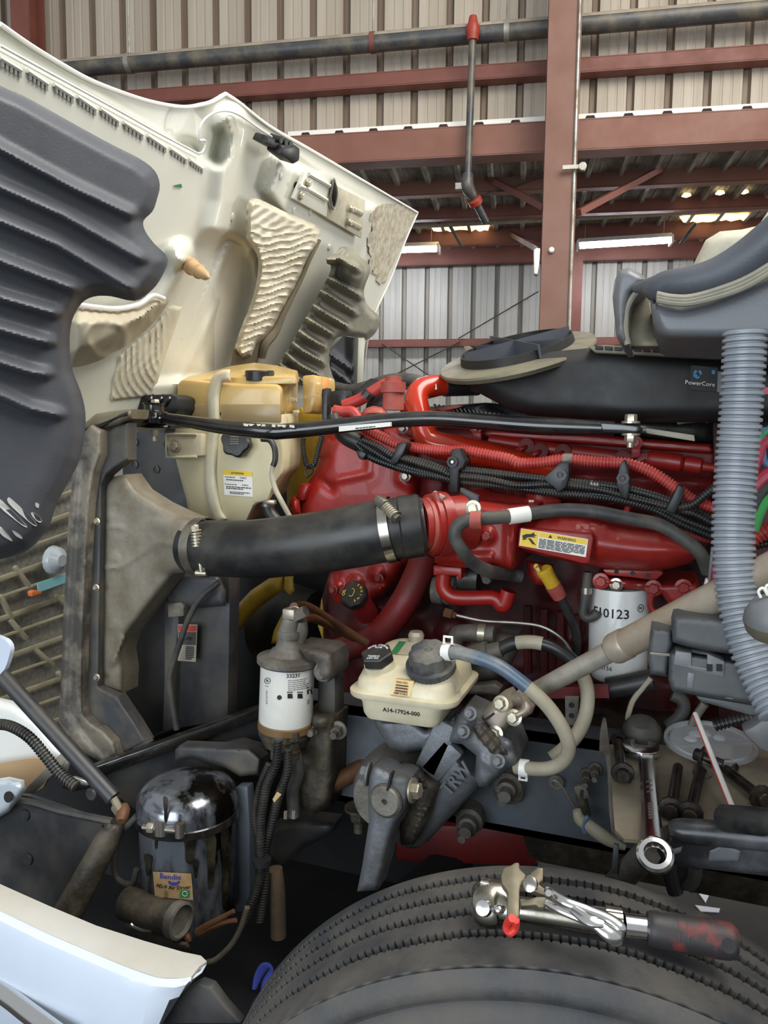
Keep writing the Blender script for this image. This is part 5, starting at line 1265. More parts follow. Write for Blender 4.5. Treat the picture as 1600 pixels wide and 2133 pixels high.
# ---- fuel/water separator
fs = thing('fuel_separator', 'white spin-on fuel filter with black printed instructions under a metal head', 'filter')
tp, bt = P(600, 1378, 1.50), P(595, 1500, 1.50); ax = (tp-bt).normalized(); rS = 56.5*mpp(tp); Ls = (tp-bt).length
obj('canister', lathe(bt, ax, [(0, rS*.98), (.004, rS), (Ls-.006, rS), (Ls, rS*.98), (Ls+.004, rS*.9)], 48), 'filter_white', fs)
obj('gasket_ring', lathe(bt-ax*.02, ax, [(0, rS*.96), (.003, rS*1.02), (.018, rS*1.02), (.021, rS*.98)], 48), 'gasket_brown', fs)
bowl = obj('water_bowl', lathe(bt-ax*.062, ax, [(0, rS*.55), (.006, rS*.8), (.03, rS*.98), (.042, rS*.98)], 12), 'cast_grease', fs, 20)
for px, py, r, l in ((578, 1535, .014, .05), (612, 1540, .013, .04)): obj('drain_valve', lathe(P(px, py, 1.47), (0, 0, -1), [(-.02, r*1.3), (0, r*1.3), (.006, r), (l*.6, r), (l*.62, r*1.15), (l, r*1.1)], 10), 'cast_grease', bowl, 20)
hd2 = obj('filter_head', lathe(tp, ax, [(-.004, rS*1.08), (.0, rS*1.14), (.011, rS*1.14), (.015, rS*.95), (.018, rS*.72), (.028, rS*.62), (.034, rS*.4)], 40), 'cast_grey', fs)
bl('mount_arm', q('b3', (700, 660), (860, 680), (950, 690), (1010, 720), (1030, 800), (1025, 920), (980, 960), (900, 955), (870, 900), (870, 800), (800, 770)), 1.50, .03, 14, 'cast_grey', hd2, 6, back=.08)
pl('mount_leg', q('b3', (880, 900), (1035, 920), (1035, 1260), (870, 1260)), 1.56, .06, 'shroud_dusty', hd2, .01)
nk = [pt('b3', x, y, 1.50) for x, y in ((645, 700), (640, 620), (640, 560), (650, 500), (665, 430))]
obj('head_neck', tube(nk, [.036, .024, .022, .020, .018], 18), 'cast_grey', hd2); obj('head_neck', tube([pt('b3', x, y, 1.52) for x, y in ((700, 690), (715, 620), (725, 540), (735, 450))], [.03, .020, .022, .018], 14), 'cast_grey', hd2)
obj('neck_ring', lathe(pt('b3', 645, 590, 1.5), ax, [(0, .0245), (.008, .0255), (.016, .0245)], 20), 'cast_grey', hd2)
obj('fitting', box(pt('b3', 665, 390, 1.50), (.03, .03, .024), None, .004), 'aluminium', hd2); obj('fitting', lathe(pt('b3', 730, 400, 1.5), (.6, 0, .3), [(-.02, .014), (.02, .014)], 6), 'cast_grey', hd2, 20)
obj('bracket_bolt', bolt(pt('b3', 930, 880, 1.49), (0, -1, 0), .014, .014), 'cast_grey', hd2)
def canS(px, py, base=bt, axx=ax, r=rS):
    d = ray(px, py).normalized(); w0 = EYE-base; dp = d-axx*d.dot(axx); w1 = w0-axx*w0.dot(axx)
    A_, B_, C_ = dp.dot(dp), 2*dp.dot(w1), w1.dot(w1)-r*r; return EYE+d*((-B_-math.sqrt(max(0, B_*B_-4*A_*C_)))/(2*A_))
def wr(s_, px, py, hpx, bm=None, base=bt, axx=ax, r=rS, **k):
    return txt(s_, canS(px, py, base, axx, r), (1, 0, 0), axx, hpx*mpp(base), wrap=(base, axx, r), bm=bm, **k)
bm = wr('33231', 611, 1408, 8.0, bold=.004)
for k in range(6): 
    y = 1417+k*4.2
    wr(' '.join('-'*random.randint(2, 6) for _ in range(6)), 600, y-k*.2, 3.2, bm, bold=.03, align='LEFT')
for k in range(3):
    for j in range(3): wr('----', 556, 1439+k*10+j*3, 2.4, bm, bold=.05)
wr('---- ---', 556, 1429, 2.4, bm, bold=.05)
for k in range(3): wr('-----', 642, 1458+k*3.4, 3, bm, bold=.05)
def disc(px, py, rpx, bm, hole=0, base=bt, axx=ax, r=rS, n=20):
    f = [canS(px+rpx*math.cos(R(360*i/n)), py+rpx*math.sin(R(360*i/n)), base, axx, r+.0008) for i in range(n)]
    if hole: tube(f+[f[0]], .0006, 5, bm=bm, smooth=False)
    else: bm.faces.new([bm.verts.new(p) for p in f])
disc(582, 1453, 5, bm); disc(557, 1418, 6, bm, 1); wr('N', 557, 1418, 6, bm)
for x, y in ((604, 1449), (625, 1449), (645, 1440)):
    for p4 in (((x-5, y-4), (x+5, y-4), (x+6, y+6), (x-5, y+6)), ((x-6, y-8), (x+6, y-8), (x+6, y-6), (x-6, y-6))):
        bm.faces.new([bm.verts.new(canS(*p_, bt, ax, rS+.0008)) for p_ in p4])
obj('print', bm, 'ink', fs, 0, label='black part number and instructions')
# rusty copper lines from the head
t = thing('fuel_line', 'pair of rusty copper lines running from the metal filter head', 'tube')
obj('line', tube([pt('b3', x, y, Y) for x, y, Y in ((690, 340, 1.52), (780, 330, 1.58), (900, 390, 1.65), (1050, 490, 1.72), (1180, 570, 1.76), (1300, 640, 1.78))], .011, 12), 'rust_pipe', t)
obj('line', tube([pt('b3', x, y, Y) for x, y, Y in ((760, 440, 1.53), (850, 430, 1.6), (960, 480, 1.68), (1080, 540, 1.74), (1200, 600, 1.78))], .010, 12), 'rust_pipe', t)
obj('wire_clip', tube([pt('b3', x, y, 1.50) for x, y in ((640, 350), (700, 335), (740, 360), (740, 400), (700, 420))], .002, 5), 'zinc', t)
# mount casting beside the separator
em = thing('engine_mount', 'dark cast engine mount right of the white separator filter', 'mount')
def emx(x, y, e): return bump(x, y, (665, 1500), 22, .02)+bump(x, y, (640, 1580), 26, -.02)
bl('mount_casting', [(640, 1480), (705, 1488), (702, 1540), (700, 1620), (690, 1680), (650, 1700), (610, 1690), (600, 1620), (608, 1540), (640, 1520)], 1.56, .05, 20, 'cast_grease', em, 7, extra=emx, back=.06)
for x, y in ((1060, 1360), (870, 1340)): obj('bolt', bolt(pt('b3', x, y, 1.53), (.1, -1, 0), .014, .02, None, True, .02), 'cast_grey', em)
solo('rusty_hose', tube([P(x, y, Y) for x, y, Y in ((620, 1655, 1.55), (660, 1650, 1.56), (700, 1630, 1.58), (750, 1600, 1.62), (780, 1570, 1.66))], .02, 14), 'rust_pipe', 'short rusty brown pipe left of the pitman arm', 'pipe')
solo('mount_stud', bolt(P(748, 1680, 1.55), (0, 0, -1), .022, .03, None, True, .03), 'cast_grease', 'greasy bolt beside the pitman arm', 'bolt')

# ---- harness hanging in the dark
hn = thing('hanging_harness', 'dirty corrugated wiring loom hanging between air dryer and tyre', 'wiring')
for k, pts in enumerate((((580, 1540), (575, 1590), (555, 1640), (545, 1700), (542, 1760), (545, 1810), (535, 1850), (520, 1890), (505, 1930)), ((600, 1560), (598, 1610), (580, 1660), (565, 1720), (552, 1780), (553, 1830), (548, 1870), (540, 1920)), ((560, 1590), (540, 1640), (530, 1700), (540, 1760), (548, 1800)))):
    obj('loom', corr([P(x, y, 1.40+.02*k) for x, y in pts], .010 if k < 2 else .007, .0065, .0022, 12), 'loom_black', hn)
obj('lead', tube([P(x, y, 1.38) for x, y in ((515, 1890), (500, 1935), (480, 1970), (450, 1998), (432, 2004))], .006, 10), 'bracket_olive', hn)
obj('loom_sleeve', tube([P(x, y, 1.45) for x, y in ((572, 1810), (578, 1860), (580, 1950))], .018, 12), 'grime_tan', hn)
obj('tie', lathe(P(546, 1800, 1.39), (0, 0, 1), [(0, .02), (.012, .02)], 14), 'clip_black', hn)
obj('tag', pxp(q('b7', (365, 300), (390, 258), (415, 275), (375, 320)), 1.37, .003), 'rubber_tan', hn, 0)
for x in (595, 612): obj('connector_pin', tube([P(x, 1690, 1.4), P(x, 1705, 1.4)], .004, 6), 'zinc', hn)
solo('harness_branch', tube([P(x, y, 1.48) for x, y in ((605, 1545), (622, 1600), (610, 1650), (612, 1700))], .014, 12), 'rubber_dusty', 'grey cable dropping from the separator bowl', 'cable')

# ---- air dryer
ad = thing('air_dryer', 'oily chrome air dryer canister with a torn tan label', 'air dryer')
at_, ab_ = P(392, 1690, 1.40), P(397, 1880, 1.40); ax = (at_-ab_).normalized(); rD = 101*mpp(at_); Ld = (at_-ab_).length
obj('canister', lathe(ab_-ax*.02, ax, [(0, rD*.9), (.02, rD*.97), (Ld+.012, rD*.985)], 56), 'dryer_chrome', ad)
obj('dome', lathe(at_, ax, [(0, rD*1.0), (.004, rD*1.02), (.03, rD*1.02), (.048, rD*.98), (.062, rD*.88), (.072, rD*.70), (.079, rD*.45), (.082, rD*.2), (.083, .001)], 56), 'dryer_chrome', ad)
bnd = obj('clamp_band', lathe(at_-ax*.012, ax, [(0, rD*1.02), (.002, rD*1.045), (.018, rD*1.045), (.02, rD*1.02)], 56, caps=False), 'gloss_black', ad)
b0, b1 = canS(298, 1722, ab_, ax, rD*1.1), canS(378, 1730, ab_, ax, rD*1.09)
obj('band_bolt', tube([b0, b1], .006, 10), 'steel', bnd); obj('band_nut', hexnut(b0.lerp(b1, .1), b1-b0, .011, .016), 'zinc', bnd)
for f in (.42, .5, .95): obj('band_lug', lathe(b0.lerp(b1, f)-ax*.014, ax, [(0, .010), (.03, .010)], 14), 'steel', bnd)
rg = random.Random(4)
for px, w, y0, y1 in ((345, 5, 1660, 1715), (395, 14, 1735, 1800), (440, 10, 1740, 1850), (408, 6, 1790, 1830), (470, 9, 1730, 1890), (308, 8, 1780, 1825), (325, 4, 1735, 1770)):
    pts = [(px-w, y0), (px+w, y0+4), (px+w*.8, (y0+y1)/2), (px+w*.5, y1-6), (px, y1), (px-w*.6, y1-8), (px-w*.7, (y0+y1)/2)]
    pts = [(p_.x, p_.y) for p_ in cr([V((*p_, 0)) for p_ in pts], 4, True)]
    bm = NB(); bm.faces.new([bm.verts.new(canS(x, y, ab_, ax, rD*(.99 if y > 1722 else 1.022)+.0012)) for x, y in pts])
    obj('oil_run', bm, 'grease_black', ad, 0, label='black oil run down the chrome')
LBq = q('b6', (910, 730), (1135, 742), (1150, 890), (1120, 903), (925, 880))
lbm = NB(); n_ = 10
cor = [q('b6', (910, 730))[0], q('b6', (1138, 742))[0], q('b6', (1150, 900))[0], q('b6', (922, 880))[0]]
def lp4(u, v, r): 
    x = (cor[0][0]*(1-u)+cor[1][0]*u)*(1-v)+(cor[3][0]*(1-u)+cor[2][0]*u)*v; y = (cor[0][1]*(1-u)+cor[1][1]*u)*(1-v)+(cor[3][1]*(1-u)+cor[2][1]*u)*v
    return canS(x, y, ab_, ax, r)
loft(lbm, [[lp4(i/n_, 0, rD*.985+.0012) for i in range(n_+1)], [lp4(i/n_, 1, rD*.975+.0012) for i in range(n_+1)]], closed=False, caps=False)
lb_ = obj('maker_label', lbm, 'tape_tan', ad, 0, label='torn tan maker label')
rL = rD*.985+.0016
def w2(s_, k, x, y, hh, bm=None, **kk): p_ = q('b6', (x, y))[0]; return wr(s_, *p_, hh, bm, ab_, ax, rL, **kk)
obj('label_text', w2('Bendix', 0, 1012, 762, 11), 'ink_blue', lb_, 0); obj('label_text', w2('AD-9 Air Dryer', 0, 1026, 826, 7.5), 'ink', lb_, 0)
bm = NB(); loft(bm, [[canS(*q('b6', (1000+i*10, 786+ (8 if 1 < i < 6 else 0)))[0], ab_, ax, rL+.0006) for i in range(8)], [canS(*q('b6', (1004+i*9, 800+(14 if 1 < i < 6 else 4)))[0], ab_, ax, rL+.0006) for i in range(8)]], closed=False, caps=False); obj('label_logo', bm, 'ink_blue', lb_, 0)
bm = NB(); loft(bm, [[canS(*q('b6', (1070+i*12, 842))[0], ab_, ax, rL+.0006) for i in range(6)], [canS(*q('b6', (1070+i*12, 884))[0], ab_, ax, rL+.0006) for i in range(6)]], closed=False, caps=False); obj('label_logo', bm, 'ink_green', lb_, 0)
bm = NB(); disc(*q('b6', (1100, 862))[0], 5, bm, 1, ab_, ax, rL+.001); obj('label_logo', bm, 'ink_white', lb_, 0)
bm = NB()
for k in range(4): w2('--------', 0, 990, 846+k*11, 2.2, bm, bold=.05)
obj('label_text', bm, 'ink', lb_, 0)
obj('mount_strap', pxp([(490, 1640), (515, 1640), (520, 1720), (520, 1900), (490, 1900)], 1.46, .03, .003), 'rail_blue', ad)
pl('bracket', q('b6', (1040, 20), (1060, 0), (1400, -30), (1500, 0), (1560, 90), (1550, 170), (1400, 160), (1390, 110), (1100, 40)), 1.58, .05, 'shroud_dusty', ad, .006)
bl('top_bracket_arm', [(365, 1562), (375, 1552), (520, 1558), (546, 1580), (540, 1612), (500, 1618), (470, 1600), (400, 1580), (365, 1585)], 1.50, .02, 8, 'shroud_dusty', ad, 7, back=.03)
# purge valve cylinder below it
pv = thing('purge_valve', 'greasy horizontal cylinder under the air dryer', 'valve')
a, b = P(262, 1880, 1.30), P(382, 1920, 1.28); d = b-a
obj('valve_body', lathe(a, d, [(0, .03), (.004, .035), (d.length*.9, .035)], 28), 'cast_grease', pv)
obj('valve_collar', lathe(a+d*.84, d, [(0, .035), (.004, .0375), (.022, .0375), (.024, .032), (.014, .030), (.012, .002)], 28), 'cast_grey', pv)
bl('valve_base', [(255, 1925), (290, 1915), (365, 1950), (395, 1960), (400, 1985), (330, 1980), (262, 1960)], 1.31, .03, 14, 'cast_grease', pv, 7)
obj('handle', tube([pt('b6', x, y, 1.262) for x, y in ((780, 1042), (800, 1058), (850, 1078), (890, 1080), (908, 1078))], .004, 8), 'steel', pv)
t = thing('brass_fittings', 'bent brass air fittings right of the greasy cylinder', 'fitting')
for pts in (((1180, 1090), (1240, 1050), (1330, 1000), (1390, 965)), ((1190, 1095), (1260, 1060), (1340, 1030), (1405, 1020)), ((1080, 1080), (1115, 1120), (1130, 1145))):
    obj('fitting', tube([pt('b6', x, y, 1.3) for x, y in pts], [.010, .008, .006, .005][:len(pts)], 8), 'rust_pipe', t)
# plate on the ground side, dark hub cover lower middle
solo('mud_flap', pxp(q('b6', (1180, 1395), (1250, 1420), (1330, 1530), (1430, 1640), (900, 1640), (1000, 1500)), 1.02, .02, .004), 'shroud_black', 'dark dusty plate below the white bumper end', 'plate')
solo('blue_rag', tube([P(x, y, 1.5) for x, y in ((530, 2060), (540, 2030), (556, 2010), (566, 2020), (552, 2050), (545, 2080), (530, 2095))], [.006, .012, .015, .01, .014, .01, .006], 7, flat=.4), 'rag_blue', 'scrap of blue netting beside the tyre', 'rag')

# ---- front-left corner: strut, loom, lamp pieces, frame horn
gs = thing('gas_strut', 'black gas strut slanting down behind the white bumper', 'strut')
a, b = P(-30, 1370, 1.22), P(236, 1662, 1.22)
obj('cylinder', tube([a, b], .0165, 16), 'shroud_black', gs)
obj('rod', tube([b, P(252, 1690, 1.22)], .008, 10), 'bracket_olive', gs)
obj('ball_joint', lathe(P(256, 1694, 1.22), (.3, -.6, -.3), [(-.02, .008), (-.01, .013), (.01, .013), (.02, .008)], 14), 'rust_pipe', gs); obj('stud', tube([P(240, 1682, 1.24), P(258, 1706, 1.215)], .009, 10), 'bracket_olive', gs)
solo('lamp_harness', corr([P(x, y, 1.18) for x, y in ((-20, 1508), (20, 1512), (60, 1535), (95, 1575), (125, 1612), (160, 1640))], .0115, .007, .0025, 12), 'loom_black', 'ribbed black loom beside the gas strut at the left edge', 'wiring')
hl = thing('headlamp_housing', 'white and tan headlamp housing behind the gas strut', 'lamp housing')
bl('housing_shell', [(-60, 1440), (30, 1460), (90, 1500), (150, 1580), (140, 1610), (60, 1610), (-60, 1640)], 1.50, .03, 24, 'hood_white', hl, 8)
pl('cardboard_strip', [(-60, 1600), (60, 1580), (125, 1578), (90, 1640), (40, 1670), (-60, 1680)], 1.42, .006, 'rubber_tan', hl, 0)
obj('brace_strip', bar(P(50, 1660, 1.36), P(150, 1560, 1.36), .003, .022, None, .001), 'galv', hl)
bl('clear_cover', [(-60, 1630), (20, 1618), (50, 1625), (55, 1645), (20, 1690), (-60, 1740)], 1.28, .03, 14, 'headlamp_clear', hl, 7)
obj('cover_hole', lathe(P(18, 1660, 1.246), (0, -1, .2), [(0, .012), (.002, .012)], 16), 'void_black', hl)
pl('chrome_bracket', [(126, 1640), (150, 1618), (190, 1630), (178, 1645), (150, 1650)], 1.36, .01, 'chrome', hl, .003)
fh_ = thing('frame_horn', 'black steel frame extension behind the bumper', 'frame')
obj('side_plate', pxp([(-120, 1640), (60, 1658), (215, 1712), (235, 1730), (205, 1790), (150, 1900), (-120, 1950)], 1.30, .012, .002), 'shroud_black', fh_, 0)
obj('top_edge', tube([P(x, y, 1.295) for x, y in ((-120, 1652), (45, 1668), (130, 1690), (235, 1712))], .009, 8), 'dark_steel', fh_)
obj('leg', tube([P(235, 1712, 1.30), P(225, 1745, 1.29), P(140, 1905, 1.22)], [.016, .026, .032], 18), 'cast_grease', fh_)
for x, y in ((52, 1698), (58, 1790), (190, 1655)): obj('hole', lathe(P(x, y, 1.298), (0, -1, 0), [(0, .014), (.003, .012)], 18), 'dark_steel', fh_)
bmw = grid_sheet([(-60, 1320), (0, 1328), (20, 1345), (18, 1370), (0, 1405), (-60, 1425)], 7, YM(1.10), lambda x, y: .01, .01, sm=3); solo('fender_tip', bmw, 'bumper_white', 'white painted tip poking in at the left edge', 'fender')
wire = solo('dryer_cable', tube([P(x, y, 1.32) for x, y in ((285, 1700), (250, 1740), (238, 1790), (245, 1830), (275, 1840), (285, 1810))], .007, 10), 'rubber_dusty', 'thin dark cable looping left of the air dryer', 'cable')

# ---- white bumper corner
bu = thing('bumper', 'glossy white bumper corner at the bottom left', 'bumper')
t_out = [(-140, 1770), (0, 1848), (100, 1893), (200, 1935), (300, 1967), (380, 1990), (418, 1998), (430, 2010)]
b_in = [(-140, 1835), (0, 1902), (100, 1950), (200, 1993), (270, 2022), (330, 2042), (375, 2044), (400, 2040)]
TPp = [PZ(x, y, .80) for x, y in t_out]
TI = [hit(x, y, (0, 0, .80), (0, 0, 1)) for x, y in b_in]
bm = NB(); loft(bm, [TPp, [a_.lerp(b_, .5)+V((0, 0, .004)) for a_, b_ in zip(TPp, TI)], TI], closed=False, caps=False); thicken(bm, .006)
obj('top_lip', bm, 'bumper_lip', bu, label='cream top lip')
rows = []
for dz, out in ((0, 0), (-.004, .010), (-.02, .016), (-.10, .025), (-.22, .02), (-.3, -.01)):
    rows.append([p_+V((-.2*out+2.2*dz*max(0, (i_-3)/4)**2*.35, -out+.1*abs(dz)*max(0, (i_-3)/4)**2, dz)) for i_, p_ in enumerate(TI)])
bm = NB(); loft(bm, rows, closed=False, caps=False); thicken(bm, .006); obj('face', bm, 'bumper_white', bu)
end = [[TPp[-1], TPp[-2], TI[-1]], [TPp[-1]+V((.0, 0, -.02)), TI[-2], TI[-1]]]
bm = NB(); loft(bm, [[r_[-1] for r_ in rows], [r_[-1].lerp(r_[-1]+(TPp[-1]-TI[-1]), .5)+V((.005, 0, 0)) for r_ in rows], [r_[-1]+(TPp[-1]-TI[-1]) for r_ in rows]], closed=False, caps=False); thicken(bm, .004); obj('end_face', bm, 'bumper_white', bu)
obj('chrome_strip', tube([PZ(x, y, .69) for x, y in ((-120, 1990), (0, 2065), (60, 2110), (140, 2170))], .016, 12, flat=.6), 'chrome', bu)
obj('edge_bead', tube([p_+V((0, -.002, .002)) for p_ in TI], .004, 8), 'bumper_white', bu)

# ================================================================== STEERING
rv = thing('steering_reservoir', 'cream power steering fluid reservoir with two black caps', 'reservoir')
x0, x1 = P(730, 1440, 1.38).x, P(938, 1472, 1.38).x; y0, y1 = 1.38, 1.60
zs = P(830, 1456, 1.38).z; zb_ = P(790, 1497, 1.40).z; zt = P(790, 1388, 1.44).z
def loop(xa, xb, ya, yb, z, r=.03, n=5, zf=None):
    out = []
    for cx, cy, a0 in ((xb-r, ya+r, -90), (xb-r, yb-r, 0), (xa+r, yb-r, 90), (xa+r, ya+r, 180)):
        for k in range(n+1):
            a_ = R(a0+90*k/n); out.append(V((cx+r*math.cos(a_), cy+r*math.sin(a_), z)))
    return out
sl = lambda L_: [V((p_.x, p_.y, p_.z+.15*(p_.y-y0))) for p_ in L_]
zt = zs+.037
obj('upper_shell', loft(NB(), [loop(x0, x1, y0, y1, zs, .04), loop(x0+.003, x1-.003, y0+.003, y1-.003, zs+.022, .04), sl(loop(x0+.008, x1-.008, y0+.010, y1-.006, zs+.028, .04)), sl(loop(x0+.018, x1-.018, y0+.024, y1-.012, zs+.034, .04)), sl(loop(x0+.032, x1-.032, y0+.04, y1-.025, zs+.037, .035))]), 'tank_cream2', rv, 50)
obj('seam_flange', loft(NB(), [loop(x0-.008, x1+.008, y0-.008, y1+.008, zs-.008, .04), loop(x0-.01, x1+.01, y0-.01, y1+.01, zs-.003, .04), loop(x0-.01, x1+.01, y0-.01, y1+.01, zs+.004, .04), loop(x0-.002, x1+.002, y0-.002, y1+.002, zs+.007, .04)]), 'tank_cream2', rv, 30)
lo_ = obj('lower_shell', loft(NB(), [loop(x0+.025, x1-.03, y0+.012, y1-.03, zb_, .02), loop(x0+.02, x1-.025, y0+.006, y1-.02, zb_+.012, .02), loop(x0+.015, x1-.02, y0+.001, y1-.01, zs-.02, .03), loop(x0, x1, y0, y1, zs-.006, .04)]), 'tank_cream2', rv, 40)
obj('part_number', txt('A14-17924-000', V(((x0+x1)/2+.004, y0+.0015, zs-.026)), (1, 0, 0), (0, -.08, 1), .0085, bold=.01), 'ink', lo_, 0)
# sight window with level marks
obj('sight_window', hull8(*[[V((x, y0+off+dy, z)) for x, z, dy in ((x0+.086, zs+.008, .0), (x0+.126, zs+.008, .0), (x0+.130, zs+.036, .012), (x0+.092, zs+.036, .012))] for off in (-.0035, .006)]), 'tank_amber', rv, 0)
bm = NB()
for k, s_ in enumerate(('MAX FILL', 'MIN COLD')): txt(s_, V((x0+.107, y0-.003 if k else y0+.005, zs+.012 if k else zs+.032)), (1, 0, 0), (0, .35, 1), .0042, bm=bm)
for k in range(3): bar(V((x0+.095, y0-.002+.002*k, zs+.017+.005*k)), V((x0+.12, y0-.002+.002*k, zs+.017+.005*k)), .004, .0012, bm)
obj('level_marks', bm, 'rust_pipe', rv, 0)
# hex cap
hx = pt('b4', 250, 240, 1.42); an = V((-.12, -.35, .95)).normalized(); u_ = (V((1, 0, 0))-an*an.x).normalized(); w_ = an.cross(u_)
c1_ = obj('dipstick_cap', lathe(hx-an*.02, an, [(0, .030), (.004, .034), (.020, .034), (.023, .031)], 6), 'cap_black', rv, 20, label='six-sided black cap lettered POWER STEERING FLUID')
bm = NB()
for s_, r_, a0, st_, fl_ in (('POWER STEERING', .0235, 150, -9.2, 1), ('DO NOT', -.0215, 0, 0, 0), ('OVERFILL', -.0145, 0, 0, 0), ('FLUID', .0155, 0, 0, 2)):
    if fl_ == 1:
        for k, ch in enumerate(s_): a_ = R(a0+st_*k); txt(ch, hx+an*.0035+(u_*math.cos(a_)+w_*math.sin(a_))*r_, u_*math.sin(a_)-w_*math.cos(a_), u_*math.cos(a_)+w_*math.sin(a_), .0042, bm=bm)
    elif fl_ == 2: txt(s_, hx+an*.0035+w_*r_, u_, w_, .0044, bm=bm)
    else: txt(s_, hx+an*.0035+w_*r_, -u_, -w_, .0044, bm=bm)
obj('cap_text', bm, 'ink_white', c1_, 0)
obj('neck', lathe(hx-an*.05, an, [(0, .034), (.03, .031)], 28), 'tank_cream2', rv)
fx = pt('b4', 572, 218, 1.42); an = V((-.02, -.38, .92)).normalized()
c2_ = obj('filter_cap', lathe(fx-an*.05, an, [(0, .048), (.004, .050), (.018, .050), (.02, .041), (.046, .039), (.050, .035), (.051, .008), (.047, .006), (.047, .001)], 54, fn=lambda j, t: 1+(.045*math.cos(j/54*2*math.pi*9) if t > .019 else 0)), 'cap_dusty', rv, label='lobed dusty black filter cap')
obj('neck', lathe(fx-an*.085, an, [(0, .058), (.03, .052), (.04, .050)], 36), 'tank_cream2', rv)
obj('top_label', hull8(*[[V((x, y, zt+.001+o+.15*(y-y0))) for x, y in ((x0+.05, y1-.11), (x0+.14, y1-.10), (x0+.145, y1-.04), (x0+.045, y1-.045))] for o in (0, .001)]), 'pad_dirty', rv, 0)
obj('label_edge', hull8(*[[V((x, y, zt+.0022+o+.15*(y-y0))) for x, y in ((x0+.045, y1-.11), (x0+.06, y1-.109), (x0+.058, y1-.045), (x0+.042, y1-.046))] for o in (0, .0006)]), 'ink_green', rv, 0)
obj('return_port', lathe(pt('b4', 495, 160, 1.57), (0, 0, 1), [(-.04, .014), (0, .016), (.012, .018), (.02, .014)], 14), 'shaft_tan', rv)
# return hose, looping
rh = thing('return_hose', 'looping power steering hose, blue at the top and grey below', 'hose')
o1 = [(930, 1358, 1.42), (965, 1362, 1.41), (1030, 1383, 1.40), (1085, 1420, 1.395)]
o2 = [(1085, 1420, 1.395), (1140, 1470, 1.395), (1176, 1525, 1.40), (1184, 1565, 1.41), (1165, 1592, 1.42), (1130, 1602, 1.43), (1075, 1598, 1.45)]
allp = cr([P(*p_) for p_ in o1+o2[1:]], 8); k_ = 8*3+2
rH = 14.5*mpp(allp[10])
obj('blue_section', tube(allp[:k_+1], rH, 20, smooth=False), 'hose_blue', rh, label='blue painted upper length'); obj('grey_section', tube(allp[k_:], rH, 20, smooth=False), 'hose_grey', rh)
def cclamp(t, c, d, r, mat='straw_white'):
    d = V(d).normalized(); o_ = obj('spring_clip', lathe(V(c)-d*.009, d, [(0, r), (0, r+.0022), (.018, r+.0022), (.018, r)], 24, caps=False), mat, t)
    return o_
cc = cclamp(rh, allp[1], allp[2]-allp[0], rH+.0015); c_ = allp[1]+V((0, -.004, rH+.004))
obj('clip_tabs', tube([c_+V((-.008, 0, 0)), c_+V((-.008, 0, .014)), c_+V((.008, 0, .014)), c_+V((.008, 0, 0))], .003, 6, smooth=False), 'straw_white', cc)
cc = cclamp(rh, P(1092, 1600, 1.445), (1, 0, 0), rH+.0015); c_ = P(1090, 1612, 1.44)
obj('clip_tabs', tube([c_+V((-.007, 0, .006)), c_+V((-.007, 0, -.012)), c_+V((.007, 0, -.012)), c_+V((.007, 0, .006))], .003, 6, smooth=False), 'straw_white', cc)
t = thing('pressure_hose', 'grey and black pressure hose arching behind the steering shaft', 'hose')
hpA = [(1042, 1352, 1.62), (1070, 1340, 1.62), (1115, 1338, 1.62), (1160, 1352, 1.62), (1200, 1385, 1.62), (1222, 1430, 1.60), (1222, 1480, 1.58), (1205, 1525, 1.56), (1175, 1560, 1.54), (1150, 1580, 1.53)]
hA = cr([P(*p_) for p_ in hpA], 6); rA = 14*mpp(hA[0])
obj('hose_section', tube(hA[:8], rA, 18, smooth=False), 'rubber_hose', t); obj('hose_section', tube(hA[7:15], rA*1.02, 18, smooth=False), 'hose_grey', t); obj('hose_section', tube(hA[14:27], rA, 18, smooth=False), 'rubber_hose', t); obj('hose_section', tube(hA[26:], rA, 18, smooth=False), 'hose_grey', t)
obj('fitting', lathe(P(1000, 1362, 1.62), P(1045, 1352, 1.62)-P(1000, 1362, 1.62), [(-.03, .022), (0, .024), (.02, .024), (.022, .018), (.05, .018)], 16), 'cast_grey', t)
pm = thing('steering_pump', 'dusty power steering pump fittings behind the reservoir', 'pump')
obj('elbow', tube([P(x, y, 1.66) for x, y in ((948, 1340), (955, 1322), (975, 1318), (1010, 1320), (1030, 1322))], .02, 16), 'cast_grey', pm)
obj('clamp', lathe(P(998, 1319, 1.66), (1, 0, 0), [(0, .0225), (.016, .0225)], 20), 'zinc', pm)
bl('pump_body', [(960, 1400), (985, 1350), (1010, 1330), (1040, 1315), (1078, 1322), (1075, 1360), (1060, 1390), (1030, 1420), (980, 1430)], 1.72, .05, 20, 'cast_grey', pm, 6, back=.08)
bl('mount_ear', [(975, 1428), (1030, 1422), (1045, 1432), (1040, 1450), (975, 1445)], 1.62, .01, 6, 'cast_grey', pm, 6, back=.02)
solo('brake_line', tube([P(x, y, 1.75) for x, y in ((930, 1276), (960, 1284), (1010, 1294), (1080, 1298), (1130, 1306), (1170, 1330), (1190, 1360))], .0045, 8), 'steel', 'thin bare metal line arching over the steering pump', 'tube')
solo('line_fitting', lathe(P(926, 1275, 1.75), (1, 0, -.2), [(0, .012), (.02, .012), (.022, .008), (.03, .008)], 6), 'rust_pipe', 'small brass fitting on the thin metal line', 'fitting', smooth=20)

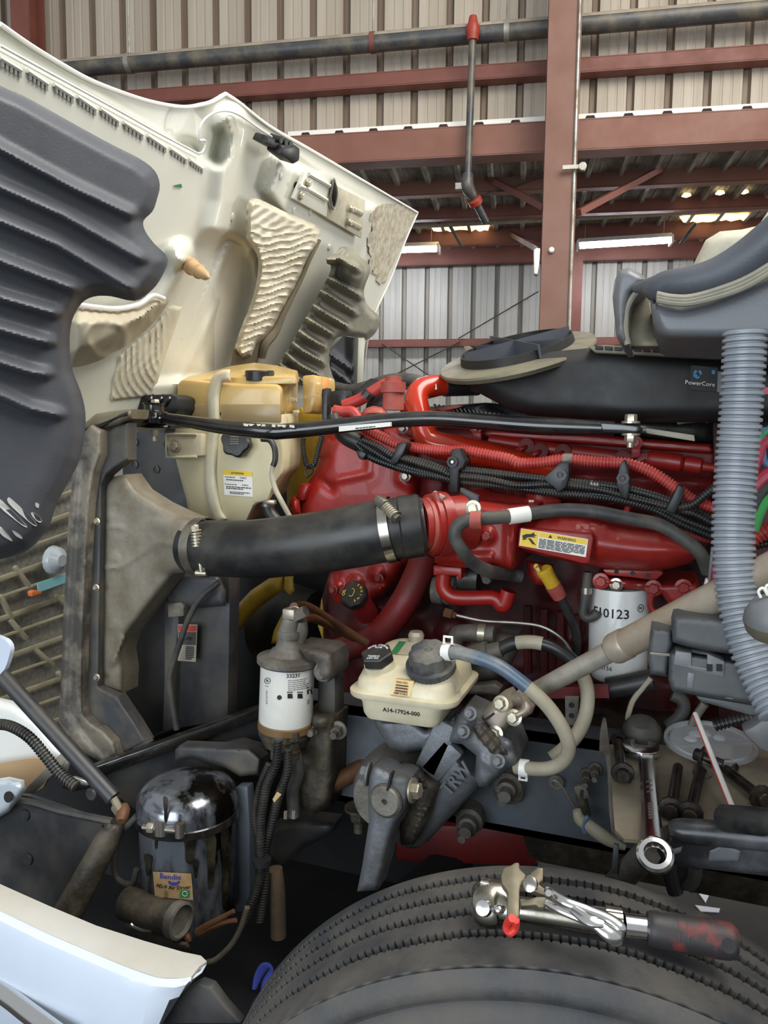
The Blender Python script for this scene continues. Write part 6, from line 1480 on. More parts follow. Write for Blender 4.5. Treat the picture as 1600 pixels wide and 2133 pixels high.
sg = thing('steering_gear', 'grey cast steering gear box with raised lettering', 'steering gear')
A_, B_ = pt('b4', 500, 1265, 1.52), pt('b4', 830, 890, 1.50); d = (B_-A_); Lg = d.length; rG = 45*mpp(A_)
obj('gear_cylinder', lathe(A_-d.normalized()*.06, d, [(0, rG*.55), (.015, rG*.85), (.04, rG), (Lg*.5, rG*1.02), (Lg+.06, rG*1.05)], 36), 'cast_blue', sg)
vh = q('b4', (690, 790), (715, 700), (755, 620), (790, 590), (900, 640), (960, 700), (1090, 770), (1135, 880), (1120, 940), (1060, 960), (1000, 1010), (940, 1065), (885, 1065), (855, 1015), (865, 870), (780, 800))
def vx(x, y, e):
    h = 0
    for c in q('b4', (785, 725), (1005, 905), (830, 615), (1060, 790)): h += bump(x, y, c, 18, .016)
    return h + ridge(x, y, q('b4', (870, 690), (1010, 830)), 12, -.014) + ridge(x, y, q('b4', (720, 760), (860, 860), (1000, 980)), 6, .008)
vho = bl('valve_housing', vh, 1.47, .05, 14, 'cast_blue', sg, 5, extra=vx, back=.10)
bl('wet_face', q('b4', (840, 690), (900, 670), (1040, 780), (1080, 860), (1040, 900), (960, 870), (880, 780)), 1.425, .006, 10, 'cast_grease', vho, 5, extra=lambda x, y, e: .006*math.sin(x*.25)*math.sin(y*.2))
for c in ((790, 722), (1005, 905), (832, 612)): obj('bolt', bolt(pt('b4', *c, 1.405), (-.2, -1, .3), .009, .012), 'cast_blue', vho)
for pts in (((700, 660), (560, 960)), ((735, 800), (580, 975))): obj('cast_rib', bar(pt('b4', *pts[0], 1.47), pt('b4', *pts[1], 1.47), .03, .05, None, .006), 'cast_blue', sg)
bl('top_bracket', q('b4', (230, 640), (480, 640), (560, 700), (700, 650), (690, 720), (560, 830), (420, 860), (330, 820), (250, 700)), 1.52, .05, 16, 'cast_blue', sg, 6, back=.06)
bl('side_web', q('b4', (540, 770), (690, 670), (730, 640), (740, 680), (690, 760), (590, 860), (560, 960), (520, 900)), 1.48, .02, 10, 'cast_blue', sg, 6, back=.03)
obj('sector_housing', lathe(pt('b4', 400, 1010, 1.56), V((-.05, -1, .02)), [(0, .085), (.05, .085), (.09, .075), (.12, .06)], 36), 'cast_grey', sg)
bl('grease_cake', q('b4', (330, 930), (420, 900), (520, 940), (560, 1000), (640, 1040), (600, 1200), (540, 1330), (480, 1420), (400, 1420), (390, 1300), (450, 1200), (470, 1050)), 1.45, .03, 16, 'cast_grease', sg, 6, extra=lambda x, y, e: .004*math.sin(x*.4+y*.2)+.004*math.sin(y*.5-x*.15))
rd_ = (B_-A_).normalized(); sd_ = V((0, -1, 0)); sd_ = (sd_-rd_*sd_.dot(rd_)).normalized(); tx = rd_
lg_c = pt('b4', 745, 1010, 1.40)
yd_ = rd_.cross(sd_)*-1
if yd_.z < 0: yd_ = -yd_
obj('cast_letters', txt('TRW', pt('b4', 745, 1015, 1.447), rd_, -sd_.cross(rd_) if (-sd_.cross(rd_)).z > 0 else sd_.cross(rd_), .026, .002, bold=.02), 'cast_blue', sg, 0, label='raised cast letters')
# lower mounting studs
for c in ((810, 1310), (1050, 1090)): obj('stud', lathe(pt('b4', *c, 1.56), (.05, -1, -.1), [(-.06, .028), (-.02, .03), (-.018, .02), (.0, .02), (.002, .013), (.025, .013)], 18), 'cast_grey', sg)

pa = thing('pitman_arm', 'grey forged pitman arm hanging from the steering gear', 'steering arm')
po = q('b4', (200, 1000), (225, 940), (255, 930), (330, 965), (350, 985), (430, 985), (465, 1010), (465, 1090), (440, 1190), (405, 1240), (370, 1290), (335, 1400), (300, 1560), (260, 1700), (130, 1710), (160, 1560), (185, 1400), (205, 1270), (195, 1150))
bl('arm', po, 1.37, .03, 12, 'cast_blue', pa, 5, back=.05)
sc_ = pt('b4', 308, 1148, 1.338)
obj('sector_shaft', lathe(sc_, (-.05, -1, .03), [(-.02, .030), (.004, .030), (.008, .027), (.008, .006), (.003, .005), (.003, .001)], 36), 'cast_grey', pa)
obj('shaft_seat', lathe(sc_, (-.05, -1, .03), [(-.02, .034), (.002, .034), (.003, .031)], 36), 'cast_grease', pa)
obj('split', bar(pt('b4', 348, 975, 1.335), pt('b4', 325, 1075, 1.335), .004, .02, None, 0, up=(0, 1, 0)), 'void_black', pa)
obj('pinch_bolt', bolt(pt('b4', 470, 1085, 1.36), (1, -.1, .1), .016, .016), 'zinc', pa); obj('pinch_bolt', bolt(pt('b4', 205, 985, 1.37), (-1, -.1, .1), .016, .016), 'cast_blue', pa)

# ---- steering shaft
ss_ = thing('steering_shaft', 'dusty steering shaft with a u-joint slanting up to the right', 'steering shaft')
s0, s1, s2 = P(1072, 1462, 1.50), P(1284, 1350, 1.42), P(1640, 1170, 1.26); s2 = s2+(s2-s1)*.9
obj('inner_shaft', tube([s0, s1], [.0165, .0195], 24), 'shaft_grey', ss_)
obj('outer_tube', tube([s1, s2], .0265, 28), 'shaft_tan', ss_)
dsh = (s2-s1).normalized(); obj('collar', lathe(s1-dsh*.012, dsh, [(0, .02), (.004, .0265), (.010, .0285), (.036, .0285), (.04, .0265)], 28), 'shaft_tan', ss_)
obj('bare_ring', lathe(s1-dsh*.016, dsh, [(0, .0205), (.012, .0245)], 28), 'steel', ss_)
uj = bl('yoke', q('b4', (900, 620), (960, 560), (1010, 520), (1060, 500), (1100, 560), (1090, 650), (1040, 720), (990, 750), (950, 720), (920, 680)), 1.48, .04, 14, 'shaft_tan', ss_, 5, back=.06)
bl('yoke_fork', q('b4', (1115, 480), (1150, 470), (1180, 520), (1220, 570), (1210, 610), (1120, 660), (1060, 640), (1070, 610), (1140, 580), (1150, 540)), 1.46, .03, 8, 'shaft_tan', ss_, 5, back=.05)
for c in ((1020, 550), (1100, 635), (985, 735)): obj('bolt', bolt(pt('b4', *c, 1.44), (-.2, -1, .2), .011, .012), 'zinc', uj)
obj('pinch_slot', bar(pt('b4', 915, 655, 1.438), pt('b4', 975, 610, 1.438), .003, .01, None, 0, up=(0, 1, 0)), 'void_black', uj)
# ================================================================== STEER TYRE
TC = V((-.1035, .982, .5318)); TYAW = .1377; TR = .5318
TA = V((math.cos(TYAW), math.sin(TYAW), 0)); TN = V((-math.sin(TYAW), math.cos(TYAW), 0))
def TP(ang, off, r): return TC + TN*off + (TA*math.cos(ang) + V((0, 0, 1))*math.sin(ang))*r
tyre = thing('steer_tyre', 'worn black ribbed steer tyre filling the bottom of the picture', 'tyre')
SEG = 1440
G = (.076, .036, -.005, -.052); gw = .0068
prof = [(.10, .30, 0), (.128, .33, 0), (.138, .42, 0), (.133, .48, 0), (.120, .515, 0), (.1145, TR-.004, 0), (.108, TR, 0)]
for g in G: prof += [(g+gw+.005, TR, 0), (g+gw, TR, 1), (g+gw*.8, TR-.013, 2), (g-gw*.8, TR-.013, -2), (g-gw, TR, -1), (g-gw-.005, TR, 0)]
prof += [(-.105, TR, 0), (-.1115, TR, 0), (-.1130, TR-.006, 3), (-.1150, TR-.006, 3), (-.1165, TR-.001, 0), (-.122, .524, 0), (-.1265, .515, 0), (-.1285, .507, 0), (-.1275, .502, 0), (-.1235, .499, 0), (-.1225, .494, 0), (-.129, .484, 0), (-.137, .47, 0), (-.141, .45, 0), (-.143, .42, 0), (-.14, .38, 0), (-.130, .33, 0), (-.112, .30, 0)]
rings = []
for j in range(SEG):
    a = 2*math.pi*j/SEG; ring = []
    notch = .0042 if j % 5 == 0 else 0
    block = .0024 if (j//35) % 2 else -.0006
    for off, r, k in prof:
        o = off
        if k in (1, 2): o = off + notch + block*.5
        elif k in (-1, -2): o = off - notch + block*.5
        elif k == 3: o = off + .0014*math.sin(j*.55)
        ring.append(TP(a, o, r - 0))
    rings.append(ring)
bm = NB(); rows = [[bm.verts.new(p) for p in r] for r in rings]
for j in range(SEG):
    a, b = rows[j], rows[(j+1) % SEG]
    for i in range(len(prof)-1): bm.faces.new((a[i], a[i+1], b[i+1], b[i]))
obj('tread', bm, 'tyre_rubber', tyre, 40)
obj('rim', lathe(TC-TN*.10, TN, [(0, .30), (.01, .28), (.03, .27), (.08, .25), (.1, .12), (.08, .08), (.07, .0)], 48), 'rim_steel', tyre)
# ================================================================== AIRBOX, COWL, RIGHT EDGE
ab = thing('air_filter_box', 'black air filter housing above the engine with a flared round inlet', 'air filter')
bo = [(960, 788), (1000, 820), (1060, 852), (1110, 868), (1200, 872), (1300, 880), (1720, 878), (1725, 755), (1525, 745), (1400, 735), (1260, 722), (1120, 735)]
bl('box_body', bo, 1.86, .05, 36, 'airbox_black', ab, 7, back=.4)
pl('box_flange', [(1225, 722), (1260, 718), (1510, 735), (1510, 748), (1240, 735)], 1.80, .1, 'airbox_rim', ab, .003)
for k in range(11):
    x = 1240+k*20; pl('box_tooth', [(x, 720+k*.9), (x+16, 721+k*.9), (x+16, 729+k*.9), (x, 728+k*.9)], 1.795, .01, 'airbox_black', ab, .001)
pl('box_lid', [(1340, 716), (1500, 724), (1510, 736), (1340, 728)], 1.92, .3, 'airbox_black', ab, .006)
EC = P(1080, 742, 2.02); rr_ = R(13)
EN = ((UP*math.cos(rr_) - RT*math.sin(rr_))*math.cos(R(16)) - FW*math.sin(R(16))).normalized()
def ell(a, f=1.0, lift=0): 
    x, y = 168*f*math.cos(a), 34*f*math.sin(a); c, s = math.cos(R(-13)), math.sin(R(-13))
    return hit(1080+x*c-y*s, 742+x*s+y*c, EC, EN)+EN*lift
ring = NB(); n_ = 64
loft(ring, [[ell(2*math.pi*j/n_, f, l) for j in range(n_)] for f, l in ((.97, -.012), (1.0, -.002), (.99, .003), (.72, .010))], caps=False)
neck_ = loft(NB(), [[ell(2*math.pi*j/n_, f, l) for j in range(n_)] for f, l in ((.73, .006), (.71, .03), (.69, .03), (.68, -.05))], caps=False); obj('inlet_neck', neck_, 'airbox_black', ab, 40)
obj('inlet_flange', ring, 'airbox_rim', ab, 40, label='dusty flared inlet rim')
obj('inlet_floor', hull8([ell(2*math.pi*j/n_, .69, -.03) for j in range(n_)], [ell(2*math.pi*j/n_, .69, -.05) for j in range(n_)]), 'airbox_black', ab)
for p_, q_, h_ in (((-.66, .1), (.66, -.1), .062), ((-.3, -.6), (.25, .6), .062), ((-.5, -.4), (.55, .35), .056)):
    def E2(u, v, l): x, y = 168*u, 40*v; c, s = math.cos(R(-13)), math.sin(R(-13)); return hit(1080+x*c-y*s, 742+x*s+y*c, EC, EN)+EN*l
    a0, a1 = E2(*p_, -.05), E2(*q_, -.05); obj('vane', hull8([a0, a1, a1+EN*h_*1.5, a0+EN*h_*1.5], [x_+V((.004, .004, 0)) for x_ in (a0, a1, a1+EN*h_*1.5, a0+EN*h_*1.5)]), 'shield_black', ab, 0)
obj('vane_ring', lathe(E2(0, 0, -.05), EN, [(0, .075), (.06, .075), (.06, .071), (0, .071)], 40, caps=False), 'shield_black', ab)
pl('inlet_bracket', q('a5', (1040, 5), (1080, 0), (1085, 40), (1050, 45)), 2.3, .1, 'airbox_rim', ab, .003)
pc = thing('maker_plate', 'small black plate with a blue cube emblem on the airbox', 'label')
Pq = quadmap(*[P(x, y, 1.803) for x, y in q('a6', (1118, 1160), (1285, 1175), (1290, 1025), (1125, 1010))])
obj('plate', decal(Pq, 0, 0, 1, 1, .002), 'ink', pc, 0); obj('side_strip', decal(Pq, .93, 0, 1.2, .85, .0015), 'cowl', pc, 0)
xd = Pq(1, 0)-Pq(0, 0); yd = Pq(0, 1)-Pq(0, 0)
obj('lettering', txt('PowerCore', Pq(.36, .28, .003), xd, yd, yd.length*.17), 'ink_white', pc, 0)
bm = NB()
for pts in (((.1, .55), (.25, .45), (.25, .62), (.1, .74)), ((.25, .45), (.42, .58), (.42, .76), (.25, .62)), ((.1, .74), (.25, .62), (.42, .76), (.27, .92))):
    cx = sum(p_[0] for p_ in pts)/4; cy = sum(p_[1] for p_ in pts)/4
    for i in range(2):
        for j in range(2):
            if (i+j) % 2 and pts[0] != (.1, .55): continue
            def bq(u, v): a0, a1, a2, a3 = pts; return ((a0[0]*(1-u)+a1[0]*u)*(1-v)+(a3[0]*(1-u)+a2[0]*u)*v, (a0[1]*(1-u)+a1[1]*u)*(1-v)+(a3[1]*(1-u)+a2[1]*u)*v)
            cs = [bq(i/2+.03, j/2+.03), bq(i/2+.47, j/2+.03), bq(i/2+.47, j/2+.47), bq(i/2+.03, j/2+.47)]
            hull8([Pq(*c, .002) for c in cs], [Pq(*c, .003) for c in cs], bm)
obj('emblem', bm, 'ink_cyan', pc, 0); obj('emblem', decal(Pq, .78, .72, .9, .88, .003, None, .002), 'ink_cyan', pc, 0)
solo('dusty_tube', tube([pt('a6', x, y, 1.88) for x, y in ((1040, 1368), (1110, 1340), (1200, 1328), (1240, 1335))], [.004, .01, .012, .012], 10), 'airbox_rim', 'dusty tube tip under the right end of the airbox', 'tube')
pl('engine_plate', q('a6', (840, 1395), (1145, 1440), (1150, 1480), (850, 1430)), 1.86, .03, 'pad_dirty', eng, .002)

# ---- cowl / rubber drip channel
cw = thing('cab_cowl', 'grey-black moulded cowl corner with a rubber seal at the right edge', 'cowl')
body = [(1352, 610), (1372, 634), (1420, 640), (1480, 625), (1540, 600), (1600, 575), (1680, 530), (1960, 360), (1960, 720), (1680, 706), (1480, 707), (1390, 706), (1372, 696), (1360, 670)]
bl('cowl_body', body, 1.38, .03, 18, 'cowl', cw, 7, back=.3, sm=0)
seal = [(1322, 600, 1.40, 10), (1345, 598, 1.39, 18), (1370, 600, 1.37, 30), (1395, 592, 1.36, 32), (1440, 588, 1.35, 36), (1500, 572, 1.345, 42), (1560, 538, 1.34, 46), (1620, 490, 1.33, 48), (1700, 420, 1.32, 50), (1960, 230, 1.30, 52)]
sp_ = [P(x, y, Y) for x, y, Y, r in seal]; obj('rubber_seal', tube(sp_, [r*mpp(p_)*.92 for p_, (_, _, _, r) in zip(sp_, seal)], 20), 'shield_black', cw, label='thick rubber seal roll')
for dy, r_ in ((36, 5), (44, 4), (52, 5)):
    sl = [(1368, 622-36+dy*.75), (1400, 628-36+dy*.75), (1440, 626-36+dy*.8), (1500, 606-36+dy*.9), (1560, 578-36+dy), (1640, 530-36+dy), (1960, 340-36+dy)]
    obj('seal_lip', tube([P(x, y, 1.305) for x, y in sl], .005, 8), 'cowl_lip', cw)
ear_ = [(1276, 620), (1280, 585), (1290, 563), (1310, 557), (1335, 570), (1348, 582), (1330, 602), (1316, 612), (1308, 640), (1304, 680), (1310, 715), (1296, 716), (1284, 700), (1280, 660)]
bl('cowl_ear', ear_, 1.46, .03, 14, 'cowl', cw, 5, back=.25)
obj('ear_lip', tube([P(x, y, 1.445) for x, y in ((1350, 588), (1330, 606), (1316, 622), (1304, 650), (1302, 690), (1308, 718))], .006, 8), 'cowl_lip', cw)
pl('inner_wall', [(1318, 615), (1335, 606), (1352, 625), (1358, 660), (1372, 700), (1385, 722), (1308, 722), (1304, 660)], 1.60, .06, 'bracket_olive', cw, .004)
bl('cab_panel', [(1440, 560), (1470, 500), (1500, 482), (1545, 478), (1580, 470), (1600, 440), (1700, 380), (1960, 250), (1960, 560), (1460, 600)], 1.46, .03, 20, 'hood_dusty', cw, 8, back=.2)
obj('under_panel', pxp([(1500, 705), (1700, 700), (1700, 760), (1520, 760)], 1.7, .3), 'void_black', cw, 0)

# ---- corrugated drain hose
dh = thing('drain_hose', 'thick light grey corrugated hose hanging down the right side', 'hose')
dp = [(1552, 690, 1.30), (1549, 760, 1.30), (1543, 860, 1.30), (1535, 960, 1.30), (1529, 1060, 1.29), (1528, 1150, 1.28), (1537, 1240, 1.27), (1558, 1330, 1.25), (1590, 1410, 1.23), (1630, 1490, 1.2)]
obj('hose_body', corr([P(*p_) for p_ in dp], 43*mpp(P(1540, 1000, 1.29)), .0098, .0042, 40), 'drain_hose', dh)
# ---- wires at the right edge
def wbun(name, lb, mat, pts, r, cat='wire', grp='coloured wires at the right edge', **k): return solo(name, tube([P(x, y, 1.45) for x, y in pts], r, 10), mat, lb, cat, grp)
wbun('wire', 'upper green wire at the right edge', 'wire_green', ((1572, 950), (1580, 930), (1590, 905), (1620, 880)), .006)
wbun('wire', 'lower green wire bundle at the right edge', 'wire_green', ((1568, 1105), (1580, 1070), (1595, 1045), (1640, 1010)), .010)
wbun('wire', 'upper dark red cable at the right edge', 'wire_red', ((1570, 980), (1582, 950), (1590, 925), (1630, 900)), .009)
wbun('wire', 'lower dark red cable at the right edge', 'wire_red', ((1566, 1020), (1585, 1000), (1605, 985), (1640, 970)), .012)
wbun('wire', 'slate blue wire curving at the right edge', 'wire_blue', ((1592, 890), (1588, 930), (1592, 960), (1606, 970), (1640, 975)), .006)
wbun('wire', 'grey braided cable at the right edge', 'rubber_dusty', ((1568, 1062), (1580, 1035), (1600, 1010), (1640, 985)), .011)
wbun('wire', 'short green wire below the grey hose', 'wire_green', ((1497, 1280), (1503, 1255), (1520, 1235)), .010)
solo('loom_end', corr([P(x, y, 1.5) for x, y in ((1560, 1130), (1590, 1110), (1640, 1085))], .014, .007, .003, 12), 'loom_red', 'ribbed red loom end at the right edge', 'wiring')
solo('loom_end', corr([P(x, y, 1.52) for x, y in ((1560, 1140), (1600, 1132), (1640, 1128))], .008, .006, .002, 12), 'loom_black', 'ribbed black loom end at the right edge', 'wiring')
t = thing('red_sensor', 'narrow red and white sensor plug left of the grey corrugated hose', 'sensor')
pl('sensor_body', q('a7', (1280, 760), (1305, 745), (1312, 900), (1268, 915)), 1.55, .03, 'wire_red', t, .004); pl('sensor_edge', q('a7', (1285, 695), (1302, 692), (1280, 910), (1262, 908)), 1.545, .02, 'cowl', t, .002); pl('sensor_foot', q('a7', (1255, 870), (1270, 870), (1268, 925), (1240, 925)), 1.545, .02, 'label_white', t, .002)
wall = thing('cab_firewall', 'dark front wall of the cab behind the corrugated hose', 'cab')
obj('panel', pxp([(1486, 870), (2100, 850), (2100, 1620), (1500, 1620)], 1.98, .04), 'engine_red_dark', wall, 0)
obj('cab_shade_shell', box((1.50, 2.0, 1.95), (1.8, 2.1, 1.9), None, .08), 'hood_white', wall)  # out-of-frame cab box, added to shade the bay and floor
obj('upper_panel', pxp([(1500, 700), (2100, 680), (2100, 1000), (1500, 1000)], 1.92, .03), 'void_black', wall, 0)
solo('red_strip', bar(P(1578, 815, 1.5), P(1660, 812, 1.5), .01, .012), 'wire_red', 'thin pinkish red strip right of the corrugated hose', 'strip')
mr = thing('dome_lamp', 'dusty round lamp with a pale rubber base cut by the right edge', 'lamp')
mc = P(1612, 1290, 1.15); obj('lens', lathe(mc, (-.1, -.3, 1), [(0, .038), (.01, .037), (.025, .028), (.033, .012), (.035, .001)], 28), 'cowl', mr); obj('base_ring', lathe(mc, (-.1, -.3, 1), [(-.022, .03), (-.014, .036), (0, .039)], 28), 'bracket_olive', mr)
obj('wire_tail', tube([P(x, y, 1.14) for x, y in ((1585, 1245), (1580, 1232), (1590, 1225), (1600, 1240), (1596, 1222), (1610, 1215))], .002, 6), 'label_white', mr)

# ---- fuse box
fb_ = thing('fuse_box', 'dusty dark grey fuse box with a latch under the corrugated hose', 'fuse box')
def hex2(f, b, nm, mat='fusebox', par=fb_, bw=.003): return obj(nm, hull8([P(x, y, 1.27) for x, y in f], [P(x, y, 1.45) for x, y in b], None, bw), mat, par)
lid = bl('lid', q('b5', (965, 440), (955, 330), (970, 275), (1000, 265), (1300, 290), (1700, 330), (1700, 560), (1390, 525), (1200, 500), (1060, 470)), 1.27, .02, 10, 'fusebox', fb_, 6, back=.12)
bl('side_pod', q('b5', (805, 460), (820, 345), (870, 345), (960, 360), (965, 450), (945, 520), (930, 670), (815, 655), (800, 560)), 1.30, .02, 8, 'fusebox', fb_, 6, back=.1)
obj('pod_seam', tube([pt('b5', x, y, 1.276) for x, y in ((815, 515), (880, 522), (945, 525))], .0025, 6), 'cowl_lip', fb_)
bl('base', q('b5', (940, 520), (975, 500), (1100, 520), (1400, 570), (1700, 620), (1700, 900), (1540, 860), (1150, 800), (960, 765), (935, 690)), 1.28, .02, 8, 'fusebox', fb_, 6, back=.12)
pl('latch', q('b5', (985, 500), (1090, 515), (1085, 600), (1195, 615), (1195, 525), (1090, 508), (1200, 520), (1310, 570), (1305, 670), (1190, 655), (1065, 610), (970, 590)), 1.255, .03, 'cowl', fb_, .002)
for x in (1210, 1275): obj('slot', bar(pt('b5', x, 590, 1.252), pt('b5', x, 632, 1.252), .008, .004, None, 0, up=(0, 1, 0)), 'void_black', fb_)
pl('front_rib', q('b5', (1062, 640), (1115, 645), (1100, 755), (1055, 745)), 1.258, .02, 'cowl', fb_, .002)
pl('lower_shield', q('b5', (1110, 795), (1560, 870), (1580, 930), (1480, 930), (1150, 840)), 1.30, .15, 'fusebox', fb_, .004)
pl('clip', q('b5', (1310, 790), (1375, 800), (1370, 825), (1310, 815)), 1.262, .02, 'cowl_lip', fb_, .002)
# ================================================================== BRACKET TRAY WITH TOOLS
TZ = rz1+.012
tr = thing('bracket_tray', 'dirty metal cab bracket serving as a tool tray', 'bracket')
top = q('b5', (545, 1120), (700, 1115), (830, 1120), (950, 1130), (1480, 1110), (2400, 1130), (2400, 1720), (1300, 1660), (990, 1640), (900, 1660), (850, 1730), (760, 1760), (640, 1750), (580, 1690), (565, 1500), (555, 1300))
f = [PZ(x, y, TZ) for x, y in top]; obj('tray_plate', hull8(f, [p_-V((0, 0, .006)) for p_ in f]), 'tray_metal', tr, 0)
# upturned left flange
flg = q('b5', (505, 940), (520, 950), (535, 1060), (548, 1180), (558, 1320), (570, 1500), (580, 1650), (610, 1740), (590, 1740), (555, 1690), (540, 1560), (530, 1300), (515, 1190), (475, 1160), (480, 1040), (495, 960))
flv = []
for x, y in flg: flv.append((x, y))
bm = grid_sheet(flv, 6, lambda x, y, h: P(x, y, 1.62-(y-1495)*.00145), None, .006); obj('side_flange', bm, 'cast_grey', tr)
# rolled black front beam
beam = [pt('b5', x, y, 1.21) for x, y in ((955, 1708), (1000, 1700), (1080, 1702), (1300, 1720), (2200, 1800))]
obj('front_roll', tube(beam, [.014, .018, .019, .019, .019], 18), 'tray_black', tr)
fr_ = q('b5', (870, 1780), (960, 1720), (1000, 1710), (1300, 1730), (2200, 1800), (2200, 2080), (1600, 2000), (1250, 1960), (980, 1930), (900, 1900), (860, 1830))
bl('front_face', fr_, 1.22, .012, 10, 'tray_black', tr, 7, back=.04)
for pts in (q('b5', (1210, 1830), (1300, 1790), (1420, 1830), (1400, 1900), (1200, 1900)), q('b5', (960, 1820), (1030, 1800), (1020, 1840), (960, 1860))):
    bl('dust_patch', pts, 1.2065, .002, 6, 'cowl', tr, 6, thick=.0005)
pl('hanger_strap', q('b5', (570, 1790), (605, 1800), (600, 1990), (555, 1985)), 1.35, .01, 'cast_blue', tr, .002)
obj('support_tube', tube([P(1350, 1775, 1.32), P(1285, 1840, 1.40), P(1255, 1870, 1.44)], .022, 14), 'cast_grey', tr)
for pts in (((935, 1800), (945, 1950), (970, 2060), (985, 2110)), ((1110, 1930), (1100, 2010), (1060, 2070))): obj('hanging_hose', tube([pt('b5', x, y, 1.42) for x, y in pts], .014, 10), 'rubber_dusty', tr)
# round cap of the shock mount behind
sm_ = thing('shock_mount', 'grey round rubber shock mount behind the wrench', 'mount')
obj('dome', lathe(pt('b5', 755, 1105, 1.66), (0, -.25, 1), [(0, .036), (.015, .041), (.035, .039), (.05, .028), (.056, .001)], 24), 'rubber_dusty', sm_); obj('collar', lathe(pt('b5', 760, 1120, 1.64), (0, -.25, 1), [(-.01, .028), (.005, .03), (.012, .022)], 20), 'cast_grey', sm_)
# hoses and ties behind the tray
solo('ribbed_sleeve', tube([pt('b5', x, y, 1.72) for x, y in ((530, 750), (620, 735), (720, 715), (830, 690))], .024, 14), 'loom_black', 'black ribbed sleeve below the white canister filter', 'hose')
solo('grey_tube', tube([pt('b5', x, y, 1.7) for x, y in ((820, 680), (760, 750), (700, 830), (670, 920), (665, 960))], .006, 8), 'hose_grey', 'thin grey tube curving behind the shock mount', 'tube')
solo('grey_tube', tube([pt('b5', x, y, 1.74) for x, y in ((960, 790), (1020, 820), (1040, 880), (1000, 950), (930, 1000))], .014, 12), 'rubber_dusty', 'thicker dark tube curving below the fuse box', 'tube')
solo('brake_hose', tube([pt('b5', x, y, 1.7) for x, y in ((1180, 850), (1130, 920), (1090, 1000))], .009, 10), 'cast_grey', 'short grey rod under the fuse box', 'rod')
solo('loom_piece', corr([pt('b5', x, y, 1.6) for x, y in ((1240, 1000), (1350, 970), (1480, 940), (1560, 935))], .011, .007, .0025, 12), 'loom_black', 'ribbed black loom right of the plastic lid', 'wiring')
obj('strut_tower', pxp(q('b5', (1500, 1000), (1600, 930), (1750, 900), (1750, 1250), (1540, 1160), (1420, 1040)), 1.55, .1, .01), 'cowl', tr)
ps_ = thing('perforated_strap', 'perforated grey metal strap behind the looping hose', 'strap')
pl('strap', q('b5', (245, 800), (340, 800), (330, 1000), (250, 990)), 1.60, .005, 'cast_grey', ps_, .001)
for y in (860, 930): obj('hole', lathe(pt('b5', 290, y, 1.599), (0, -1, 0), [(0, .006), (.001, .006)], 10), 'void_black', ps_)
solo('cross_bar', bar(pt('b5', 130, 770, 1.68), pt('b5', 540, 765, 1.68), .02, .025), 'engine_red_dirty', 'dull red bar behind the looping hose', 'bar')
# speed sensor with sheathed cable
wc = thing('sensor_cable', 'sensor with white sheathed cable on the frame rail', 'cable')
obj('sensor', tube([pt('b5', x, y, 1.57) for x, y in ((365, 1410), (358, 1480), (375, 1560), (385, 1600))], .011, 10), 'cast_grease', wc); obj('sensor_head', bar(pt('b5', 320, 1440, 1.57), pt('b5', 400, 1420, 1.57), .02, .03, None, .004), 'cast_grey', wc)
obj('wire', tube([pt('b5', x, y, 1.58) for x, y in ((165, 1360), (200, 1375), (250, 1440), (310, 1540), (390, 1600))], .0035, 8), 'cast_grey', wc)
obj('sheath', tube([pt('b5', x, y, 1.5) for x, y in ((325, 1560), (345, 1620), (400, 1660), (480, 1720), (560, 1770), (650, 1810))], [.008, .012, .013, .014, .012, .006], 12), 'hose_grey', wc)
obj('tie', tube([pt('b5', x, y, 1.49) for x, y in ((400, 1600), (375, 1640), (370, 1690), (380, 1712))], .004, 6), 'wire_blue', wc)
obj('rail_eye', lathe(pt('b5', 190, 1370, 1.615), (0, -1, 0), [(0, .016), (.006, .016), (.006, .008), (.002, .008)], 20), 'cast_grey', wc)

def OZ(k, x, y, h=0): a = q(k, (x, y))[0]; return PZ(a[0], a[1], TZ+h)
# flanged bolts
def fbolt(head, tail, lb, r=.0092, hr=.0195, sock=True):
    t = thing('flange_bolt', lb, 'bolt', 'dark flange bolts on the tray')
    a, b = OZ('b5', *head, hr*.8), OZ('b5', *tail, hr*.55); d = (b-a).normalized()
    obj('head', lathe(a, d, [(-.012, hr*.55), (-.010, hr*.62), (0, hr*.66), (.001, hr*1.05), (.006, hr*1.1), (.007, hr*.6)], 12), 'bolt_dark', t, 25)
    obj('shank', tube([a, b], r, 14), 'bolt_dark', t)
    return t
fbolt((632, 1322), (602, 1120), 'dark flange bolt lying left of the long wrench'); fbolt((955, 1560), (1000, 1275), 'shiny-headed dark bolt just right of the wrench'); fbolt((1080, 1590), (1150, 1300), 'dark bolt with washer in the middle of the tray'); fbolt((1150, 1200), (1300, 1255), 'dark bolt lying under the red and white straw'); fbolt((1565, 1480), (1320, 1290), 'long dark bolt at the right end of the tray')
wsh = []
for c, lb in (((605, 1100), 'black washer at the left bolt end'), ((1160, 1310), 'black washer behind the middle bolt'), ((1338, 1275), 'black washer right of the straw')):
    a = OZ('b5', *c, .004); solo('washer', lathe(a, (.1, -.5, 1), [(0, .008), (0, .017), (.005, .017), (.005, .008)], 24, caps=False), 'bolt_dark', lb, 'washer', 'loose washers on the tray')
